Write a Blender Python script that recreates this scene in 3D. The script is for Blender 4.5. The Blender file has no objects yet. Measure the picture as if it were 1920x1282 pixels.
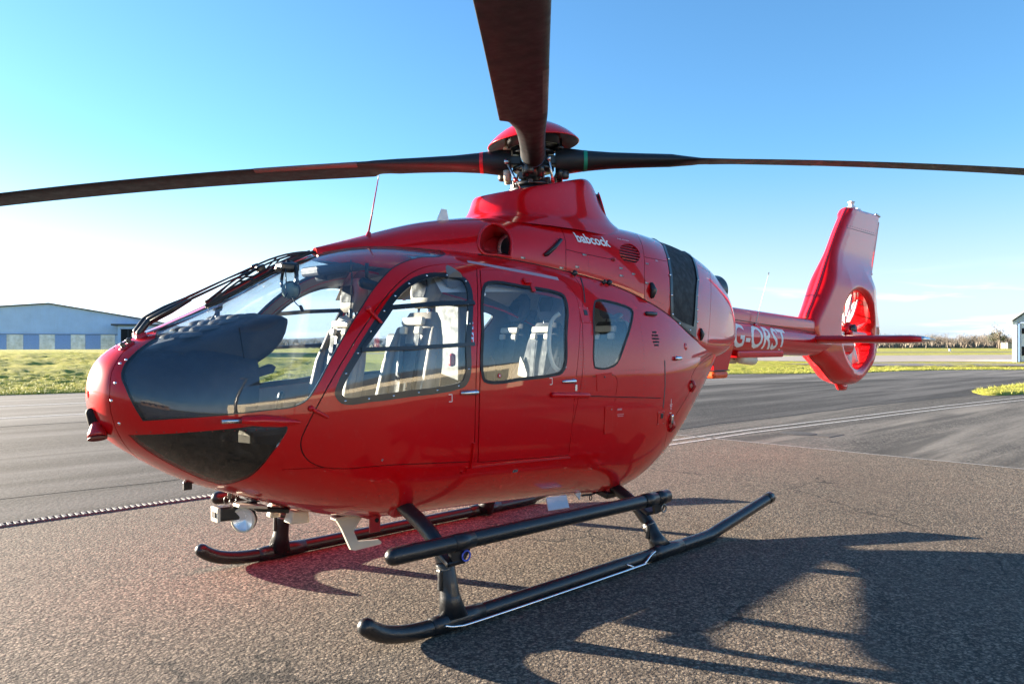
import bpy, bmesh, math, random
import numpy as np
from mathutils import Vector, Matrix, noise
from mathutils.geometry import delaunay_2d_cdt

# ---------------------------------------------------------------- camera, sky, sun, exposure
scn = bpy.context.scene
COL = scn.collection
rad = math.radians
CAMP = Vector((-1.118, -4.095, 1.515))
cam_data = bpy.data.cameras.new('camera')
cam_data.sensor_width = 36.0
cam_data.lens = 1434.16 / 1920 * 36.0
cam_data.shift_y = 5 / 1920
cam_data.clip_start = 0.05
cam_data.clip_end = 6000
cam = bpy.data.objects.new('camera', cam_data)
cam.location = CAMP
cam.rotation_euler = (rad(90), 0, -0.777)
COL.objects.link(cam)
scn.camera = cam

SUN_EL = rad(9.0)
SHADOW_AZ = rad(-66.0)                       # direction shadows run on the ground
SUN_DIR = Vector((-math.cos(SHADOW_AZ) * math.cos(SUN_EL), -math.sin(SHADOW_AZ) * math.cos(SUN_EL), math.sin(SUN_EL)))
world = bpy.data.worlds.new('World')
scn.world = world
world.use_nodes = True
wn, wl = world.node_tree.nodes, world.node_tree.links
for n in list(wn):
    wn.remove(n)
w_out = wn.new('ShaderNodeOutputWorld')
w_bg = wn.new('ShaderNodeBackground')
w_sky = wn.new('ShaderNodeTexSky')
w_sky.sky_type = 'NISHITA'
w_sky.sun_disc = False
w_sky.sun_elevation = SUN_EL
w_sky.sun_rotation = math.atan2(SUN_DIR.x, SUN_DIR.y)
w_sky.altitude = 50
w_sky.air_density = 1.0
w_sky.dust_density = 0.35
w_sky.ozone_density = 3.0
w_bg.inputs['Strength'].default_value = 0.053
wl.new(w_bg.outputs[0], w_out.inputs[0])
# thin streaks of cloud low over the horizon, the same all the way round
tc = wn.new('ShaderNodeTexCoord')
sep = wn.new('ShaderNodeSeparateXYZ')
wl.new(tc.outputs['Generated'], sep.inputs[0])
def wmath(op, a, b=None, c=None):
    n = wn.new('ShaderNodeMath'); n.operation = op
    for i, x in enumerate((a, b, c)):
        if x is None: continue
        if isinstance(x, (int, float)): n.inputs[i].default_value = x
        else: wl.new(x, n.inputs[i])
    return n.outputs[0]
def wrange(v, a, b, c, d, smooth=True):
    n = wn.new('ShaderNodeMapRange')
    if smooth: n.interpolation_type = 'SMOOTHSTEP'
    wl.new(v, n.inputs[0])
    for i, x in enumerate((a, b, c, d)): n.inputs[i + 1].default_value = x
    return n.outputs[0]
mp = wn.new('ShaderNodeMapping')
mp.inputs['Scale'].default_value = (3.2, 3.2, 34.0)
wl.new(tc.outputs['Generated'], mp.inputs[0])
wno = wn.new('ShaderNodeTexNoise')
wno.inputs['Scale'].default_value = 1.0
wno.inputs['Detail'].default_value = 6
wno.inputs['Roughness'].default_value = 0.55
wno.inputs['Distortion'].default_value = 0.4
wl.new(mp.outputs[0], wno.inputs[0])
streak = wrange(wno.outputs[0], 0.50, 0.66, 0.0, 1.0)
band = wmath('MULTIPLY', wrange(sep.outputs[2], 0.0, 0.015, 0.0, 1.0), wrange(sep.outputs[2], 0.05, 0.10, 1.0, 0.0))
# softer higher cloud field
mp2 = wn.new('ShaderNodeMapping')
mp2.inputs['Scale'].default_value = (1.6, 1.6, 5.0)
mp2.inputs['Location'].default_value = (3.1, 1.7, 0.4)
wl.new(tc.outputs['Generated'], mp2.inputs[0])
hue = wn.new('ShaderNodeMix'); hue.data_type = 'RGBA'; hue.blend_type = 'MULTIPLY'
hue.inputs[0].default_value = 1.0
wl.new(w_sky.outputs[0], hue.inputs[6])
hue.inputs[7].default_value = (0.74, 1.0, 1.14, 1)
bw = wn.new('ShaderNodeRGBToBW'); wl.new(w_sky.outputs[0], bw.inputs[0])
hz = wn.new('ShaderNodeMix'); hz.data_type = 'RGBA'; hz.blend_type = 'MULTIPLY'; hz.inputs[0].default_value = 1.0
wl.new(bw.outputs[0], hz.inputs[6]); hz.inputs[7].default_value = (0.90, 1.06, 1.28, 1)
lo = wn.new('ShaderNodeMix'); lo.data_type = 'RGBA'
wl.new(wrange(sep.outputs[2], 0.0, 0.25, 0.9, 0.0), lo.inputs[0]); wl.new(hue.outputs[2], lo.inputs[6]); wl.new(hz.outputs[2], lo.inputs[7])
cl = wn.new('ShaderNodeMix'); cl.data_type = 'RGBA'
wl.new(wmath('MULTIPLY', wmath('MULTIPLY', streak, band), 0.75), cl.inputs[0])
wl.new(lo.outputs[2], cl.inputs[6])
cl.inputs[7].default_value = (4.6, 5.4, 6.6, 1)
wl.new(cl.outputs[2], w_bg.inputs['Color'])

sun_data = bpy.data.lights.new('sun', 'SUN')
sun_data.energy = 5.0
sun_data.angle = rad(0.53)
sun_data.color = (1.0, 0.86, 0.68)
sun = bpy.data.objects.new('sun', sun_data)
sun.rotation_euler = (-SUN_DIR).to_track_quat('-Z', 'Y').to_euler()
sun.location = (0, 0, 30)
COL.objects.link(sun)
scn.view_settings.view_transform = 'Standard'
scn.view_settings.look = 'None'
scn.view_settings.gamma = 1.0
scn.view_settings.use_curve_mapping = False
scn.view_settings.exposure = 2.72
scn.cycles.max_bounces = 10
scn.cycles.transparent_max_bounces = 24
scn.cycles.use_denoising = True
scn.cycles.caustics_reflective = False
scn.cycles.caustics_refractive = False
scn.cycles.sample_clamp_indirect = 6

# ---------------------------------------------------------------- materials
MAT = {}
def nodes_of(name):
    m = bpy.data.materials.new(name); m.use_nodes = True
    nt = m.node_tree
    for n in list(nt.nodes): nt.nodes.remove(n)
    out = nt.nodes.new('ShaderNodeOutputMaterial')
    MAT[name] = m
    return m, nt, out
class NT:
    def __init__(s, nt): s.nt = nt
    def new(s, t, **kw):
        n = s.nt.nodes.new(t)
        for k, v in kw.items(): setattr(n, k, v)
        return n
    def link(s, a, b): s.nt.links.new(a, b)
    def inp(s, n, k, v):
        if hasattr(v, 'is_output') or isinstance(v, bpy.types.NodeSocket): s.link(v, n.inputs[k])
        else: n.inputs[k].default_value = v
    def math(s, op, a, b=None, c=None, clamp=False):
        n = s.new('ShaderNodeMath', operation=op, use_clamp=clamp)
        for i, x in enumerate((a, b, c)):
            if x is not None: s.inp(n, i, x)
        return n.outputs[0]
    def mr(s, v, a, b, c, d, smooth=False):
        n = s.new('ShaderNodeMapRange')
        if smooth: n.interpolation_type = 'SMOOTHSTEP'
        for i, x in enumerate((v, a, b, c, d)): s.inp(n, i, x)
        return n.outputs[0]
    def mix(s, f, a, b, blend='MIX'):
        n = s.new('ShaderNodeMix', data_type='RGBA', blend_type=blend)
        s.inp(n, 0, f); s.inp(n, 6, a); s.inp(n, 7, b)
        return n.outputs[2]
    def coord(s, kind='Object', scale=(1, 1, 1), loc=(0, 0, 0), rot=(0, 0, 0)):
        t = s.new('ShaderNodeTexCoord'); m = s.new('ShaderNodeMapping')
        m.inputs['Scale'].default_value = scale; m.inputs['Location'].default_value = loc; m.inputs['Rotation'].default_value = rot
        s.link(t.outputs[kind], m.inputs[0]); return m.outputs[0]
    def noise(s, vec, scale, detail=3, rough=0.5, dist=0.0, out=0):
        n = s.new('ShaderNodeTexNoise')
        s.inp(n, 'Vector', vec); s.inp(n, 'Scale', scale); s.inp(n, 'Detail', detail); s.inp(n, 'Roughness', rough); s.inp(n, 'Distortion', dist)
        return n.outputs[out]
    def vor(s, vec, scale, feature='F1', out=0):
        n = s.new('ShaderNodeTexVoronoi', feature=feature)
        s.inp(n, 'Vector', vec); s.inp(n, 'Scale', scale)
        return n.outputs[out]
    def bump(s, h, strength=0.3, dist=0.01):
        n = s.new('ShaderNodeBump'); s.inp(n, 'Strength', strength); s.inp(n, 'Distance', dist); s.inp(n, 'Height', h)
        return n.outputs[0]
    def bsdf(s, **kw):
        n = s.new('ShaderNodeBsdfPrincipled')
        for k, v in kw.items(): s.inp(n, k.replace('_', ' '), v)
        return n
def plain(name, col, rough=0.5, metal=0.0, coat=0.0, var=0.08, scale=6.0, bump=0.0, bscale=300, **kw):
    """solid colour with a little large-scale variation and grime, optional fine bump"""
    m, nt, out = nodes_of(name); T = NT(nt)
    v = T.coord()
    n1 = T.noise(v, scale, 5, 0.6)
    c = T.mix(T.mr(n1, 0.3, 0.7, 0.0, 1.0), tuple(x * (1 - var) for x in col) + (1,), tuple(min(1, x * (1 + var)) for x in col) + (1,))
    r = T.mr(T.noise(v, scale * 3, 4, 0.6), 0.3, 0.7, max(0.0, rough * 0.8), min(1, rough * 1.2))
    b = T.bsdf(Base_Color=c, Roughness=r, Metallic=metal)
    b.inputs['Coat Weight'].default_value = coat
    b.inputs['Coat Roughness'].default_value = 0.03
    for k, x in kw.items(): b.inputs[k.replace('_', ' ')].default_value = x
    if bump: T.link(T.bump(T.noise(v, bscale, 2, 0.6), bump, 0.002), b.inputs['Normal'])
    T.link(b.outputs[0], out.inputs[0])
    return m
def paint(name, col, rough=0.3):
    m, nt, out = nodes_of(name); T = NT(nt)
    v = T.coord()
    n = T.noise(v, 1.3, 4, 0.55)
    c = T.mix(T.mr(n, 0.3, 0.7, 0, 1), tuple(x * 0.93 for x in col) + (1,), tuple(min(1, x * 1.05) for x in col) + (1,))
    dust = T.mr(T.noise(v, 26, 6, 0.7), 0.56, 0.8, 0.0, 0.05)
    c = T.mix(dust, c, (0.5, 0.42, 0.36, 1))
    b = T.bsdf(Base_Color=c, Roughness=rough)
    b.inputs['Coat Weight'].default_value = 1.0
    b.inputs['Specular IOR Level'].default_value = 0.12; b.inputs['Coat IOR'].default_value = 1.37
    T.link(T.mr(T.noise(v, 9, 5, 0.65), 0.35, 0.75, 0.008, 0.035), b.inputs['Coat Roughness'])
    # very faint orange peel and panel waviness
    h = T.math('ADD', T.math('MULTIPLY', T.noise(v, 2.6, 2, 0.5), 1.0), T.math('MULTIPLY', T.noise(v, 60, 2, 0.5), 0.012))
    nb = T.bump(h, 0.10, 0.012)
    T.link(nb, b.inputs['Coat Normal'])
    T.link(b.outputs[0], out.inputs[0])
    return m
def glassmat(name, tint, rough=0.0, ior=1.5, dirt=0.04):
    m, nt, out = nodes_of(name); T = NT(nt)
    v = T.coord()
    tr = T.new('ShaderNodeBsdfTransparent'); tr.inputs[0].default_value = tint + (1,)
    gl = T.new('ShaderNodeBsdfGlossy'); gl.inputs['Roughness'].default_value = rough
    gl.inputs['Color'].default_value = (1, 1, 1, 1)
    fr = T.new('ShaderNodeFresnel'); geo = T.new('ShaderNodeNewGeometry')
    T.link(T.mr(geo.outputs['Backfacing'], 0.0, 1.0, ior, 1.0 / ior), fr.inputs['IOR'])
    nb = T.bump(T.noise(v, 3.5, 2, 0.5), 0.06, 0.012)
    T.link(nb, gl.inputs['Normal'])
    mx = T.new('ShaderNodeMixShader')
    T.link(fr.outputs[0], mx.inputs[0]); T.link(tr.outputs[0], mx.inputs[1]); T.link(gl.outputs[0], mx.inputs[2])
    df = T.new('ShaderNodeBsdfDiffuse'); df.inputs[0].default_value = (0.55, 0.5, 0.45, 1)
    mx2 = T.new('ShaderNodeMixShader')
    T.link(T.mr(T.noise(v, 30, 6, 0.75), 0.5, 0.85, 0.004, dirt), mx2.inputs[0])
    T.link(mx.outputs[0], mx2.inputs[1]); T.link(df.outputs[0], mx2.inputs[2])
    T.link(mx2.outputs[0], out.inputs[0])
    return m
RED = paint('red_paint', (0.60, 0.002, 0.005))
REDM = plain('red_satin', (0.42, 0.012, 0.016), 0.35, coat=0.3)
BLACK = plain('black_trim', (0.012, 0.013, 0.015), 0.35, coat=0.15)
RUBBER = plain('rubber', (0.014, 0.014, 0.016), 0.6)
SKIDM = plain('skid_black', (0.011, 0.012, 0.014), 0.36, coat=0.15, var=0.3, scale=14, bump=0.25, bscale=500)
def scuff(m, lo=.60, hi=.72, amt=.35, col=(.16, .14, .12, 1)):
    nt = m.node_tree; T = NT(nt); b = [n for n in nt.nodes if n.type == 'BSDF_PRINCIPLED'][0]; src = b.inputs['Base Color'].links[0].from_socket
    v = T.coord(scale=(1.0, 3.0, 3.0)); f = T.mr(T.noise(v, 16, 7, .72), lo, hi, 0.0, amt); T.link(T.mix(f, src, col), b.inputs['Base Color'])
scuff(SKIDM)
BLADEM = plain('rotor_blade_paint', (0.013, 0.014, 0.016), 0.5, coat=0.0, var=0.2, scale=5)
GAP = plain('panel_gap', (0.006, 0.004, 0.005), 0.8)
TRIM = plain('interior_trim', (0.17, 0.17, 0.175), 0.6)
PANELM = plain('instrument_panel', (0.034, 0.038, 0.050), 0.6)
LEATHER = plain('beige_leather', (0.26, 0.222, 0.175), 0.45, var=0.06, scale=20, bump=0.2, bscale=150)
FABRIC = plain('dark_fabric', (0.028, 0.028, 0.030), 0.8, bump=0.4, bscale=400)
STRAP = plain('belt_webbing', (0.02, 0.021, 0.025), 0.7)
METAL = plain('brushed_metal', (0.55, 0.55, 0.56), 0.28, metal=1.0)
CHROME = plain('bright_handle', (0.72, 0.72, 0.73), 0.15, metal=1.0)
STEEL = plain('dull_steel', (0.30, 0.29, 0.27), 0.4, metal=0.8, var=0.25, scale=20)
CREAM = plain('cream_plastic', (0.66, 0.60, 0.48), 0.42, var=0.05)
WHITE = plain('white_paint', (0.78, 0.78, 0.76), 0.35)
WHITEL = plain('white_lettering', (0.80, 0.80, 0.78), 0.4)
GREYL = plain('grey_lettering', (0.34, 0.22, 0.24), 0.5)
ORANGE = plain('orange_cover', (0.72, 0.09, 0.02), 0.4)
MESHM = plain('black_mesh', (0.006, 0.006, 0.007), 0.7)
GREYP = plain('grey_edge_strip', (0.13, 0.10, 0.10), 0.5)
HUBM = plain('hub_metal', (0.07, 0.065, 0.06), 0.4, metal=0.5, var=0.3, scale=20)
BLUEM = plain('blue_ring', (0.06, 0.10, 0.55), 0.4)
GREEN = plain('headset_green', (0.20, 0.26, 0.20), 0.45)
GREENB = plain('green_band', (0.01, 0.28, 0.16), 0.4)
REDB = plain('red_band', (0.60, 0.02, 0.03), 0.4)
BLUEB = plain('blue_band', (0.10, 0.30, 0.55), 0.4)
GLASS = glassmat('window_glass', (0.93, 0.96, 0.97))
WGLASS = glassmat('windshield_glass', (0.90, 0.93, 0.95))
CGLASS = glassmat('chin_glass', (0.66, 0.66, 0.64), dirt=.12)
LENS = glassmat('lens_glass', (0.9, 0.93, 0.97))

# ---------------------------------------------------------------- object helpers
def tag(o, label=None, cat=None, group=None, kind=None):
    if label: o['label'] = label
    if cat: o['category'] = cat
    if group: o['group'] = group
    if kind: o['kind'] = kind
    return o
def empty(name, loc=(0, 0, 0), rz=0, parent=None, **kw):
    o = bpy.data.objects.new(name, None); COL.objects.link(o)
    o.location = loc; o.rotation_euler = (0, 0, rz); o.empty_display_size = 0.2
    if parent is not None: o.parent = parent
    return tag(o, **kw)
def obj(name, mesh, mat=None, parent=None, **kw):
    o = bpy.data.objects.new(name, mesh); COL.objects.link(o)
    if mat is not None:
        for m in (mat if isinstance(mat, (list, tuple)) else [mat]): mesh.materials.append(m)
    if parent is not None: o.parent = parent
    return tag(o, **kw)
class MB:
    """collects simple shapes; build() links them as one mesh object"""
    def __init__(s): s.v = []; s.f = []; s.mi = []; s.sm = []; s.m = 0
    def mat(s, i): s.m = i; return s
    def add(s, v, f, smooth=False):
        b = len(s.v); s.v += [tuple(x) for x in v]
        for q in f: s.f.append(tuple(i + b for i in q)); s.mi.append(s.m); s.sm.append(smooth)
        return s
    def box(s, c, size, rot=None, taper=1.0, bev=0.0):
        hx, hy, hz = [x / 2 for x in size]
        M = rot if rot is not None else Matrix.Identity(3)
        c = Vector(c)
        if bev > 0:
            b = min(bev, hx * .9, hy * .9, hz * .9)
            bm = bmesh.new(); bmesh.ops.create_cube(bm, size=1)
            for v in bm.verts:
                t = taper if v.co.z > 0 else 1
                v.co = Vector((v.co.x * size[0] * t, v.co.y * size[1] * t, v.co.z * size[2]))
            bmesh.ops.bevel(bm, geom=list(bm.edges), offset=b, segments=2, affect='EDGES', profile=0.5)
            bm.verts.index_update()
            s.add([c + M @ v.co for v in bm.verts], [[v.index for v in f.verts] for f in bm.faces], False)
            bm.free(); return s
        P = []
        for z in (-1, 1):
            t = taper if z > 0 else 1
            for x, y in ((-1, -1), (1, -1), (1, 1), (-1, 1)): P.append(c + M @ Vector((x * hx * t, y * hy * t, z * hz)))
        return s.add(P, [(3, 2, 1, 0), (4, 5, 6, 7), (0, 1, 5, 4), (1, 2, 6, 5), (2, 3, 7, 6), (3, 0, 4, 7)])
    def tube(s, pts, r, n=12, cap=True, round_=False, sx=1.0, up=None):
        pts = [Vector(p) for p in pts]; N = len(pts)
        rr = list(r) if isinstance(r, (list, tuple)) else [r] * N
        if round_:
            # hemispherical ends
            d0 = (pts[0] - pts[1]).normalized(); d1 = (pts[-1] - pts[-2]).normalized()
            A = [(pts[0] + d0 * rr[0] * math.sin(a), rr[0] * math.cos(a)) for a in (1.45, 1.1, .75, .4)]
            B = [(pts[-1] + d1 * rr[-1] * math.sin(a), rr[-1] * math.cos(a)) for a in (.4, .75, 1.1, 1.45)]
            pts = [a[0] for a in A] + pts + [b[0] for b in B]; rr = [a[1] for a in A] + rr + [b[1] for b in B]; N = len(pts)
        ref = Vector(up) if up else (Vector((0, 0, 1)) if abs((pts[-1] - pts[0]).normalized().z) < 0.9 else Vector((1, 0, 0)))
        V = []; a_prev = None
        for i, p in enumerate(pts):
            t = (pts[min(i + 1, N - 1)] - pts[max(i - 1, 0)]).normalized()
            if a_prev is None: a = (ref - t * ref.dot(t)).normalized()
            else: a = (a_prev - t * a_prev.dot(t)).normalized()
            a_prev = a; b = t.cross(a)
            for k in range(n):
                q = 2 * math.pi * k / n
                V.append(p + (a * math.cos(q) + b * math.sin(q) * sx) * rr[i])
        F = [(i * n + k, i * n + (k + 1) % n, (i + 1) * n + (k + 1) % n, (i + 1) * n + k) for i in range(N - 1) for k in range(n)]
        s.add(V, F, True)
        if cap: s.f += []; b = len(s.v) - len(V); s.f.append(tuple(b + k for k in range(n - 1, -1, -1))); s.mi.append(s.m); s.sm.append(False); s.f.append(tuple(b + (N - 1) * n + k for k in range(n))); s.mi.append(s.m); s.sm.append(False)
        return s
    def lathe(s, prof, origin=(0, 0, 0), axis=(0, 0, 1), n=24, smooth=True):
        """prof: list of (radius, height) along axis"""
        ax = Vector(axis).normalized(); ref = Vector((1, 0, 0)) if abs(ax.x) < .9 else Vector((0, 1, 0))
        a = (ref - ax * ref.dot(ax)).normalized(); b = ax.cross(a); o = Vector(origin)
        V = [o + ax * h + (a * math.cos(2 * math.pi * k / n) + b * math.sin(2 * math.pi * k / n)) * r for r, h in prof for k in range(n)]
        F = [(i * n + k, i * n + (k + 1) % n, (i + 1) * n + (k + 1) % n, (i + 1) * n + k) for i in range(len(prof) - 1) for k in range(n)]
        return s.add(V, F, smooth)
    def prism(s, poly, axis_o, ax_u, ax_v, ax_w, d, bev=0.0):
        """polygon in the (u,v) plane at axis_o extruded by d along w"""
        o = Vector(axis_o); U = Vector(ax_u); W = Vector(ax_v); Z = Vector(ax_w)
        n = len(poly)
        V = [o + U * p[0] + W * p[1] for p in poly] + [o + U * p[0] + W * p[1] + Z * d for p in poly]
        F = [tuple(range(n - 1, -1, -1)), tuple(range(n, 2 * n))] + [(i, (i + 1) % n, n + (i + 1) % n, n + i) for i in range(n)]
        return s.add(V, F)
    def build(s, name, mat, parent=None, fix=True, **kw):
        me = bpy.data.meshes.new(name); me.from_pydata(s.v, [], s.f); 
        me.polygons.foreach_set('material_index', s.mi); me.polygons.foreach_set('use_smooth', s.sm)
        if fix:
            bm = bmesh.new(); bm.from_mesh(me); bmesh.ops.recalc_face_normals(bm, faces=bm.faces); bm.to_mesh(me); bm.free()
        me.update()
        return obj(name, me, mat, parent, **kw)
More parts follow.
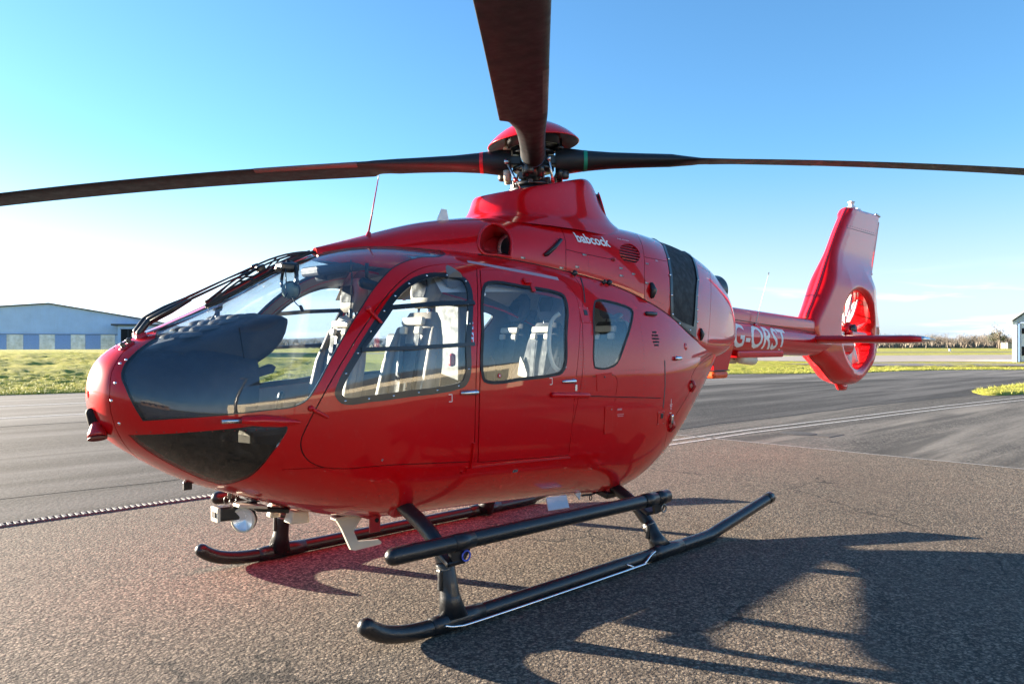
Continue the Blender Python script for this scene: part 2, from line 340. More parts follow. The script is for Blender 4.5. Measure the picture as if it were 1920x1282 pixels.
POD_OUT = {
 'windshield': [(0.279,1.174),(0.262,1.161),(0.244,1.138),(0.227,1.109),(0.212,1.08),(0.197,1.049),(0.183,1.015),(0.17,0.977),(0.157,0.935),(0.143,0.882),(0.13,0.822),(0.119,0.751),(0.113,0.687),(0.107,0.617),(0.105,0.544),(0.104,0.467),(0.107,0.393),(0.11,0.323),(0.114,0.257),(0.117,0.196),(0.121,0.138),(0.126,0.083),(0.131,0.031),(0.136,-0.022),(0.142,-0.081),(0.149,-0.137),(0.156,-0.191),(0.164,-0.243),(0.172,-0.295),(0.19,-0.252),(0.208,-0.213),(0.228,-0.178),(0.247,-0.146),(0.267,-0.116),(0.287,-0.088),(0.307,-0.063),(0.328,-0.041),(0.348,-0.021),(0.368,-0.003),(0.388,0.009),(0.409,0.019),(0.429,0.029),(0.45,0.037),(0.471,0.044),(0.493,0.051),(0.512,0.058),(0.532,0.063),(0.552,0.068),(0.572,0.073),(0.593,0.077),(0.613,0.082),(0.634,0.086),(0.655,0.09),(0.671,0.092),(0.687,0.094),(0.704,0.095),(0.72,0.096),(0.737,0.098),(0.753,0.101),(0.77,0.105),(0.786,0.111),(0.8,0.118),(0.815,0.127),(0.829,0.137),(0.841,0.149),(0.853,0.165),(0.864,0.183),(0.874,0.203),(0.884,0.222),(0.894,0.241),(0.908,0.267),(0.922,0.294),(0.935,0.32),(0.949,0.346),(0.963,0.371),(0.978,0.397),(0.993,0.421),(1.009,0.446),(1.026,0.47),(1.043,0.494),(1.061,0.518),(1.079,0.541),(1.098,0.565),(1.117,0.588),(1.137,0.611),(1.158,0.635),(1.177,0.656),(1.197,0.677),(1.217,0.699),(1.238,0.722),(1.26,0.744),(1.283,0.766),(1.307,0.788),(1.333,0.81),(1.353,0.827),(1.375,0.844),(1.397,0.862),(1.421,0.88),(1.446,0.897),(1.471,0.913),(1.498,0.928),(1.522,0.941),(1.547,0.952),(1.573,0.962),(1.6,0.972),(1.626,0.981),(1.653,0.989),(1.681,0.998),(1.709,1.004),(1.736,1.007),(1.762,1.008),(1.789,1.008),(1.817,1.011),(1.847,1.019),(1.882,1.035),(1.936,1.08),(1.968,1.173),(1.95,1.166),(1.88,1.195),(1.78,1.23),(1.65,1.288),(1.5,1.353),(1.38,1.408),(1.28,1.458),(1.18,1.489),(1.08,1.508),(0.95,1.512),(0.8,1.508),(0.65,1.501),(0.5,1.492),(0.42,1.486),(0.37,1.469),(0.335,1.429),(0.31,1.362),(0.295,1.28)],
 'chin': [(0.134,-0.78),(0.146,-0.718),(0.158,-0.664),(0.171,-0.616),(0.183,-0.573),(0.197,-0.533),(0.21,-0.497),(0.224,-0.462),(0.237,-0.43),(0.249,-0.405),(0.26,-0.381),(0.272,-0.358),(0.283,-0.336),(0.295,-0.315),(0.307,-0.295),(0.319,-0.276),(0.331,-0.258),(0.351,-0.231),(0.371,-0.206),(0.392,-0.183),(0.412,-0.162),(0.433,-0.143),(0.454,-0.126),(0.476,-0.11),(0.497,-0.096),(0.521,-0.081),(0.544,-0.067),(0.568,-0.054),(0.592,-0.042),(0.617,-0.032),(0.641,-0.023),(0.666,-0.015),(0.691,-0.011),(0.707,-0.006),(0.723,-0.003),(0.736,-0.01),(0.751,-0.058),(0.749,-0.096),(0.742,-0.135),(0.734,-0.174),(0.726,-0.21),(0.719,-0.246),(0.711,-0.282),(0.703,-0.319),(0.695,-0.356),(0.689,-0.391),(0.683,-0.427),(0.678,-0.463),(0.673,-0.5),(0.667,-0.537),(0.662,-0.574),(0.656,-0.618),(0.649,-0.663),(0.642,-0.707),(0.635,-0.751),(0.626,-0.798),(0.616,-0.844),(0.606,-0.889),(0.598,-0.928),(0.589,-0.969),(0.581,-1.008),(0.57,-1.04),(0.559,-1.061),(0.547,-1.074),(0.533,-1.081),(0.518,-1.084),(0.504,-1.086),(0.488,-1.086),(0.471,-1.083),(0.455,-1.077),(0.439,-1.07),(0.422,-1.064),(0.406,-1.06),(0.39,-1.056),(0.374,-1.052),(0.358,-1.049),(0.342,-1.045),(0.327,-1.04),(0.312,-1.035),(0.296,-1.029),(0.283,-1.022),(0.27,-1.015),(0.256,-1.006),(0.243,-0.996),(0.23,-0.984),(0.217,-0.969),(0.204,-0.951),(0.191,-0.93),(0.179,-0.905),(0.167,-0.874),(0.156,-0.842),(0.145,-0.809)],
 'door_front': [(2.051,0.877),(2.032,0.887),(2.013,0.897),(1.994,0.907),(1.973,0.915),(1.95,0.92),(1.926,0.923),(1.901,0.925),(1.875,0.925),(1.851,0.924),(1.825,0.922),(1.8,0.92),(1.774,0.916),(1.749,0.912),(1.721,0.906),(1.694,0.9),(1.666,0.892),(1.639,0.883),(1.613,0.874),(1.587,0.863),(1.562,0.851),(1.538,0.839),(1.514,0.826),(1.492,0.812),(1.47,0.799),(1.449,0.785),(1.429,0.772),(1.409,0.758),(1.391,0.744),(1.365,0.726),(1.342,0.706),(1.319,0.687),(1.297,0.668),(1.276,0.649),(1.256,0.63),(1.236,0.611),(1.216,0.592),(1.188,0.563),(1.161,0.534),(1.135,0.505),(1.11,0.476),(1.087,0.446),(1.063,0.416),(1.041,0.385),(1.019,0.354),(1.003,0.329),(0.987,0.303),(0.971,0.276),(0.956,0.249),(0.941,0.222),(0.927,0.193),(0.913,0.164),(0.899,0.135),(0.889,0.112),(0.88,0.09),(0.87,0.067),(0.861,0.043),(0.852,0.019),(0.843,-0.009),(0.835,-0.047),(0.827,-0.086),(0.82,-0.127),(0.813,-0.17),(0.811,-0.213),(0.812,-0.252),(0.817,-0.292),(0.825,-0.328),(0.837,-0.366),(0.853,-0.399),(0.871,-0.426),(0.888,-0.443),(0.907,-0.455),(0.926,-0.464),(0.944,-0.468),(0.988,-0.469),(1.031,-0.464),(1.076,-0.455),(1.121,-0.443),(1.168,-0.431),(1.216,-0.42),(1.266,-0.411),(1.316,-0.406),(1.376,-0.404),(1.437,-0.404),(1.5,-0.405),(1.566,-0.407),(1.634,-0.411),(1.704,-0.416),(1.777,-0.422),(1.853,-0.428),(1.838,-0.331),(1.831,-0.236),(1.828,-0.141),(1.828,-0.047),(1.83,0.031),(1.833,0.093),(1.836,0.155),(1.841,0.217),(1.846,0.265),(1.853,0.313),(1.861,0.36),(1.871,0.409),(1.882,0.457),(1.895,0.507),(1.911,0.557),(1.928,0.61),(1.938,0.638),(1.949,0.667),(1.961,0.697),(1.974,0.728),(1.989,0.761),(2.006,0.796),(2.027,0.834)],
 'door_slide': [(2.07,0.866),(2.102,0.865),(2.135,0.865),(2.168,0.865),(2.201,0.864),(2.235,0.864),(2.269,0.863),(2.302,0.861),(2.335,0.859),(2.374,0.856),(2.414,0.852),(2.454,0.848),(2.494,0.844),(2.534,0.839),(2.573,0.833),(2.612,0.827),(2.651,0.819),(2.683,0.811),(2.716,0.803),(2.745,0.793),(2.768,0.778),(2.785,0.759),(2.798,0.737),(2.807,0.713),(2.813,0.689),(2.815,0.668),(2.815,0.646),(2.814,0.624),(2.811,0.602),(2.807,0.581),(2.801,0.556),(2.795,0.531),(2.787,0.506),(2.78,0.482),(2.772,0.457),(2.764,0.433),(2.756,0.409),(2.75,0.385),(2.742,0.353),(2.734,0.321),(2.726,0.289),(2.718,0.257),(2.711,0.225),(2.704,0.193),(2.698,0.16),(2.692,0.128),(2.688,0.099),(2.684,0.07),(2.68,0.041),(2.676,0.012),(2.672,-0.025),(2.669,-0.068),(2.666,-0.11),(2.663,-0.152),(2.661,-0.191),(2.659,-0.229),(2.659,-0.266),(2.659,-0.304),(2.661,-0.343),(2.664,-0.382),(2.668,-0.421),(2.675,-0.461),(2.619,-0.46),(2.564,-0.459),(2.51,-0.458),(2.457,-0.457),(2.404,-0.456),(2.352,-0.455),(2.301,-0.454),(2.251,-0.452),(2.203,-0.451),(2.155,-0.449),(2.108,-0.448),(2.061,-0.446),(2.016,-0.444),(1.971,-0.441),(1.926,-0.439),(1.883,-0.437),(1.868,-0.338),(1.859,-0.242),(1.856,-0.147),(1.857,-0.052),(1.859,0.029),(1.861,0.091),(1.865,0.154),(1.869,0.216),(1.875,0.264),(1.881,0.312),(1.89,0.36),(1.899,0.408),(1.911,0.457),(1.924,0.506),(1.94,0.557),(1.957,0.61),(1.966,0.637),(1.977,0.665),(1.988,0.694),(2,0.724),(2.014,0.755),(2.029,0.789),(2.048,0.826)],
 'win_front': [(0.974,0.166),(0.98,0.144),(0.991,0.124),(1.004,0.109),(1.021,0.1),(1.04,0.096),(1.061,0.094),(1.083,0.095),(1.105,0.097),(1.128,0.099),(1.151,0.101),(1.173,0.102),(1.196,0.102),(1.219,0.102),(1.243,0.103),(1.266,0.104),(1.29,0.105),(1.315,0.106),(1.339,0.108),(1.364,0.109),(1.402,0.111),(1.441,0.112),(1.481,0.113),(1.521,0.114),(1.563,0.117),(1.605,0.12),(1.647,0.124),(1.69,0.131),(1.713,0.135),(1.735,0.14),(1.755,0.148),(1.771,0.161),(1.783,0.177),(1.792,0.195),(1.8,0.216),(1.805,0.239),(1.808,0.262),(1.81,0.285),(1.811,0.309),(1.812,0.333),(1.815,0.356),(1.818,0.38),(1.825,0.407),(1.832,0.434),(1.841,0.461),(1.85,0.489),(1.86,0.517),(1.87,0.545),(1.88,0.574),(1.89,0.604),(1.897,0.625),(1.904,0.646),(1.912,0.668),(1.917,0.69),(1.921,0.712),(1.923,0.741),(1.921,0.77),(1.912,0.793),(1.898,0.806),(1.88,0.815),(1.859,0.821),(1.836,0.825),(1.814,0.829),(1.79,0.833),(1.766,0.837),(1.741,0.839),(1.716,0.84),(1.69,0.839),(1.665,0.837),(1.641,0.834),(1.616,0.829),(1.592,0.822),(1.568,0.815),(1.545,0.806),(1.52,0.795),(1.495,0.783),(1.471,0.771),(1.448,0.757),(1.426,0.744),(1.405,0.729),(1.379,0.71),(1.355,0.69),(1.331,0.669),(1.309,0.648),(1.288,0.627),(1.268,0.606),(1.248,0.585),(1.228,0.565),(1.208,0.543),(1.188,0.521),(1.169,0.499),(1.15,0.477),(1.132,0.454),(1.115,0.432),(1.098,0.409),(1.081,0.386),(1.069,0.369),(1.057,0.352),(1.045,0.335),(1.034,0.318),(1.023,0.3),(1.012,0.281),(1.002,0.263),(0.994,0.243),(0.986,0.225),(0.979,0.205),(0.974,0.185)],
 'win_slide': [(1.992,0.697),(2.013,0.726),(2.04,0.751),(2.073,0.764),(2.108,0.768),(2.14,0.769),(2.171,0.767),(2.201,0.763),(2.231,0.758),(2.261,0.752),(2.291,0.747),(2.321,0.741),(2.352,0.736),(2.386,0.732),(2.422,0.728),(2.457,0.724),(2.493,0.72),(2.529,0.716),(2.565,0.711),(2.6,0.705),(2.634,0.698),(2.671,0.689),(2.698,0.673),(2.706,0.655),(2.707,0.634),(2.704,0.613),(2.699,0.588),(2.691,0.562),(2.682,0.538),(2.671,0.513),(2.661,0.488),(2.651,0.464),(2.643,0.44),(2.636,0.416),(2.632,0.395),(2.629,0.373),(2.626,0.351),(2.624,0.329),(2.621,0.307),(2.618,0.285),(2.612,0.264),(2.604,0.243),(2.589,0.217),(2.566,0.196),(2.538,0.186),(2.504,0.182),(2.471,0.179),(2.434,0.175),(2.398,0.172),(2.362,0.17),(2.327,0.168),(2.292,0.167),(2.256,0.165),(2.222,0.164),(2.188,0.163),(2.157,0.161),(2.126,0.158),(2.095,0.156),(2.065,0.153),(2.035,0.151),(2.006,0.151),(1.977,0.151),(1.949,0.153),(1.92,0.158),(1.895,0.167),(1.882,0.187),(1.877,0.21),(1.873,0.24),(1.873,0.27),(1.876,0.3),(1.88,0.33),(1.886,0.361),(1.893,0.392),(1.901,0.422),(1.908,0.453),(1.914,0.482),(1.92,0.511),(1.927,0.54),(1.935,0.57),(1.945,0.601),(1.957,0.632),(1.973,0.664)],
 'win_quarter': [(2.977,0.626),(3.001,0.65),(3.042,0.662),(3.095,0.664),(3.135,0.662),(3.175,0.659),(3.214,0.655),(3.253,0.651),(3.294,0.646),(3.334,0.64),(3.372,0.632),(3.402,0.619),(3.407,0.592),(3.394,0.569),(3.377,0.545),(3.357,0.519),(3.337,0.494),(3.317,0.47),(3.297,0.445),(3.277,0.421),(3.257,0.398),(3.238,0.374),(3.22,0.351),(3.202,0.328),(3.184,0.304),(3.166,0.282),(3.133,0.248),(3.086,0.228),(3.04,0.218),(2.994,0.212),(2.96,0.212),(2.926,0.215),(2.888,0.223),(2.879,0.243),(2.876,0.265),(2.875,0.287),(2.877,0.309),(2.88,0.331),(2.884,0.353),(2.889,0.375),(2.895,0.397),(2.9,0.419),(2.905,0.444),(2.91,0.469),(2.916,0.494),(2.922,0.52),(2.931,0.545),(2.943,0.572),(2.958,0.599)],
}
COWL_OUT = {
 'intake': [(2.389,0.818),(2.418,0.804),(2.438,0.754),(2.452,0.689),(2.46,0.612),(2.462,0.533),(2.459,0.45),(2.454,0.358),(2.447,0.267),(2.443,0.203),(2.438,0.139),(2.434,0.074),(2.406,0.075),(2.379,0.076),(2.352,0.079),(2.33,0.079),(2.308,0.076),(2.286,0.075),(2.267,0.084),(2.25,0.108),(2.237,0.169),(2.232,0.25),(2.234,0.337),(2.243,0.428),(2.263,0.541),(2.291,0.646),(2.321,0.719),(2.356,0.782)],
 'grill_out': [(4.46,1.571),(4.4,1.4),(4.3,1.15),(4.22,0.932),(4.06,0.673),(3.99,0.464),(3.945,0.209),(3.94,-0.064),(4.11,-0.047),(4.32,0.015),(4.35,0.19),(4.44,0.446),(4.56,0.598),(4.64,0.731),(4.77,0.912),(4.88,1.15),(4.96,1.4),(4.99,1.571)],
 'round_grille': [(3.59,0.678),(3.622,0.673),(3.644,0.655),(3.657,0.623),(3.66,0.582),(3.637,0.499),(3.583,0.426),(3.518,0.387),(3.482,0.378),(3.45,0.38),(3.414,0.421),(3.412,0.499),(3.463,0.599),(3.524,0.651)],
}
COWL_SEAM = {
 'a': [(3.036,1.032),(2.968,0.874),(2.944,0.781),(2.93,0.705),(2.92,0.634),(2.913,0.568),(2.907,0.504),(2.899,0.44),(2.892,0.375),(2.885,0.311),(2.881,0.248),(2.878,0.179),(2.877,0.107),(2.876,0.042),(2.876,-0.005)],
 'b': [(3.919,1.135),(3.967,1.125),(3.923,1.024),(3.837,0.886),(3.79,0.792),(3.758,0.717),(3.732,0.649),(3.711,0.587),(3.697,0.54),(3.685,0.495),(3.673,0.45),(3.664,0.407),(3.655,0.352),(3.648,0.294),(3.642,0.235),(3.639,0.177),(3.636,0.122),(3.635,0.073),(3.634,0.032),(3.634,0.001)],
 'c': [(5.086,0.998),(5.129,0.979),(5.073,0.878),(4.988,0.781),(4.928,0.71),(4.878,0.65),(4.839,0.599),(4.809,0.556),(4.782,0.516),(4.757,0.477),(4.734,0.441),(4.714,0.405),(4.695,0.371),(4.679,0.337),(4.659,0.291),(4.639,0.242),(4.622,0.193),(4.606,0.145),(4.594,0.099),(4.584,0.058),(4.577,0.024),(4.572,-0.008)],
 'd': [(2.889,0.352),(2.919,0.349),(2.95,0.346),(2.98,0.343),(3.011,0.341),(3.043,0.34),(3.074,0.34),(3.107,0.34),(3.142,0.342),(3.178,0.344),(3.215,0.347),(3.25,0.35),(3.282,0.354),(3.309,0.357),(3.329,0.359)],
 'e': [(3.697,0.535),(3.747,0.545),(3.799,0.556),(3.853,0.569),(3.915,0.585),(3.981,0.604),(4.03,0.619)],
 'f': [(4.717,0.806),(4.79,0.804),(4.876,0.807),(4.963,0.817),(5.032,0.829)],
}
POD_SEAM = {
 'rear_door': [(4.845,0.012),(4.739,0.046),(4.646,0.067),(4.56,0.083),(4.479,0.093),(4.404,0.098),(4.34,0.096),(4.286,0.088),(4.239,0.074),(4.201,0.057),(4.171,0.037),(4.153,0.013),(4.144,-0.018),(4.139,-0.054),(4.133,-0.089),(4.119,-0.118),(4.092,-0.142),(4.059,-0.163),(4.024,-0.18),(3.989,-0.197),(3.957,-0.216),(3.926,-0.235),(3.895,-0.253),(3.865,-0.271),(3.838,-0.291),(3.815,-0.313),(3.799,-0.338),(3.79,-0.368),(3.788,-0.401),(3.792,-0.439),(3.802,-0.48),(3.82,-0.527),(3.85,-0.584),(3.955,-0.723)],
 'deck': [(2.212,1.098),(2.246,1.079),(2.283,1.062),(2.32,1.046),(2.359,1.032),(2.398,1.018),(2.439,1.004),(2.479,0.991),(2.521,0.978),(2.566,0.963),(2.612,0.95),(2.659,0.936),(2.707,0.924),(2.757,0.911),(2.807,0.9),(2.858,0.888),(2.91,0.877),(2.955,0.868),(3,0.859),(3.047,0.851),(3.094,0.843),(3.141,0.835),(3.188,0.827),(3.235,0.818),(3.282,0.808),(3.326,0.798),(3.37,0.788),(3.415,0.777),(3.459,0.766),(3.504,0.754),(3.549,0.742),(3.595,0.728),(3.64,0.714),(3.677,0.702),(3.714,0.69),(3.751,0.677),(3.789,0.663),(3.827,0.648),(3.865,0.632),(3.904,0.615),(3.943,0.597),(3.986,0.575),(4.029,0.55),(4.072,0.522),(4.116,0.493),(4.164,0.463),(4.217,0.43),(4.277,0.395),(4.345,0.357),(4.415,0.32),(4.499,0.273),(4.589,0.218),(4.68,0.154),(4.768,0.084),(4.845,0.012)],
 'belly_seam': [(0.135,-0.72),(0.122,-0.729),(0.11,-0.743),(0.099,-0.762),(0.091,-0.779)],
 'side1': [(2.66,0.022),(2.7,0.021),(2.741,0.019),(2.783,0.017),(2.824,0.015),(2.866,0.013),(2.909,0.012),(2.952,0.011),(2.995,0.01),(3.044,0.01),(3.097,0.01),(3.152,0.011),(3.207,0.012),(3.259,0.013),(3.307,0.013),(3.348,0.013),(3.379,0.013)],
 'lower': [(0.754,-0.555),(0.77,-0.546),(0.786,-0.538),(0.802,-0.529),(0.818,-0.521),(0.834,-0.513),(0.85,-0.506),(0.867,-0.499),(0.885,-0.491),(0.903,-0.483),(0.919,-0.477),(0.934,-0.472),(0.944,-0.468)],
 'nose': [(0.201,1.352),(0.185,1.293),(0.171,1.241),(0.158,1.193),(0.145,1.146),(0.134,1.097),(0.123,1.044),(0.112,0.98),(0.101,0.911),(0.092,0.839),(0.084,0.761),(0.077,0.677),(0.073,0.599),(0.07,0.515),(0.068,0.427),(0.066,0.338),(0.065,0.249),(0.064,0.161),(0.063,0.072),(0.063,-0.019),(0.063,-0.12),(0.065,-0.216),(0.067,-0.321),(0.07,-0.421),(0.075,-0.516),(0.08,-0.606),(0.086,-0.689),(0.092,-0.768),(0.1,-0.843),(0.109,-0.916),(0.119,-0.987),(0.13,-1.058),(0.143,-1.129),(0.157,-1.199),(0.172,-1.263),(0.189,-1.329),(0.208,-1.4),(0.228,-1.476),(0.249,-1.565),(0.277,-1.423)],
 'sq1': [(2.864,0.171),(2.9,0.172),(2.939,0.174),(2.979,0.178),(3.018,0.18),(3.054,0.18),(3.084,0.177),(3.106,0.169),(3.119,0.153),(3.123,0.13),(3.121,0.102),(3.115,0.073),(3.107,0.045),(3.101,0.022),(3.098,0.005)],
 'low1': [(1.87,-0.435),(1.967,-0.443),(2.075,-0.451),(2.19,-0.459),(2.308,-0.466),(2.423,-0.473),(2.53,-0.479),(2.623,-0.484),(2.694,-0.488)],
 'seam2': [(2.915,0.849),(2.912,0.818),(2.915,0.789),(2.916,0.762),(2.913,0.735),(2.903,0.705),(2.891,0.676),(2.877,0.648),(2.862,0.62),(2.848,0.592),(2.835,0.566),(2.823,0.54),(2.814,0.514),(2.803,0.474),(2.795,0.433),(2.789,0.393),(2.784,0.353),(2.78,0.313),(2.775,0.273),(2.769,0.233),(2.763,0.192),(2.754,0.153),(2.742,0.111),(2.729,0.067),(2.715,0.025),(2.701,-0.023),(2.689,-0.076),(2.679,-0.12),(2.673,-0.153)],
 'seam3': [(2.647,-0.151),(2.65,-0.186),(2.654,-0.224),(2.659,-0.261),(2.664,-0.296),(2.669,-0.325),(2.674,-0.347)],
}
POD_TAB = [
 (0.02, 0.015, 1.295, 1.255, 1.275, 2, 2),
 (0.035, 0.1, 1.37, 1.18, 1.27, 2, 2),
 (0.09, 0.22, 1.465, 1.07, 1.25, 2, 2),
 (0.24, 0.365, 1.558, 0.945, 1.2, 2, 2.05),
 (0.48, 0.5, 1.668, 0.797, 1.15, 2.1, 2.2),
 (0.78, 0.625, 1.82, 0.676, 1.13, 2.2, 2.3),
 (1.13, 0.722, 2.01, 0.55, 1.124, 2.3, 2.4),
 (1.48, 0.775, 2.115, 0.475, 1.126, 2.45, 2.5),
 (1.98, 0.8, 2.145, 0.45, 1.126, 2.7, 2.6),
 (2.58, 0.812, 2.165, 0.415, 1.124, 2.9, 2.6),
 (3.18, 0.825, 2.162, 0.37, 1.119, 2.9, 2.6),
 (3.68, 0.825, 2.116, 0.345, 1.145, 2.8, 2.5),
 (4.18, 0.755, 2.048, 0.57, 1.237, 2.6, 2.3),
 (4.58, 0.65, 1.969, 0.87, 1.361, 2.4, 2.2),
 (4.88, 0.555, 1.9, 1.11, 1.461, 2.3, 2.1),
 (5.13, 0.447, 1.85, 1.3, 1.55, 2.2, 2),
]
COWL_TAB = [
 (1.25, 0.03, 2.095, 2, 2.05, 2, 2),
 (1.6, 0.17, 2.205, 1.95, 2.08, 2, 2),
 (2, 0.28, 2.325, 1.9, 2.09, 2.1, 2),
 (2.3, 0.42, 2.385, 1.85, 2.08, 2.3, 2),
 (2.6, 0.515, 2.43, 1.8, 2.055, 2.6, 2),
 (2.92, 0.575, 2.455, 1.75, 2.018, 2.7, 2),
 (3.28, 0.637, 2.47, 1.7, 1.952, 2.7, 2),
 (3.64, 0.687, 2.475, 1.6, 1.85, 2.7, 2),
 (3.94, 0.71, 2.475, 1.5, 1.735, 2.6, 2),
 (4.34, 0.695, 2.455, 1.35, 1.55, 2.5, 2),
 (4.7, 0.635, 2.425, 1.3, 1.5, 2.45, 2),
 (5, 0.575, 2.37, 1.32, 1.5, 2.35, 2),
 (5.25, 0.51, 2.29, 1.36, 1.55, 2.25, 2),
 (5.45, 0.43, 2.16, 1.4, 1.62, 2.15, 2),
 (5.56, 0.35, 2.03, 1.42, 1.64, 2.1, 2),
]
# ---------------------------------------------------------------- lofted skins cut into panels
def natspline(X, Y):
    n = len(X); h = np.diff(X); A = np.zeros((n, n)); b = np.zeros((n, Y.shape[1])); A[0, 0] = A[-1, -1] = 1
    for i in range(1, n - 1):
        A[i, i - 1] = h[i - 1]; A[i, i] = 2 * (h[i - 1] + h[i]); A[i, i + 1] = h[i]
        b[i] = 6 * ((Y[i + 1] - Y[i]) / h[i] - (Y[i] - Y[i - 1]) / h[i - 1])
    M = np.linalg.solve(A, b)
    def f(x):
        x = np.asarray(x, float); i = np.clip(np.searchsorted(X, x) - 1, 0, n - 2)
        a = (X[i + 1] - x)[..., None]; c = (x - X[i])[..., None]; hh = h[i][..., None]
        return M[i] * a**3 / (6 * hh) + M[i + 1] * c**3 / (6 * hh) + (Y[i] / hh - M[i] * hh / 6) * a + (Y[i + 1] / hh - M[i + 1] * hh / 6) * c
    return f
class Loft:
    """half section = two superellipse quadrants; phi=+pi/2 is the top, -pi/2 the keel; the built half is y<0"""
    def __init__(s, tab, sq, kx, kp):
        tab = np.array(tab, float); s.tab = tab; s.sq = sq; s.kx = kx; s.kp = kp
        s.x0 = tab[0, 0] - .005; s.x1 = tab[-1, 0]; s.f = natspline(s.S(tab[:, 0]), tab[:, 1:])
    def S(s, x): return np.sqrt(np.maximum(np.asarray(x, float) - s.x0, 1e-9)) if s.sq else np.asarray(x, float)
    def X(s, u): return u * u + s.x0 if s.sq else u
    def par(s, x):
        x = np.clip(x, s.tab[0, 0], s.x1); p = s.f(s.S(x)); p[..., 0] = np.maximum(p[..., 0], .004); return p
    def pt(s, x, phi):
        x = np.asarray(x, float); phi = np.asarray(phi, float)
        p = s.par(x); c = np.abs(np.cos(phi)); q = np.sin(phi); up = q > 0
        n = np.where(up, p[..., 4], p[..., 5]); h = np.where(up, p[..., 1] - p[..., 3], p[..., 3] - p[..., 2])
        r = (c**n + np.abs(q)**n)**(-1 / n)
        return np.stack([x, -p[..., 0] * r * c, p[..., 3] + h * r * q], -1)
    def inv(s, P):
        P = np.asarray(P, float); p = s.par(P[..., 0]); dz = P[..., 2] - p[..., 3]
        h = np.where(dz > 0, p[..., 1] - p[..., 3], p[..., 3] - p[..., 2])
        return np.stack([P[..., 0], np.arctan2(dz / h, np.abs(P[..., 1]) / p[..., 0])], -1)
    def F(s, P):
        p = s.par(P[..., 0]); dz = P[..., 2] - p[..., 3]; up = dz > 0
        n = np.where(up, p[..., 4], p[..., 5]); h = np.where(up, p[..., 1] - p[..., 3], p[..., 3] - p[..., 2])
        return (np.abs(P[..., 1] / p[..., 0])**n + np.abs(dz / h)**n)**(1 / n)
    def nrm(s, P, e=2e-4):
        P = np.asarray(P, float); g = np.zeros_like(P)
        for k in range(3):
            d = np.zeros(3); d[k] = e
            Q = P + d; R = P - d
            if k == 0:
                lo = s.tab[0, 0] + 1e-6
                sh = np.maximum(lo - R[..., 0], 0); Q[..., 0] += sh; R[..., 0] += sh
            g[..., k] = s.F(Q) - s.F(R)
        return g / np.maximum(np.linalg.norm(g, axis=-1, keepdims=True), 1e-12)
    def to2(s, xp): xp = np.asarray(xp, float); return np.stack([s.S(xp[..., 0]) * s.kx, xp[..., 1] * s.kp], -1)
    def side_y(s, x, z):
        """half width of the skin at (x, z)"""
        p = s.par(np.float64(x)); dz = z - p[3]; up = dz > 0
        n = p[4] if up else p[5]; h = (p[1] - p[3]) if up else (p[3] - p[2])
        t = min(abs(dz / h), 1.0)
        return float(p[0] * max(0.0, 1 - t**n)**(1 / n))
    def inset(s, poly, d):
        """closed outline moved inwards along the skin by d metres (outwards if negative)"""
        xp = np.array(poly, float); P = s.pt(xp[:, 0], xp[:, 1]); N = s.nrm(P)
        T = np.roll(P, -1, 0) - np.roll(P, 1, 0); T /= np.linalg.norm(T, axis=1, keepdims=True) + 1e-12
        I = np.cross(N, T)
        # make I point to the inside
        q = s.to2(xp); area = 0.5 * np.sum(q[:, 0] * np.roll(q[:, 1], -1) - np.roll(q[:, 0], -1) * q[:, 1])
        test = s.to2(s.inv(P + I * 0.002)); dirv = test - q; tt = np.roll(q, -1, 0) - np.roll(q, 1, 0)
        cr = tt[:, 0] * dirv[:, 1] - tt[:, 1] * dirv[:, 0]
        if np.sum(np.sign(cr)) * np.sign(area) < 0: I = -I
        Q = P + I * d
        keep = []
        for i in range(len(Q)):
            dd = np.min(np.linalg.norm(P - Q[i], axis=1))
            if dd > abs(d) * 0.93: keep.append(i)
        return [tuple(a) for a in s.inv(Q[keep])]
def pip(pts, poly):
    pts = np.asarray(pts); poly = np.asarray(poly); x, y = pts[:, 0], pts[:, 1]; ins = np.zeros(len(pts), bool)
    for i in range(len(poly)):
        a, b = poly[i - 1], poly[i]
        c = ((a[1] > y) != (b[1] > y)) & (x < (b[0] - a[0]) * (y - a[1]) / (b[1] - a[1] + 1e-15) + a[0])
        ins ^= c
    return ins
def segdist(pts, poly, closed=True):
    poly = np.asarray(poly); d = np.full(len(pts), 1e9)
    rng = range(len(poly)) if closed else range(1, len(poly))
    for i in rng:
        a, b = poly[i - 1], poly[i]; ab = b - a; t = np.clip(((pts - a) @ ab) / (ab @ ab + 1e-15), 0, 1)
        d = np.minimum(d, np.linalg.norm(pts - (a + t[:, None] * ab), axis=1))
    return d
def ribbon(loft, line, w):
    """thin closed strip of width w (m) following an open polyline on the skin"""
    xp = np.array(line, float); P = loft.pt(xp[:, 0], xp[:, 1]); N = loft.nrm(P)
    T = np.gradient(P, axis=0); T /= np.linalg.norm(T, axis=1, keepdims=True) + 1e-12; I = np.cross(N, T)
    A = loft.inv(P + I * w / 2); B = loft.inv(P - I * w / 2)
    return [tuple(a) for a in A] + [tuple(b) for b in B[::-1]]
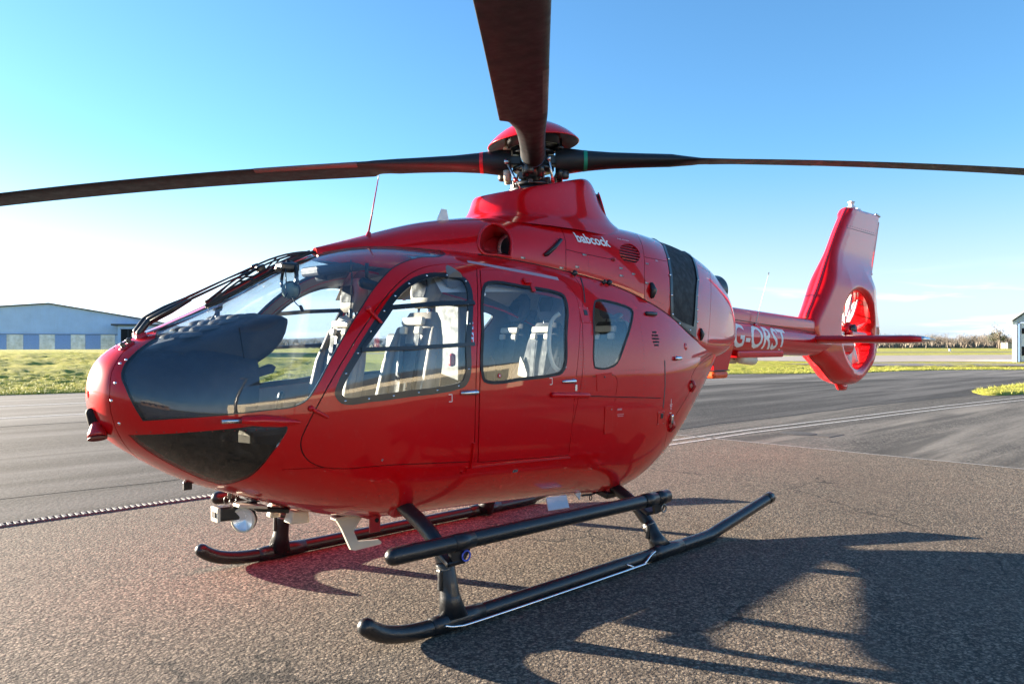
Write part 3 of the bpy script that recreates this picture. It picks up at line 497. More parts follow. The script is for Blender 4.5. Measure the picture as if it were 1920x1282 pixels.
class Skin:
    """triangulate the skin with every outline as an edge loop; regions later in the list win"""
    def __init__(s, loft, x_a, x_b, p_a, p_b, dx, dp, regions):
        s.loft = loft
        U = np.linspace(loft.S(x_a), loft.S(x_b), int((loft.S(x_b) - loft.S(x_a)) / dx) + 1)
        Pp = np.linspace(p_a, p_b, int((p_b - p_a) / dp) + 1)
        UU, PP = np.meshgrid(U, Pp); g = np.stack([UU.ravel() * loft.kx, PP.ravel() * loft.kp], 1)
        outs = [(n, loft.to2(np.array(o))) for n, o in regions]
        m = min(dx * loft.kx, dp * loft.kp)
        onb = (np.abs(g[:, 0] - g[:, 0].min()) < 1e-9) | (np.abs(g[:, 0] - g[:, 0].max()) < 1e-9) | (np.abs(g[:, 1] - g[:, 1].min()) < 1e-9) | (np.abs(g[:, 1] - g[:, 1].max()) < 1e-9)
        keep = np.ones(len(g), bool)
        for n, o in outs:
            bb = (g[:, 0] > o[:, 0].min() - m) & (g[:, 0] < o[:, 0].max() + m) & (g[:, 1] > o[:, 1].min() - m) & (g[:, 1] < o[:, 1].max() + m)
            idx = np.where(bb)[0]
            if len(idx): keep[idx[segdist(g[idx], o) < m * 0.45]] = False
        g = g[keep | onb]
        V = [Vector(p) for p in g]; E = []
        hi = g[:, 1].max(); lo_ = g[:, 1].min()
        for n, o in outs:
            b = len(V); o = o.copy(); o[:, 1] = np.clip(o[:, 1], lo_, hi); o[:, 0] = np.clip(o[:, 0], g[:, 0].min(), g[:, 0].max())
            V += [Vector(p) for p in o]; E += [(b + i, b + (i + 1) % len(o)) for i in range(len(o))]
        r = delaunay_2d_cdt(V, E, [], 0, 1e-6)
        s.v2 = np.array([tuple(v) for v in r[0]]); s.t = np.array([f for f in r[2] if len(f) == 3])
        a = s.v2[s.t]; ar = (a[:, 1, 0] - a[:, 0, 0]) * (a[:, 2, 1] - a[:, 0, 1]) - (a[:, 1, 1] - a[:, 0, 1]) * (a[:, 2, 0] - a[:, 0, 0])
        s.t = s.t[np.abs(ar) > 1e-10]
        c = s.v2[s.t].mean(1); s.lab = np.full(len(s.t), 'base', dtype=object)
        for n, o in outs: s.lab[pip(c, o)] = n
        s.x = loft.X(s.v2[:, 0] / loft.kx); s.p = np.clip(s.v2[:, 1] / loft.kp, -math.pi / 2, math.pi / 2)
        s.P = loft.pt(s.x, s.p); s.N = loft.nrm(s.P)
        mid = np.abs(np.abs(s.p) - math.pi / 2) < 1e-4
        s.P[mid, 1] = 0; s.N[mid, 1] = 0; s.N /= np.linalg.norm(s.N, axis=1, keepdims=True) + 1e-12; s.mid = mid
        # orientation
        a = s.P[s.t]; fn = np.cross(a[:, 1] - a[:, 0], a[:, 2] - a[:, 0]); fl = (fn * s.N[s.t].mean(1)).sum(1) < 0
        s.t[fl] = s.t[fl][:, ::-1]
    def tris(s, *names): return s.t[np.isin(s.lab, names)]
    def panel(s, name, tris, mats, parent, off=0.0, thick=0.0, sides='L', disp=None, **kw):
        """mesh object from a set of triangles; thick>0 adds an inner skin (2nd material) and rims"""
        if len(tris) == 0: return None
        vs, invx = np.unique(tris, return_inverse=True); T = invx.reshape(tris.shape)
        P = s.P[vs]; N = s.N[vs]
        o = off if disp is None else off + disp(s.x[vs], s.p[vs], P)
        O = P + N * (o[:, None] if np.ndim(o) else o)
        V = [O]; F = [T]; LN = [N[T].reshape(-1, 3)]; MI = [np.zeros(len(T), int)]
        if thick > 0:
            I = P + N * (off - thick); b = len(O)
            V.append(I); F.append(T[:, ::-1] + b); LN.append(-N[T[:, ::-1]].reshape(-1, 3)); MI.append(np.ones(len(T), int))
            e = np.concatenate([T[:, [0, 1]], T[:, [1, 2]], T[:, [2, 0]]]); key = np.sort(e, 1); k = key[:, 0] * 10**7 + key[:, 1]
            u, cnt = np.unique(k, return_counts=True); be = e[np.isin(k, u[cnt == 1])]
            mid = s.mid[vs]; be = be[~(mid[be[:, 0]] & mid[be[:, 1]])]
            b2 = b * 2; RV = np.concatenate([O[be[:, 0]], O[be[:, 1]], I[be[:, 1]], I[be[:, 0]]]); n = len(be)
            ar = np.arange(n); q1 = np.stack([ar + b2 + n, ar + b2, ar + b2 + 3 * n], 1); q2 = np.stack([ar + b2 + n, ar + b2 + 3 * n, ar + b2 + 2 * n], 1)
            V.append(RV); F += [q1, q2]
            fn = np.cross(RV[:n] - RV[n:2 * n], RV[3 * n:] - RV[n:2 * n]); fn /= np.linalg.norm(fn, axis=1, keepdims=True) + 1e-12
            LN += [np.repeat(fn, 3, 0), np.repeat(fn, 3, 0)]; MI += [np.zeros(n, int), np.zeros(n, int)]
        V = np.concatenate(V); F = np.concatenate(F); LN = np.concatenate(LN); MI = np.concatenate(MI)
        res = []
        def mk(V, F, LN, MI):
            me = bpy.data.meshes.new(name)
            me.vertices.add(len(V)); me.vertices.foreach_set('co', V.ravel())
            me.loops.add(len(F) * 3); me.loops.foreach_set('vertex_index', F.ravel())
            me.polygons.add(len(F)); me.polygons.foreach_set('loop_start', np.arange(len(F)) * 3)
            me.polygons.foreach_set('material_index', MI); me.polygons.foreach_set('use_smooth', np.ones(len(F), bool))
            me.update(calc_edges=True)
            me.normals_split_custom_set([tuple(x) for x in LN])
            return me
        M = V * [1, -1, 1]; FM = F[:, ::-1]; LM = LN.reshape(-1, 3, 3)[:, ::-1].reshape(-1, 3) * [1, -1, 1]
        sides_ = sides.replace('_', '')
        if sides == 'LR':
            V2 = np.concatenate([V, M]); F2 = np.concatenate([F, FM + len(V)]); res.append(obj(name, mk(V2, F2, np.concatenate([LN, LM]), np.concatenate([MI, MI])), mats, parent, **kw))
        else:
            if 'L' in sides_: res.append(obj(name, mk(V, F, LN, MI), mats, parent, **kw))
            if 'R' in sides_: res.append(obj(name, mk(M, FM, LM, MI), mats, parent, **kw))
        return res[0]
# ---------------------------------------------------------------- the helicopter
heli = empty('helicopter', (0, 0, 0), label='glossy red four-bladed helicopter parked on the airfield apron', cat='helicopter')
POD = Loft(POD_TAB, True, 1.0, 0.62)
COWL = Loft(COWL_TAB, False, 1.0, 0.6)
PO = dict(POD_OUT)
df, ds_ = PO['door_front'], PO['door_slide']
regs = [('gap', POD.inset(df, -.003)), ('door_front', POD.inset(df, .003)),
        ('gap', POD.inset(ds_, -.003)), ('door_slide', POD.inset(ds_, .003)),
        ('gasket_w', PO['windshield']), ('windshield', POD.inset(PO['windshield'], .007)),
        ('gasket_c', PO['chin']), ('chin', POD.inset(PO['chin'], .004)),
        ('frame_front', PO['win_front']), ('win_front', POD.inset(PO['win_front'], .036)),
        ('frame_slide', PO['win_slide']), ('win_slide', POD.inset(PO['win_slide'], .020)),
        ('frame_q', PO['win_quarter']), ('win_quarter', POD.inset(PO['win_quarter'], .013))]
for k in ('rear_door', 'lower', 'nose', 'sq1', 'seam2'):
    regs.append(('seam', ribbon(POD, POD_SEAM[k], .0045)))
skin = Skin(POD, POD.tab[0, 0], POD.x1, -math.pi / 2, math.pi / 2, .014, .034, regs)
skin.panel('fuselage_shell', skin.tris('base'), [RED, TRIM], heli, 0, .024, 'LR')
skin.panel('shell_seams', skin.tris('seam'), [GAP], heli, -.004, 0, 'LR', kind='stuff')
nose_cap = MB()
wgl = skin.panel('windshield', skin.tris('windshield'), [WGLASS, WGLASS], heli, -.001, .005, 'LR_')
skin.panel('windshield_gasket', skin.tris('gasket_w'), [BLACK, BLACK], heli, .001, .02, 'LR_')
chn = skin.panel('chin_window', skin.tris('chin'), [CGLASS, CGLASS], heli, -.001, .005, 'LR_')
skin.panel('chin_gasket', skin.tris('gasket_c'), [RED, BLACK], heli, .0005, .02, 'LR_')
def door_side(sd):
    d = skin.panel('front_door', skin.tris('door_front'), [RED, TRIM], heli, 0, .024, sd)
    skin.panel('door_seal', skin.tris('gap'), [GAP], d, -.006, 0, sd) if sd == 'L' else None
    skin.panel('window_frame', skin.tris('frame_front'), [BLACK, BLACK], d, .002, .012, sd)
    skin.panel('window_pane', skin.tris('win_front'), [GLASS, GLASS], d, -.003, .004, sd)
    e = skin.panel('sliding_door', skin.tris('door_slide'), [RED, TRIM], heli, .002, .026, sd)
    skin.panel('window_frame', skin.tris('frame_slide'), [RUBBER, RUBBER], e, .005, .02, sd)
    skin.panel('window_pane', skin.tris('win_slide'), [GLASS, GLASS], e, .000, .004, sd)
    q = skin.panel('quarter_window', skin.tris('win_quarter'), [GLASS, GLASS], heli, -.002, .004, sd)
    skin.panel('window_frame', skin.tris('frame_q'), [RUBBER, RUBBER], q, .002, .02, sd)
    return d, e, q
door_L, slide_L, quart_L = door_side('L')
door_R, slide_R, quart_R = door_side('R')
skin.panel('door_seal', skin.tris('gap'), [GAP], door_R, -.006, 0, 'R')

# engine cowling
CO = dict(COWL_OUT)
cregs = [('intake', CO['intake']), ('grill_frame', CO['grill_out'])]
gi = COWL.inset([p for p in CO['grill_out']], .027)
g2 = []
for x, p in gi:
    g2.append((x, p))
fr = [(x + .035, p) for x, p in CO['grill_out'][:8]]; rr_ = [(x - .04, p) for x, p in CO['grill_out'][11:]]
gin = [(x, p) for x, p in fr[:7]] + [(3.975, .03), (4.1, .045), (4.28, .10), (4.305, .19), (4.40, .446)] + rr_[1:]
cregs += [('grill', gin), ('round_grille', CO['round_grille'])]
for k in ('a', 'b', 'c', 'd', 'e', 'f'):
    cregs.append(('seam', ribbon(COWL, COWL_SEAM[k], .005)))
cskin = Skin(COWL, COWL.tab[0, 0], COWL.x1, -.7, math.pi / 2, .03, .045, cregs)
cowl = cskin.panel('engine_cowling', cskin.tris('base'), [RED, TRIM], heli, 0, .015, 'LR')
cskin.panel('cowling_seams', cskin.tris('seam'), [GAP], cowl, -.004, 0, 'LR', kind='stuff')
cskin.panel('grille_frame', cskin.tris('grill_frame'), [BLACK, BLACK], cowl, .006, .03, 'LR_')
cskin.panel('grille_mesh', cskin.tris('grill'), [MESHM, MESHM], cowl, -.006, .01, 'LR_')
cskin.panel('round_grille', cskin.tris('round_grille'), [MESHM, MESHM], cowl, -.03, .0, 'LR_')
# ---------------------------------------------------------------- frames on the skin
def frame(loft, x, z, side=-1):
    """point, aft tangent, up tangent, outward normal on the left (side=-1) or right skin"""
    y = loft.side_y(x, z); P = np.array([x, -y, z]); N = loft.nrm(P[None])[0]
    N = Vector(N); P = Vector(P)
    if side > 0: P.y *= -1; N.y *= -1
    T = (Vector((1, 0, 0)) - N * N.x).normalized(); B = N.cross(T)
    if B.z < 0: B = -B
    return P, T, B, N
def fbox(mb, loft, x, z, l, h, d, off=0.0, rot=0.0, bev=0.0, side=-1, taper=1.0):
    P, T, B, N = frame(loft, x, z, side)
    c, s = math.cos(rot), math.sin(rot); T2 = T * c + B * s; B2 = B * c - T * s
    M = Matrix((T2, B2, N)).transposed()
    return mb.box(P + N * (off + d / 2), (l, h, d), M, taper, bev)
def fcyl(mb, loft, x, z, prof, side=-1, n=16):
    P, T, B, N = frame(loft, x, z, side)
    return mb.lathe(prof, P, N, n)
def fline(loft, pts, off=0.0, side=-1):
    out = []
    for x, z in pts:
        P, T, B, N = frame(loft, x, z, side); out.append(P + N * off)
    return out
def part(name, mat, parent, fn, **kw):
    m = MB(); fn(m); return m.build(name, mat, parent, **kw)
# ---------------------------------------------------------------- mast fairing, hub and blades
def ringskin(name, rings, mat, parent, close=True, cap=(False, False), **kw):
    n = len(rings[0]); m = MB(); V = [p for r in rings for p in r]
    F = [(i * n + k, i * n + (k + 1) % n, (i + 1) * n + (k + 1) % n, (i + 1) * n + k) for i in range(len(rings) - 1) for k in range(n)]
    m.add(V, F, True)
    b = (len(rings) - 1) * n
    if cap[0]: m.add(rings[0], [tuple(range(n - 1, -1, -1))], False)
    if cap[1]: m.add(rings[-1], [tuple(range(n))], False)
    return m.build(name, mat, parent, **kw)
def spl(keys, n):
    K = np.array(keys, float); t = np.arange(len(K)); f = natspline(t, K); return f(np.linspace(0, len(K) - 1, n))
MX = 3.14
FK = [  # cx, rx, ry, z, tilt, exponent
    (3.28, .92, .53, 2.33, -.03, 2.3), (3.25, .78, .47, 2.41, .00, 2.3), (3.21, .68, .43, 2.46, .03, 2.3), (3.185, .605, .405, 2.53, .06, 2.3),
    (3.165, .555, .385, 2.61, .085, 2.3), (3.15, .52, .368, 2.68, .105, 2.3), (3.14, .49, .35, 2.715, .115, 2.3), (3.135, .468, .33, 2.725, .118, 2.3), (3.13, .44, .305, 2.71, .115, 2.3), (3.13, .41, .27, 2.62, .08, 2.3)]
rings = []
for cx, rx, ry, z, tl, ex in spl(FK, 40):
    r = []
    for k in range(72):
        a = 2 * math.pi * k / 72; c, s = math.cos(a), math.sin(a)
        x = math.copysign(abs(c)**(2 / ex), c); y = math.copysign(abs(s)**(2 / ex), s)
        zz = z + tl * x - (max(0, x - 0.45)**2) * 0.22 * (z - 2.35) / 0.38
        r.append(Vector((cx + rx * x, ry * y, zz)))
    rings.append(r)
fairing = ringskin('mast_fairing', rings, RED, heli)
part('mast_fairing_floor', BLACK, heli, lambda m: m.lathe([(.0, 0), (.33, 0)], (3.12, 0, 2.56), (0, 0, 1), 32))
# oval vent at the back of the mast fairing
def vent(m):
    for s_ in (-1, 1):
        pass
vent_c = Vector((3.64, -.275, 2.60)); vn = Vector((.60, -.75, .28)).normalized()
vt = Vector((0, 0, 1)); vt = (vt - vn * vt.dot(vn)).normalized(); vu = vn.cross(vt)
def ov(c, a, b, d, n=28): return [c + vu * math.cos(2 * math.pi * k / n) * a + vt * math.sin(2 * math.pi * k / n) * b + vn * d for k in range(n)]
rotor = empty('rotor_head', (0, 0, 0), parent=heli)
def hubparts():
    c = Vector((MX, 0, 0))
    part('mast', STEEL, rotor, lambda m: m.lathe([(.075, 2.45), (.075, 2.66), (.06, 2.68), (.06, 2.82), (.10, 2.84), (.10, 2.86)], c, (0, 0, 1), 28))
    def swash(m):
        m.lathe([(.10, 2.66), (.19, 2.67), (.20, 2.69), (.19, 2.71), (.12, 2.715), (.10, 2.70)], c, (0, 0, 1), 32)
        m.lathe([(.12, 2.72), (.16, 2.725), (.16, 2.75), (.12, 2.76), (.08, 2.80)], c, (0, 0, 1), 32)
    part('swashplate', BLACK, rotor, swash)
    part('hub_plate', BLACK, rotor, lambda m: m.lathe([(.0, 2.845), (.15, 2.845), (.16, 2.855), (.16, 2.875), (.12, 2.88), (.12, 2.975), (.16, 2.98), (.16, 3.0), (.0, 3.01)], c, (0, 0, 1), 32))
    def gear(m):
        random.seed(4)
        for k in range(14):
            a = k * 2 * math.pi / 14 + .2; r = random.uniform(.13, .20)
            p = c + Vector((math.cos(a) * r, math.sin(a) * r, random.uniform(2.70, 2.80)))
            m.box(p, (random.uniform(.03, .06), random.uniform(.02, .05), random.uniform(.03, .06)), Matrix.Rotation(a, 3, 'Z'), 1, .006)
    part('scissor_links', HUBM, rotor, gear, kind='stuff')
hubparts()
DIRS = [Vector((-.728, -.686, 0)), Vector((.686, -.728, 0)), Vector((.728, .686, 0)), Vector((-.686, .728, 0))]
BANDM = [BLUEB, GREENB, REDB, REDB]
def blade_sec(r):
    # le (leading half), te (trailing half), thickness up/down, pitch
    K = [(.17, .085, .085, .098, 0), (.26, .093, .093, .098, 0), (.40, .090, .090, .078, 2), (.60, .088, .092, .062, 4), (.85, .090, .098, .053, 6), (1.05, .095, .11, .048, 7),
         (1.22, .10, .145, .036, 8), (1.27, .101, .196, .028, 8.5), (1.5, .101, .196, .021, 9), (3.0, .100, .193, .018, 7), (4.5, .098, .19, .015, 5), (4.9, .075, .19, .011, 4.5), (5.08, .02, .185, .006, 4)]
    for i in range(len(K) - 1):
        if K[i][0] <= r <= K[i + 1][0]:
            t = (r - K[i][0]) / (K[i + 1][0] - K[i][0]); return [a + (b - a) * t for a, b in zip(K[i][1:], K[i + 1][1:])]
    return K[-1][1:] if r > K[-1][0] else K[0][1:]
def droop(r, tilt): return 2.925 + tilt * r - .01124 * r * r
def blade_frame(d, r, tilt):
    z0 = droop(r, tilt); sl = tilt - .0225 * r
    X = (d + Vector((0, 0, sl))).normalized(); Y = Vector((0, 0, 1)).cross(d); le, te, th, pit = blade_sec(r)
    Zv = X.cross(Y); a = rad(pit); Y2 = Y * math.cos(a) + Zv * math.sin(a); Z2 = Zv * math.cos(a) - Y * math.sin(a)
    return Vector((MX, 0, z0)) + d * r, X, Y2, Z2, le, te, th
def blade_ring(d, r, tilt, n=36, grow=0.0):
    c, X, Y, Z, le, te, th = blade_frame(d, r, tilt)
    out = []
    foil = min(1.0, max(0.0, (r - 1.05) / .22))
    for k in range(n):
        a = 2 * math.pi * k / n; co, si = math.cos(a), math.sin(a)
        y = (le if co > 0 else te) * co
        u = (1 - co) / 2                               # 0 at leading edge
        ell = abs(si)
        air = ell * (1.25 - 0.95 * u)                  # aerofoil: blunt nose, thin tail
        t = th * (ell * (1 - foil) + air * foil) + grow
        out.append(c + Y * (y + (grow if co > 0 else -grow)) + Z * math.copysign(t, si))
    return out
tilts = [-.004, .0113, .004, -.0113]
for bi, d in enumerate(DIRS):
    rs = [.17, .19, .26, .33, .40, .50, .60, .72, .85, .95, 1.05, 1.14, 1.20, 1.225, 1.25, 1.265, 1.28, 1.32, 1.5] + list(np.linspace(1.7, 4.5, 22)) + [4.6, 4.7, 4.8, 4.9, 4.97, 5.03, 5.07]
    b = ringskin('rotor_blade', [blade_ring(d, r, tilts[bi]) for r in rs], BLADEM, heli, cap=(True, True),
                 label='dark grey rotor blade with ' + ('blue', 'green', 'plain', 'red')[bi] + ' root band')
    if bi != 2: ringskin('root_band', [blade_ring(d, r, tilts[bi], grow=.0015) for r in ((.385, .40, .412) if bi else (.245, .26, .268))], BANDM[bi], b)
    # leading edge erosion strip
    es = []
    for r in np.linspace(1.35, 2.15, 10):
        ring = blade_ring(d, r, tilts[bi], 36, .0012); es.append([ring[i] for i in (-5, -4, -3, -2, -1, 0, 1, 2, 3, 4)])
    m = MB(); n = 10; m.add([p for q in es for p in q], [(i * n + k, i * n + k + 1, (i + 1) * n + k + 1, (i + 1) * n + k) for i in range(9) for k in range(9)], True); m.build('leading_edge_strip', GREYP, b)
    # attachment: flexbeam block, bolts, damper, pitch link
    Y = Vector((0, 0, 1)).cross(d); M = Matrix((d, Y, Vector((0, 0, 1)))).transposed()
    part('blade_fitting', BLACK, rotor, lambda m: m.box(Vector((MX, 0, 2.925)) + d * .14, (.16, .13, .07), M, 1, .01))
    for q in (-1, 1):
        part('blade_bolt', CREAM if bi == 3 else BLACK, rotor, lambda m: m.lathe([(.0, -.02), (.030, -.02), (.030, .0), (.020, .005), (.020, .06), (.0, .06)], Vector((MX, 0, 2.925 + .10)) + d * .20 + Y * .055 * q, (0, 0, 1), 14))
        part('blade_bolt', CREAM if bi == 3 else BLACK, rotor, lambda m: m.lathe([(.0, .02), (.030, .02), (.030, .0), (.024, -.06), (.0, -.06)], Vector((MX, 0, 2.925 - .10)) + d * .20 + Y * .055 * q, (0, 0, 1), 14))
    part('damper', HUBM, rotor, lambda m: m.lathe([(0, -.035), (.034, -.035), (.040, -.022), (.040, .015), (.03, .022), (0, .022)], Vector((MX, 0, 2.82)) + d * .235 - Y * .03, (0, 0, 1), 18))
    top = Vector((MX, 0, 2.90)) + d * .20 + Y * .115; bot = Vector((MX, 0, 2.66)) + d * .09 + Y * .17
    def link(m):
        m.tube([bot, top], .011, 10); m.lathe([(0, -.016), (.02, -.016), (.02, .016), (0, .016)], top, Y, 12); m.lathe([(0, -.016), (.02, -.016), (.02, .016), (0, .016)], bot, Y, 12)
    lk = part('pitch_link', METAL, rotor, link)
    part('link_band', [REDB, BLUEB, REDB, REDB][bi], lk, lambda m: m.tube([bot.lerp(top, .32), bot.lerp(top, .46)], .0125, 10))
tiltM = Matrix.Rotation(rad(-4.5), 3, Vector((.70, .713, 0)))
capaxis = tiltM @ Vector((0, 0, 1))
cap = part('hub_cap', [RED, BLACK], heli, lambda m: (m.mat(0).lathe([(.0, .165), (.06, .162), (.12, .15), (.18, .128), (.24, .094), (.29, .058), (.33, .022), (.352, -.003), (.356, -.010), (.350, -.012)], (MX, 0, 3.062), capaxis, 56),
    m.mat(1).lathe([(.350, -.012), (.32, .012), (.27, .05), (.18, .09), (0, .10)], (MX, 0, 3.062), capaxis, 40),
    m.mat(1).lathe([(.20, .08), (.20, -.04), (.215, -.04), (.215, .08)], (MX, 0, 3.062), capaxis, 40)), fix=False)
# vent and grab handle at the back of the fairing
v_ = part('fairing_vent', BLACK, heli, lambda m: m.add(ov(vent_c, .075, .115, .0) + ov(vent_c, .075, .115, -.03), [tuple(range(28))] + [(k, (k + 1) % 28, 28 + (k + 1) % 28, 28 + k) for k in range(28)]))
part('vent_rim', RED, v_, lambda m: m.tube(ov(vent_c, .08, .12, .003) + ov(vent_c, .08, .12, .003)[:1], .006, 8, cap=False))
def vgr(m):
    for k in range(-3, 4): m.tube([vent_c + vu * .02 * k + vt * .10 * math.sqrt(max(0, 1 - (k * .02 / .075)**2)) + vn * .006, vent_c + vu * .02 * k - vt * .10 * math.sqrt(max(0, 1 - (k * .02 / .075)**2)) + vn * .006], .0018, 6)
    for k in range(-4, 5): m.tube([vent_c + vt * .024 * k + vu * .072 * math.sqrt(max(0, 1 - (k * .024 / .115)**2)) + vn * .006, vent_c + vt * .024 * k - vu * .072 * math.sqrt(max(0, 1 - (k * .024 / .115)**2)) + vn * .006], .0018, 6)
part('vent_grid', STEEL, v_, vgr)
for s_ in (-1, 1):
    hp = [(3.69, s_ * .32, 2.40), (3.69, s_ * .32, 2.475), (3.71, s_ * .32, 2.492), (3.86, s_ * .32, 2.475), (3.875, s_ * .32, 2.46), (3.875, s_ * .32, 2.38)]
    part('roof_grab_handle', BLACK, heli, lambda m: m.tube(hp, .011, 10))
# ---------------------------------------------------------------- tail boom
def sring(x, cz, hw, hh, ex=2.2, n=48, cy=0):
    out = []
    for k in range(n):
        a = 2 * math.pi * k / n; c, s = math.cos(a), math.sin(a)
        out.append(Vector((x, cy + hw * math.copysign(abs(c)**(2 / ex), c), cz + hh * math.copysign(abs(s)**(2 / ex), s))))
    return out
BK = [(4.75, 1.60, .36, .33), (5.1, 1.605, .31, .27), (5.5, 1.61, .235, .205), (6.0, 1.60, .215, .182), (6.8, 1.572, .195, .168), (7.6, 1.54, .178, .155), (8.3, 1.515, .165, .145), (8.95, 1.50, .155, .135)]
bf = natspline(np.array([k[0] for k in BK]), np.array([k[1:] for k in BK]))
def boom(x): return bf(np.float64(x))
boomo = ringskin('tail_boom', [sring(x, *boom(x), 2.15) for x in np.linspace(4.75, 8.95, 60)], RED, heli, cap=(False, False))
ridge = []
for x in np.linspace(5.05, 8.22, 30):
    t = (x - 5.05) / 3.17; top = 1.945 - .135 * t; hw = .145 - .035 * t
    if x > 8.05: hw *= 1 - (x - 8.05) * 1.2
    ridge.append(sring(x, (top + 1.62) / 2, hw, (top - 1.62) / 2, 4.0, 40))
part('shaft_cover_seam', GAP, boomo, lambda m: [m.tube([(x, s * (.147 - .035 * (x - 5.05) / 3.17), 1.783 - .118 * (x - 5.7) / 2.08) for x in np.linspace(5.3, 8.2, 12)], .004, 6) for s in (-1, 1)])
ringskin('driveshaft_cover', ridge, RED, boomo, cap=(False, True))
# exhaust shroud at the back of the cowling
for s_ in (-1, 1):
    ex = part('exhaust_pipe', [STEEL, BLACK], heli, lambda m: (m.mat(1).tube([(5.0, s_ * .20, 2.02), (5.34, s_ * .22, 2.035), (5.43, s_ * .225, 2.04)], [.14, .14, .138], 32, cap=False),
        m.mat(1).lathe([(0, .0), (.136, .0)], (5.36, s_ * .22, 2.035), (1, 0, 0), 24), m.mat(0).tube([(5.41, s_ * .225, 2.039), (5.44, s_ * .226, 2.041)], [.132, .133], 32, cap=False)), fix=False)
# registration on both sides of the boom
def text_mesh(s, size, bold=0.0, xs=1.0, res=3):
    cu = bpy.data.curves.new('t', 'FONT'); cu.body = s; cu.size = size; cu.offset = bold; cu.resolution_u = res; cu.align_x = 'LEFT'
    o = bpy.data.objects.new('t', cu); COL.objects.link(o)
    dg = bpy.context.evaluated_depsgraph_get(); me = bpy.data.meshes.new_from_object(o.evaluated_get(dg)); bpy.data.objects.remove(o)
    bm = bmesh.new(); bm.from_mesh(me); bmesh.ops.triangulate(bm, faces=bm.faces)
    for _ in range(2):
        bmesh.ops.subdivide_edges(bm, edges=[e for e in bm.edges if e.calc_length() > size * .12], cuts=1); bmesh.ops.triangulate(bm, faces=bm.faces)
    V = [Vector((v.co.x * xs, v.co.y)) for v in bm.verts]; bm.verts.index_update(); F = [[v.index for v in f.verts] for f in bm.faces]; bm.free()
    w = max(v.x for v in V); return V, F, w
def put_text(name, s, size, fn, mat, parent, width=None, bold=0.0, xs=1.0, **kw):
    """fn(u, v) -> 3D point, u along the line 0..1, v height in metres"""
    V, F, w = text_mesh(s, size, bold, xs); me = bpy.data.meshes.new(name)
    me.from_pydata([fn(v.x / w, v.y) for v in V], [], F); me.update(); return obj(name, me, mat, parent, **kw)
def boomtext(side):
    def f(u, v):
        if side > 0: u = 1 - u
        x = 5.78 + u * 1.20; cz, hw, hh = boom(x)
        z = cz - .108 + v * (1 - .04 * u)
        y = hw * (max(0.02, 1 - abs((z - cz) / hh)**2.15))**(1 / 2.15)
        return (x, side * (y + .0022), z)
    return f
for s_ in (-1, 1): put_text('registration_lettering', 'G-ORST', .335, boomtext(s_), WHITEL, boomo, bold=.005)
# whip antenna on the boom, fairings and sensor dome under it
def rod(name, a, b, r0, r1, mat, parent): return part(name, mat, parent, lambda m: m.tube([a, Vector(a).lerp(Vector(b), .5), b], [r0, (r0 + r1) / 2, r1], 8))
wa = rod('whip_antenna', (6.33, -.165, 1.735), (6.60, -.175, 2.275), .005, .0025, WHITE, heli)
part('antenna_base', RED, wa, lambda m: m.box((6.33, -.165, 1.725), (.09, .035, .03), None, .6, .008))
part('antenna_tip', BLACK, wa, lambda m: m.tube([(6.592, -.175, 2.262), (6.605, -.175, 2.288)], .0042, 8))
ub = part('under_boom_fairing', RED, heli, lambda m: m.box((6.52, -.02, 1.415), (1.02, .24, .075), None, 1, .02))
part('sensor_dome', CREAM, heli, lambda m: (m.tube([(6.22, -.06, 1.368), (6.45, -.06, 1.355)], [.055, .06], 18, round_=True), m.tube([(6.10, .06, 1.37), (6.28, .06, 1.36)], [.045, .05], 16, round_=True)))
tf = MB(); tf.prism([(-.28, 1.50), (.10, 1.52), (-.02, 1.26), (-.28, 1.26)], (5.72, -.20, 0), (1, 0, 0), (0, 0, 1), (0, 1, 0), .34); t1 = tf.build('vent_fairing', RED, heli)
part('orange_cover', ORANGE, t1, lambda m: m.box((5.575, -.03, 1.222), (.27, .36, .075), None, 1, .03))
part('cover_strap', BLACK, t1, lambda m: m.box((5.575, -.03, 1.262), (.285, .37, .010), None, 1, .003))
# ---------------------------------------------------------------- fin with ducted fan
FC = Vector((9.04, 0, 1.71)); FR = .50
fin_out = [(8.84, .995), (8.69, 1.02), (8.53, 1.075), (8.24, 1.235), (8.05, 1.32), (7.93, 1.40), (7.86, 1.52), (7.83, 1.72), (7.88, 1.87), (8.02, 2.03), (8.22, 2.28), (8.45, 2.60), (8.76, 3.0), (9.03, 3.29), (9.10, 3.325),
           (9.16, 3.33), (9.60, 3.335), (10.16, 3.345), (10.215, 3.335), (10.20, 3.27), (10.10, 2.98), (9.98, 2.72), (9.87, 2.53), (9.80, 2.42), (9.76, 2.32), (9.745, 2.20), (9.79, 2.03), (9.90, 1.89), (9.975, 1.76),
           (9.955, 1.58), (9.87, 1.48), (9.75, 1.36), (9.60, 1.25), (9.41, 1.13), (9.24, 1.045), (9.06, .99)]
def catmull(P, n=5, corners=()):
    P = [Vector(p) for p in P]; N = len(P); out = []
    for i in range(N):
        p0, p1, p2, p3 = P[i - 1], P[i], P[(i + 1) % N], P[(i + 2) % N]
        if i in corners: p0 = 2 * p1 - p2
        if (i + 1) % N in corners: p3 = 2 * p2 - p1
        for j in range(n):
            t = j / n; out.append(tuple(0.5 * ((2 * p1) + (-p0 + p2) * t + (2 * p0 - 5 * p1 + 4 * p2 - p3) * t * t + (-p0 + 3 * p1 - 3 * p2 + p3) * t**3)))
    return out
fo = catmull(fin_out, 5, (14, 17, 18))
duct = [(FC.x + FR * math.cos(a), FC.z + FR * math.sin(a)) for a in np.linspace(0, 2 * math.pi, 73)[:-1]]
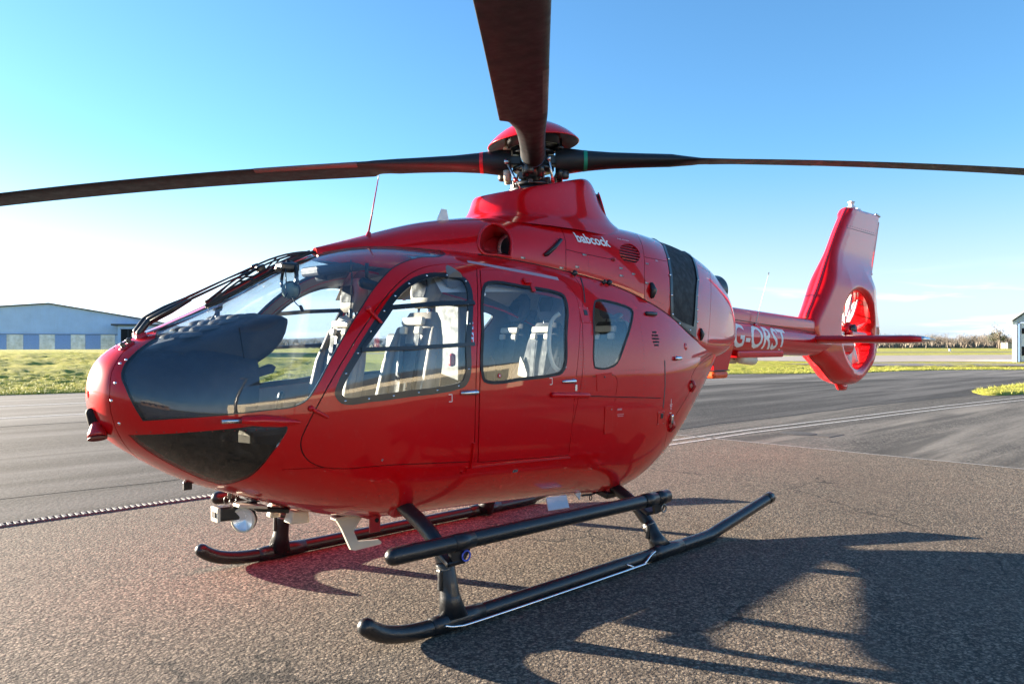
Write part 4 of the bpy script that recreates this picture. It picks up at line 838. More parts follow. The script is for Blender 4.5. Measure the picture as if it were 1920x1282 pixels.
gx, gz = np.meshgrid(np.arange(7.8, 10.25, .035), np.arange(.95, 3.36, .035)); G = np.stack([gx.ravel(), gz.ravel()], 1)
near_ = []
for q_ in (.006, .016, .030, .05, .075, .105, .14):
    A_ = np.array(fo); T_ = np.roll(A_, -1, 0) - np.roll(A_, 1, 0); T_ /= np.linalg.norm(T_, axis=1, keepdims=True); N_ = np.stack([-T_[:, 1], T_[:, 0]], 1)
    if not pip((A_ + N_ * .01)[5:6], A_)[0]: N_ = -N_
    Q_ = A_ + N_ * q_; Q_ = Q_[pip(Q_, A_)]; near_.append(Q_[segdist(Q_, A_) > q_ * .93])
lipr = [(FC.x + (FR + q) * math.cos(a), FC.z + (FR + q) * math.sin(a)) for q in (.012, .03, .055, .085) for a in np.linspace(0, 2 * math.pi, 73)[:-1]]
FO = np.array(fo)
G = np.concatenate([G[np.hypot(G[:, 0] - FC.x, G[:, 1] - FC.z) > FR + .10], np.array(lipr)])
G = G[pip(G, FO)]; G = G[segdist(G, FO) > .165]
NQ = np.concatenate(near_); NQ = NQ[np.hypot(NQ[:, 0] - FC.x, NQ[:, 1] - FC.z) > FR + .095]; G = np.concatenate([G, NQ])
insets = []
V2 = [Vector(p) for p in fo] + [Vector(p) for p in duct] + [Vector(p) for p in G]
nf, nd = len(fo), len(duct)
E2 = [(i, (i + 1) % nf) for i in range(nf)] + [(nf + i, nf + (i + 1) % nd) for i in range(nd)]
R2 = delaunay_2d_cdt(V2, E2, [], 0, 1e-6)
P2 = np.array([tuple(v) for v in R2[0]]); T2 = np.array([t for t in R2[2] if len(t) == 3]); C2 = P2[T2].mean(1)
T2 = T2[pip(C2, FO) & (np.hypot(C2[:, 0] - FC.x, C2[:, 1] - FC.z) > FR - .002)]
def fthick(p):
    x, z = p[:, 0], p[:, 1]
    d = segdist(p, FO); rr = np.hypot(x - FC.x, z - FC.z)
    up = np.clip((z - 2.20) / .55, 0, 1); up = up * up * (3 - 2 * up)
    T = .205 * (1 - up) + .088 * up                               # half thickness: shroud -> fin
    front = np.clip((8.75 - x) / .8, 0, 1) * (1 - up); T = T - .06 * front
    back = np.clip((x - 9.5) / .5, 0, 1); T = T * (1 - .45 * back * (1 - up))
    # fin tapers to a thin trailing edge, blunt leading edge
    te = np.interp(z, [.9, 2.4, 2.55, 3.34], [10.0, 9.78, 9.87, 10.21]); le = np.interp(z, [1.86, 3.3], [7.86, 9.03]); u = np.clip((x - le) / np.maximum(te - le, .1), 0, 1)
    wedge = np.clip(1.18 - 1.08 * u, .06, 1)
    T = T * ((1 - up) + up * wedge)
    R = .115 * (1 - up) + .10 * up
    topcut = z > 3.30
    e = np.clip(d / R, 0, 1); edge = np.sqrt(np.maximum(1 - (1 - e)**2, 0)); edge = np.where((u > .5) & (up > .5), np.clip(d / .02, 0, 1) ** .5, edge)
    edge = np.where(z > 3.22, np.maximum(edge, np.clip(d / .03, 0, 1)**.5), edge)
    lip = np.clip((rr - FR) / .085, 0, 1); lipf = 1 - .30 * (1 - np.sqrt(np.maximum(1 - (1 - lip)**2, 0)))
    return np.maximum(T * edge * lipf, .004)
def fpt(p): t = fthick(p); return np.stack([p[:, 0], -t, p[:, 1]], 1)
ft = fthick(P2); e_ = 2e-3
gxn = (fthick(P2 + [e_, 0]) - fthick(P2 - [e_, 0])) / (2 * e_); gzn = (fthick(P2 + [0, e_]) - fthick(P2 - [0, e_])) / (2 * e_)
LNf = np.stack([-gxn, -np.ones(len(P2)), -gzn], 1); LNf /= np.linalg.norm(LNf, axis=1, keepdims=True)
Vn = np.stack([P2[:, 0], -ft, P2[:, 1]], 1); a_ = Vn[T2]; fl = np.cross(a_[:, 1] - a_[:, 0], a_[:, 2] - a_[:, 0])[:, 1] > 0; T2[fl] = T2[fl][:, ::-1]
Vm = Vn * [1, -1, 1]; b_ = len(Vn)
edges = np.concatenate([T2[:, [0, 1]], T2[:, [1, 2]], T2[:, [2, 0]]]); ks = np.sort(edges, 1); key = ks[:, 0] * 100000 + ks[:, 1]; uu, cc = np.unique(key, return_counts=True); be = edges[np.isin(key, uu[cc == 1])]
Ff = [tuple(t) for t in T2] + [tuple(t[::-1] + b_) for t in T2] + [(e[1], e[0], e[0] + b_, e[1] + b_) for e in be]
me = bpy.data.meshes.new('tail_fin'); me.from_pydata([tuple(v) for v in np.concatenate([Vn, Vm])], [], Ff)
me.polygons.foreach_set('use_smooth', [True] * len(Ff)); me.update()
ln = []
for t in T2: ln += [tuple(LNf[i]) for i in t]
for t in T2: ln += [tuple(LNf[i] * [1, -1, 1]) for i in t[::-1]]
def rimn(i):
    p = P2[i]; r = np.array([FC.x - p[0], 0, FC.z - p[1]]); 
    if np.hypot(r[0], r[2]) < FR + .02: return r / np.linalg.norm(r)
    return None
for e in be:
    n0 = rimn(e[0])
    if n0 is not None: q = [rimn(e[1]), rimn(e[0]), rimn(e[0]), rimn(e[1])]
    else:
        d = P2[e[1]] - P2[e[0]]; n = np.array([-d[1], 0, d[0]]); n /= np.linalg.norm(n) + 1e-9; mid = (P2[e[0]] + P2[e[1]]) / 2
        if pip(np.array([mid + np.array([n[0], n[2]]) * .004]), FO)[0]: n = -n
        q = [n] * 4
    ln += [tuple(x) for x in q]
me.normals_split_custom_set(ln)
fin = obj('tail_fin', me, RED, heli)
part('fin_bumper', RED, fin, lambda m: m.tube([(8.80, 0, 1.03), (8.88, 0, .975), (8.98, 0, .965), (9.06, 0, 1.02)], [.04, .055, .055, .04], 14, round_=True))
part('fin_seam', GAP, fin, lambda m: m.tube([(8.80, -float(fthick(np.array([[8.80, 3.02]]))[0]) - .000, 3.02)] + [(x, -float(fthick(np.array([[x, 3.02 + .02 * (x - 8.8)]]))[0]), 3.02 + .02 * (x - 8.8)) for x in np.linspace(8.9, 10.05, 8)], .003, 6))
part('fin_screws', GAP, fin, lambda m: [m.lathe([(0, .002), (.006, .002), (.006, -.002)], (x, -float(fthick(np.array([[x, 3.05 + .02 * (x - 8.8)]]))[0]), 3.05 + .02 * (x - 8.8)), (0, -1, 0), 6) for x in np.linspace(8.9, 10.05, 14)], kind='stuff')
part('trim_tab', REDM, fin, lambda m: m.add([(10.195, -.006, 3.25), (9.925, -.006, 2.53), (9.955, -.006, 2.53), (10.225, -.006, 3.25), (10.195, .006, 3.25), (9.925, .006, 2.53), (9.955, .006, 2.53), (10.225, .006, 3.25)], [(0, 1, 2, 3), (7, 6, 5, 4), (0, 3, 7, 4), (1, 5, 6, 2), (3, 2, 6, 7), (0, 4, 5, 1)]))
bea = part('position_light', WHITE, fin, lambda m: m.lathe([(.05, 0), (.05, .02), (.035, .03), (.035, .07), (.045, .075), (.045, .085), (.02, .095), (0, .095)], (9.25, 0, 3.33), (0, 0, 1), 18))
part('fin_tip_light', [METAL, BLACK], fin, lambda m: m.tube([(10.12, 0, 3.35), (10.24, 0, 3.335)], .018, 10, round_=True))
part('fin_tip_antenna', WHITE, fin, lambda m: m.box((9.48, 0, 3.345), (.14, .04, .03), None, .7, .008))
# ducted fan: hub, blades, drive shaft fairing and stator vanes
fan = empty('ducted_fan', (0, 0, 0), parent=fin)
part('fan_hub', RED, fin, lambda m: m.lathe([(0, -.10), (.06, -.095), (.10, -.06), (.11, 0), (.11, .07), (.07, .10), (0, .11)], FC, (0, 1, 0), 28))
for k in range(10):
    a = 2 * math.pi * k / 10 + .18 * (k % 2) + .1; ca, sa = math.cos(a), math.sin(a); rd = Vector((ca, 0, sa)); tn = Vector((-sa, 0, ca)); Yv = Vector((0, 1, 0))
    def fb(m):
        V = []; F = []
        K = [(.10, .022, -1.1), (.16, .034, -1.05), (.22, .062, -1.0), (.36, .074, -.92), (.485, .082, -.85)]
        for r, hc, tw in K:
            cdir = tn * math.cos(tw) + Yv * math.sin(tw); nn = rd.cross(cdir)
            for u, t in ((-1, 0), (-.4, .007), (.4, .007), (1, 0), (.4, -.007), (-.4, -.007)): V.append(FC + rd * r + cdir * hc * u + nn * t + Vector((0, -.02, 0)))
        for i in range(4):
            for j in range(6): F.append((i * 6 + j, i * 6 + (j + 1) % 6, (i + 1) * 6 + (j + 1) % 6, (i + 1) * 6 + j))
        F += [tuple(range(5, -1, -1)), tuple(24 + j for j in range(6))]
        m.add(V, F, True)
    part('fan_blade', WHITE, fin, fb)
part('fan_spider', BLACK, fin, lambda m: (m.lathe([(0, 0), (.075, 0), (.075, .03), (0, .04)], FC + Vector((0, -.10, 0)), (0, -1, 0), 20)))
part('drive_shaft_fairing', RED, fin, lambda m: (m.tube([(8.72, .06, 1.66), (9.02, .03, 1.68), (9.30, -.02, 1.70)], [.045, .05, .05], 16, sx=.9), m.box((9.18, -.10, 1.645), (.52, .08, .085), Matrix.Rotation(.05, 3, 'Y'), 1, .025)))
for k in range(11):
    a = 2 * math.pi * k / 11 + .5; ca, sa = math.cos(a), math.sin(a); p = FC + Vector((ca, 0, sa)) * .30 + Vector((0, .11, 0)); tn = Vector((-sa, 0, ca)); rd = Vector((ca, 0, sa))
    M = Matrix((rd, tn, Vector((0, 1, 0)))).transposed()
    part('stator_vane', RED, fin, lambda m: m.box(p, (.40, .016, .075), M, 1, .005))
# ---------------------------------------------------------------- horizontal stabiliser
def foil(x0, x1, y, z, t, n=10):
    out = []; c = x1 - x0
    for k in range(2 * n):
        a = math.pi * k / n; u = (1 - math.cos(a)) / 2; th = t * (1.48 * math.sqrt(u) - .63 * u - 1.76 * u * u + 1.42 * u**3 - .5 * u**4)
        out.append(Vector((x0 + c * u, y, z + (-th if k < n else th) * 1.0)))
    return out
for s_ in (-1, 1):
    rr2 = [foil(7.74, 8.33, s_ * .10, 1.578, .098), foil(7.77, 8.32, s_ * .3, 1.578, .096), foil(7.80, 8.30, s_ * .9, 1.577, .094), foil(7.82, 8.29, s_ * 1.17, 1.577, .092), foil(7.90, 8.29, s_ * 1.26, 1.575, .07), foil(8.04, 8.30, s_ * 1.30, 1.573, .03)]
    st = ringskin('horizontal_stabiliser', rr2, RED, heli, cap=(False, True))
    part('tip_light', CHROME if s_ < 0 else GREENB, st, lambda m: m.tube([(7.97, s_ * 1.275, 1.577), (8.06, s_ * 1.30, 1.575)], [.028, .02], 12, round_=True))
    part('tip_fairing', CREAM, st, lambda m: m.tube([(8.08, s_ * 1.29, 1.572), (8.22, s_ * 1.32, 1.568)], [.024, .012], 10, round_=True))
    part('stabiliser_root_seal', BLACK, st, lambda m: m.tube([(7.79, s_ * .185, 1.578), (8.32, s_ * .175, 1.578)], .030, 12, round_=True, sx=1.0))
# ---------------------------------------------------------------- landing gear
def bez(P, n=6):
    P = [Vector(p) for p in P]; out = []
    for i in range(len(P) - 1):
        p0, p1, p2, p3 = P[max(i - 1, 0)], P[i], P[i + 1], P[min(i + 2, len(P) - 1)]
        for j in range(n):
            t = j / n; out.append(0.5 * ((2 * p1) + (-p0 + p2) * t + (2 * p0 - 5 * p1 + 4 * p2 - p3) * t * t + (-p0 + 3 * p1 - 3 * p2 + p3) * t**3))
    return out + [P[-1]]
FRONT = [(0, .62), (.35, .61), (.50, .59), (.60, .553), (.70, .51), (.79, .455), (.86, .39), (.915, .29), (.948, .17), (.962, .06)]
REAR = [(0, .47), (.35, .465), (.50, .435), (.60, .395), (.70, .338), (.775, .27), (.83, .205), (.885, .13), (.93, .06)]
for s_ in (-1, 1):
    y = s_ * .965
    P = [(.972, y, .152), (1.02, y, .118), (1.10, y, .082), (1.22, y, .056), (1.36, y, .046), (1.6, y, .046), (2.2, y, .046), (3.0, y, .046), (3.6, y, .046), (4.0, y, .048), (4.12, y, .055), (4.24, y, .074), (4.5, y, .115), (5.06, y, .205)]
    sk = part('skid_tube', SKIDM, heli, lambda m: m.tube(bez(P, 5), .044, 20, round_=True))
    part('skid_end_cap', SKIDM, sk, lambda m: m.tube([(5.0, y, .196), (5.075, y, .208)], .047, 18))
    for x0 in (1.523, 3.49):
        part('skid_saddle', SKIDM, sk, lambda m: m.tube([(x0 - .16, y, .047), (x0 - .1, y, .047), (x0, y, .05), (x0 + .1, y, .047), (x0 + .20, y, .047)], [.046, .05, .053, .05, .046], 18))
    part('wear_shoe', SKIDM, sk, lambda m: m.tube([(3.3, y - .0, .03), (4.15, y, .035)], .034, 12, sx=1.2))
    part('grounding_rod', CHROME, sk, lambda m: m.tube(bez([(1.42, y - .052, .055), (1.50, y - .060, .035), (1.72, y - .066, .028), (3.05, y - .066, .028), (3.16, y - .062, .035), (3.24, y - .055, .07), (3.30, y - .05, .085)], 5), .0085, 10)) if s_ < 0 else None
    part('rod_clip', CHROME, sk, lambda m: m.tube([(3.05, y - .066, .028), (2.98, y - .045, .06)], .006, 8)) if s_ < 0 else None
    for nm, x0, K in (('front_cross_tube', 1.523, FRONT), ('rear_cross_tube', 3.49, REAR)):
        pts = bez([(x0, s_ * a, b) for a, b in K], 4)
        ct = part(nm, SKIDM, heli, lambda m: m.tube(pts, .044, 20))
        n = len(pts); c = pts[-1]; low = pts[int(n * .72)]; d = (c - low).normalized()
        # lower leg sleeve flares onto the skid
        part('leg_sleeve', SKIDM, ct, lambda m: m.tube([low, low + d * .02, low.lerp(c, .4), low.lerp(c, .62), c], [.047, .050, .049, .054, .078], 20, sx=1.05))
        part('sleeve_band', STEEL, ct, lambda m: m.tube([low.lerp(c, .12), low.lerp(c, .15)], .0525, 20))
        part('sleeve_clamp', SKIDM, ct, lambda m: m.box(low.lerp(c, .30) + Vector((-.05, s_ * .006, 0)), (.035, .03, .11), None, .7, .008))
    # boarding step tube with clamps and lifting rings
    zs = lambda x: .476 - .012 * (x - 1.07)
    ys = s_ * 1.01
    stp = part('boarding_step', SKIDM, heli, lambda m: m.tube([(1.10, ys, zs(1.1)), (2.2, ys, zs(2.2)), (3.34, ys, zs(3.34))], .044, 22, round_=True))
    part('step_collar', SKIDM, stp, lambda m: m.tube([(3.16, ys, zs(3.16)), (3.30, ys, zs(3.3))], .048, 20))
    for x0, K in ((1.523, FRONT), (3.36, REAR)):
        part('step_bracket', SKIDM, stp, lambda m: m.box((x0 - .01, s_ * (.93 if x0 < 2 else .89), zs(x0) - .075), (.13, .17, .03), Matrix.Rotation(s_ * -.5, 3, 'X'), 1, .01))
        part('step_clamp', SKIDM, stp, lambda m: m.tube([(x0 - .05, ys, zs(x0)), (x0 + .09, ys, zs(x0))], .0465, 20))
        part('bracket_plate', SKIDM, stp, lambda m: m.prism([(-.06, -.04), (.10, -.035), (.05, -.10), (-.04, -.11)], (x0, s_ * .985, zs(x0)), (1, 0, 0), (0, 0, 1), (0, s_, 0), .02))
        part('tie_down_ring', BLUEM if x0 < 2 else STEEL, stp, lambda m: m.tube([(x0 + .045 + .027 * math.cos(a), s_ * 1.015, zs(x0) - .080 + .027 * math.sin(a)) for a in np.linspace(0, 2 * math.pi, 20)], .005, 8, cap=False))
# cross tube clamps and belly saddles
for x0, z0 in ((1.523, .54), (3.49, .40)):
    for s_ in (-1, 1): part('cross_tube_saddle', REDM, heli, lambda m: m.box((x0, s_ * .47, z0 + .03), (.12, .08, .09), Matrix.Rotation(s_ * -.35, 3, 'X'), .9, .02))
# ---------------------------------------------------------------- fittings on the skin
RIVM = plain('rivet_red', (.20, .006, .008), .4)
def wall_line(loft, pts, n=6):
    out = []
    for i in range(len(pts) - 1):
        for j in range(n): t = j / n; out.append((pts[i][0] * (1 - t) + pts[i + 1][0] * t, pts[i][1] * (1 - t) + pts[i + 1][1] * t))
    return out + [pts[-1]]
def strap_on(m, loft, pts, w, th, off, side):
    """flat bar following the skin"""
    L = wall_line(loft, pts, 8); A = []
    for i, (x, z) in enumerate(L):
        P, T, B, N = frame(loft, x, z, side)
        q0 = L[max(i - 1, 0)]; q1 = L[min(i + 1, len(L) - 1)]
        d = (frame(loft, *q1, side)[0] - frame(loft, *q0, side)[0]).normalized(); c = N.cross(d)
        A.append([P + N * off + c * w / 2, P + N * off - c * w / 2, P + N * (off + th) - c * w / 2, P + N * (off + th) + c * w / 2])
    V = [p for a in A for p in a]; F = [(i * 4 + k, i * 4 + (k + 1) % 4, (i + 1) * 4 + (k + 1) % 4, (i + 1) * 4 + k) for i in range(len(A) - 1) for k in range(4)]
    F += [(3, 2, 1, 0), tuple(len(V) - 4 + k for k in range(4))]
    m.add(V, F)
fr_line = POD.inset(PO['win_front'], .018)
LP = POD.pt(np.array([p[0] for p in fr_line]), np.array([p[1] for p in fr_line])); cum = np.concatenate([[0], np.cumsum(np.linalg.norm(np.diff(LP, axis=0), axis=1))])
for side, dr, sl in ((-1, door_L, slide_L), (1, door_R, slide_R)):
    # vent pane rails of the front window
    part('vent_pane_rail', BLACK, dr, lambda m: strap_on(m, POD, [(1.349, 1.716), (1.60, 1.742), (1.90, 1.761)], .026, .012, .000, side))
    part('vent_pane_rail', BLACK, dr, lambda m: strap_on(m, POD, [(1.130, 1.486), (1.443, 1.497), (1.84, 1.518)], .022, .012, .000, side))
    part('vent_pane_rail', BLACK, dr, lambda m: strap_on(m, POD, [(1.135, 1.49), (1.349, 1.716)], .018, .012, .001, side))
    part('vent_pane_frame', METAL, dr, lambda m: strap_on(m, POD, [(1.828, 1.52), (1.868, 1.76)], .02, .006, -.006, side))
    for k in range(19):
        s = cum[-1] * (k + .4) / 19; i = int(np.searchsorted(cum, s)) - 1; P = Vector(LP[max(i, 0)]); N = Vector(POD.nrm(LP[max(i, 0)][None])[0])
        if side > 0: P.y *= -1; N.y *= -1
        part('window_screw', CHROME, dr, lambda m: m.lathe([(0, .005), (.0055, .004), (.0065, .001)], P, N, 10))
    for k in range(9):
        part('rail_screw', STEEL, dr, lambda m: fcyl(m, POD, 1.42 + k * .053, 1.722 + .0042 * k - .010, [(0, .014), (.003, .013), (.0035, .011)], side, 6)) if k % 2 == 0 else None
    # door handles
    def handle(m, x, z):
        P, T, B, N = frame(POD, x, z, side)
        m.tube([P - T * .058 + N * .006, P - T * .04 + N * .022, P + N * .026, P + T * .035 + N * .024, P + T * .05 + N * .012], [.010, .0125, .014, .014, .012], 12, round_=True, sx=1.1)
        m.lathe([(0, .012), (.016, .010), (.018, .0)], P + T * .045, N, 14)
    part('door_handle', CHROME, dr, lambda m: handle(m, 1.785, 1.240))
    part('door_handle', CHROME, sl, lambda m: handle(m, 2.625, 1.277))
    part('handle_recess', REDM, dr, lambda m: fbox(m, POD, 1.77, 1.243, .10, .03, .004, 0, 0, .002, side))
    part('latch_plate', METAL, heli, lambda m: fbox(m, POD, 2.697, 1.232, .018, .042, .004, 0, 0, .001, side))
    # hinges of the front door
    for (xa, za, xb, zb) in ((1.215, 1.70, 1.262, 1.63), (.855, 1.195, .932, 1.148)):
        P, T, B, N = frame(POD, xa, za, side); Q, T2, B2, N2 = frame(POD, xb, zb, side)
        h = part('door_hinge', RED, dr, lambda m: (m.tube([P + N * .012, Q + N * .010], [.011, .008], 12, round_=True), m.lathe([(0, .026), (.012, .024), (.016, .012), (.016, 0)], P, N, 14)))
    # sliding door rails and stops
    def rail(m):
        pts = [(2.47, 1.197), (2.6, 1.19), (2.8, 1.178)]
        out = [frame(POD, *q, side)[0] + frame(POD, *q, side)[3] * .012 for q in wall_line(POD, pts, 5)]
        m.tube(out, .018, 12, round_=True)
    part('slide_rail_fairing', RED, sl, rail)
    part('slide_rail', RED, heli, lambda m: strap_on(m, POD, [(2.80, 1.177), (3.2, 1.152), (3.63, 1.125)], .026, .012, 0, side))
    part('slide_rail_slot', GAP, heli, lambda m: strap_on(m, POD, [(2.82, 1.173), (3.2, 1.149), (3.62, 1.122)], .006, .003, .0115, side))
    part('lower_slide_rail', RED, heli, lambda m: strap_on(m, POD, [(1.80, .790), (2.2, .780), (2.69, .762)], .03, .014, 0, side))
    part('rail_stop', RED, heli, lambda m: (strap_on(m, POD, [(1.822, .95), (1.832, .80)], .012, .014, 0, side), strap_on(m, POD, [(1.77, .778), (1.96, .772)], .014, .012, 0, side)))
    part('step_light', CHROME, heli, lambda m: fbox(m, POD, 2.218, .735, .04, .018, .006, 0, 0, .002, side))
    part('roof_strip', WHITEL if False else plain('pale_strip_%d' % side, (.42, .30, .36), .4), sl, lambda m: strap_on(m, POD, [(2.028, 2.032), (2.35, 1.995), (2.721, 1.957)], .03, .002, .0, side))
    part('window_bracket', RED, sl, lambda m: (fbox(m, POD, 2.40, 1.918, .06, .045, .022, 0, 0, .006, side), fbox(m, POD, 2.425, 1.875, .03, .05, .012, 0, 0, .004, side)))
    part('rescue_label', WHITEL, sl, lambda m: fbox(m, POD, 2.497, 1.905, .055, .022, .0015, 0.0, -.06, 0, side))
    # round stickers in the corners of the sliding window
    for xx, zz, mt in ((2.02, 1.33, REDB), (2.0, 1.82, WHITEL), (2.60, 1.37, REDB)):
        st_ = part('window_sticker', mt, sl, lambda m: fcyl(m, POD, xx, zz, [(0, .0025), (.013, .0025), (.013, .001)], side, 18))
        if mt is REDB: part('sticker_centre', WHITEL, st_, lambda m: fcyl(m, POD, xx, zz, [(0, .0035), (.006, .0035)], side, 12))
    # fuselage side fittings
    part('side_light', CHROME, heli, lambda m: (lambda f: m.tube([f[0] + f[3] * .012 - f[1] * .02, f[0] + f[3] * .02 + f[1] * .028], [.018, .016], 14, round_=True))(frame(POD, 3.889, 1.409, side)))
    part('fuel_cap', RED, heli, lambda m: fcyl(m, POD, 4.08, 1.50, [(0, .004), (.026, .004), (.03, 0)], side, 20))
    part('step_recess', BLACK, heli, lambda m: (lambda f: m.tube([f[0] - f[1] * .055 + f[3] * .006, f[0] + f[1] * .055 + f[3] * .010], [.015, .017], 14, round_=True, sx=1.0))(frame(POD, 3.62, 1.742, side)))
    for k in range(5):
        zz = 1.607 - k * .024; hw = [.028, .04, .046, .042, .028][k]
        part('side_vent_slot', GAP, heli, lambda m: fbox(m, POD, 3.612, zz, hw * 2, .013, .004, -.002, 0, .001, side))
    part('static_strip', plain('grey_strip_%d' % side, (.045, .045, .04), .5), heli, lambda m: strap_on(m, POD, [(3.706, 1.395), (3.70, 1.2), (3.675, 1.045)], .012, .0015, 0, side))
    part('antenna_strip', plain('dark_strip_%d' % side, (.02, .015, .015), .5), heli, lambda m: strap_on(m, POD, [(2.975, 1.985), (2.93, 1.90), (2.885, 1.80)], .012, .0015, 0, side))
    for (xc, zc, a, b, nm) in ((2.851, 1.715, .048, .055, 'power_socket'), (3.652, .972, .045, .05, 'power_socket')):
        sq = part('socket_panel', RED, heli, lambda m: fbox(m, POD, xc, zc, a * 2, b * 2, .003, 0, 0, .002, side))
        part('socket', BLACK, sq, lambda m: fbox(m, POD, xc + .008, zc + .015, .034, .038, .007, 0, 0, .003, side))
        for dx in (-1, 1):
            for dz in (-1, 1): part('panel_screw', STEEL, sq, lambda m: fcyl(m, POD, xc + dx * (a - .008), zc + dz * (b - .008), [(0, .005), (.0035, .0045), (.004, .003)], side, 6))
    part('fuel_flap', RED, heli, lambda m: fbox(m, POD, 2.985, 1.262, .165, .115, .004, 0, .05, .003, side))
    part('flap_lock', BLACK, heli, lambda m: fcyl(m, POD, 2.985, 1.295, [(0, .008), (.006, .008), (.007, .003)], side, 10))
    part('service_flap', RED, heli, lambda m: fbox(m, POD, 3.03, 1.00, .085, .19, .004, 0, .02, .003, side))
    part('flap_button', STEEL, heli, lambda m: fcyl(m, POD, 3.055, 1.07, [(0, .008), (.005, .008), (.006, .003)], side, 10))
    part('placard', plain('placard_%d' % side, (.62, .25, .26), .5), heli, lambda m: (fbox(m, POD, 3.15, 1.065, .05, .012, .0012, 0, 0, 0, side), fbox(m, POD, 3.16, 1.03, .07, .005, .0012, 0, 0, 0, side), fbox(m, POD, 3.16, 1.018, .06, .005, .0012, 0, 0, 0, side)))
    part('earth_symbol', WHITEL, heli, lambda m: [fbox(m, POD, 3.795, 1.075 - k * .012, w_, .005, .0012, 0, 0, 0, side) for k, w_ in enumerate((.006, .036, .028, .02, .014))] + [fbox(m, POD, 3.795, 1.09, .005, .03, .0012, 0, 0, 0, side), fbox(m, POD, 3.795, 1.0, .03, .004, .0012, 0, 0, 0, side)])
    part('rear_door_handle', CHROME, heli, lambda m: (lambda f: m.tube([f[0] + f[3] * .014 + f[2] * .025, f[0] + f[3] * .018 - f[2] * .025], .012, 12, round_=True))(frame(POD, 3.80, .955, side)))
    part('rear_door_hinge', REDM, heli, lambda m: (lambda f: m.tube([f[0] + f[3] * .010 + f[2] * .03, f[0] + f[3] * .03, f[0] + f[3] * .006 - f[2] * .04], .014, 10, round_=True))(frame(POD, 3.83, .90, side)))
    part('rear_door_hinge', REDM, heli, lambda m: (lambda f: m.tube([f[0] + f[3] * .010 + f[2] * .03, f[0] + f[3] * .03, f[0] + f[3] * .006 - f[2] * .04], .014, 10, round_=True))(frame(POD, 4.165, 1.19, side)))
    # deck line fittings
    for xx, zz, r in ((2.926, 2.004, .017), (3.20, 1.955, .014), (3.262, 1.955, .018)):
        part('deck_knob', BLACK, heli, lambda m: fcyl(m, POD, xx, zz, [(0, .03), (r, .028), (r, 0)], side, 14))
    for xx, zz in ((3.485, 1.945), (3.565, 1.915)):
        part('deck_vent_cap', BLACK, heli, lambda m: (lambda f: m.tube([f[0] + f[3] * .005, f[0] + f[3] * .022 + f[2] * .03, f[0] + f[3] * .0 + f[2] * .055], [.022, .022, .016], 12, round_=True))(frame(POD, xx, zz, side)))
    def door_rivets(m):
        for k in range(26):
            for q in (2.755, 2.785): fcyl(m, POD, q, 1.16 + k * .023, [(0, .0015), (.0028, .001), (.003, 0)], side, 5)
        for k in range(22): fcyl(m, POD, 3.42 + .002 * k, 1.16 + k * .032, [(0, .0015), (.003, .001), (.003, 0)], side, 5)
        for k in range(34): fcyl(m, POD, .16 + k * .045 if k < 12 else .9 + (k - 12) * .13, 1.10 if k < 12 else .71 + .002 * (k % 3), [(0, .002), (.0035, .0015), (.004, 0)], side, 5) if k < 12 else None
    part('rivets', RIVM, heli, door_rivets, kind='stuff')
    def more_rivets(m):
        for k in range(40): fcyl(m, POD, .95 + k * .07, .690 if k < 20 else .685 - .001 * k, [(0, .0018), (.003, .0012), (.0034, 0)], side, 5)
        for k in range(24): fcyl(m, POD, 2.86 + .035 * k, 1.185 - .0025 * k, [(0, .0018), (.003, .0012), (.0034, 0)], side, 5)
        for k in range(18): fcyl(m, POD, 2.93 + .03 * k, 1.335, [(0, .0018), (.003, .0012), (.0034, 0)], side, 5) if k > 8 else None
        for k in range(14): fcyl(m, COWL, 3.085, 2.03 + .02 * k, [(0, .0018), (.003, .0012), (.0034, 0)], side, 5)
        for k in range(22): fcyl(m, COWL, 3.10 + .036 * k, 1.975 - .0085 * k + .03, [(0, .0018), (.003, .0012), (.0034, 0)], side, 5)
    part('rivets', RIVM, heli, more_rivets, kind='stuff')
    # nose screws
    for xx, zz in ((.083, 1.333), (.068, 1.25), (.113, 1.425), (.137, 1.443), (.10, 1.14)):
        part('nose_screw', CHROME, heli, lambda m: fcyl(m, POD, xx, zz, [(0, .004), (.006, .003), (.0075, 0)], side, 8))
    # pitot tube
    def pit(m):
        Q = [frame(POD, q, z, side) for q, z in ((.56, 1.150), (.64, 1.145), (.72, 1.135), (.80, 1.128))]
        m.mat(0).tube([Q[0][0] + Q[0][3] * .045, Q[1][0] + Q[1][3] * .040, Q[2][0] + Q[2][3] * .022, Q[3][0] + Q[3][3] * .0], [.022, .030, .026, .008], 14, round_=True)
        m.mat(1).tube([Q[0][0] + Q[0][3] * .045 + Vector((-.115, side * -.0, .003)), Q[0][0] + Q[0][3] * .045 + Vector((-.01, 0, 0))], [.009, .011], 12)
        m.mat(0).box(Q[1][0] + Q[1][3] * .02, (.10, .03, .03), Matrix((Q[1][1], Q[1][2], Q[1][3])).transposed(), 1, .01)
    part('pitot_probe', [RED, METAL], heli, pit, fix=False)
    # cowling fittings
    hb = part('cowling_grab_handle', BLACK, cowl, lambda m: (lambda a, b: m.tube([a[0], a[0] + a[3] * .02, a[0].lerp(b[0], .5) + a[3] * .03, b[0] + b[3] * .02, b[0]], .014, 12, round_=True))(frame(COWL, 2.705, 2.128, side), frame(COWL, 2.845, 2.232, side)))
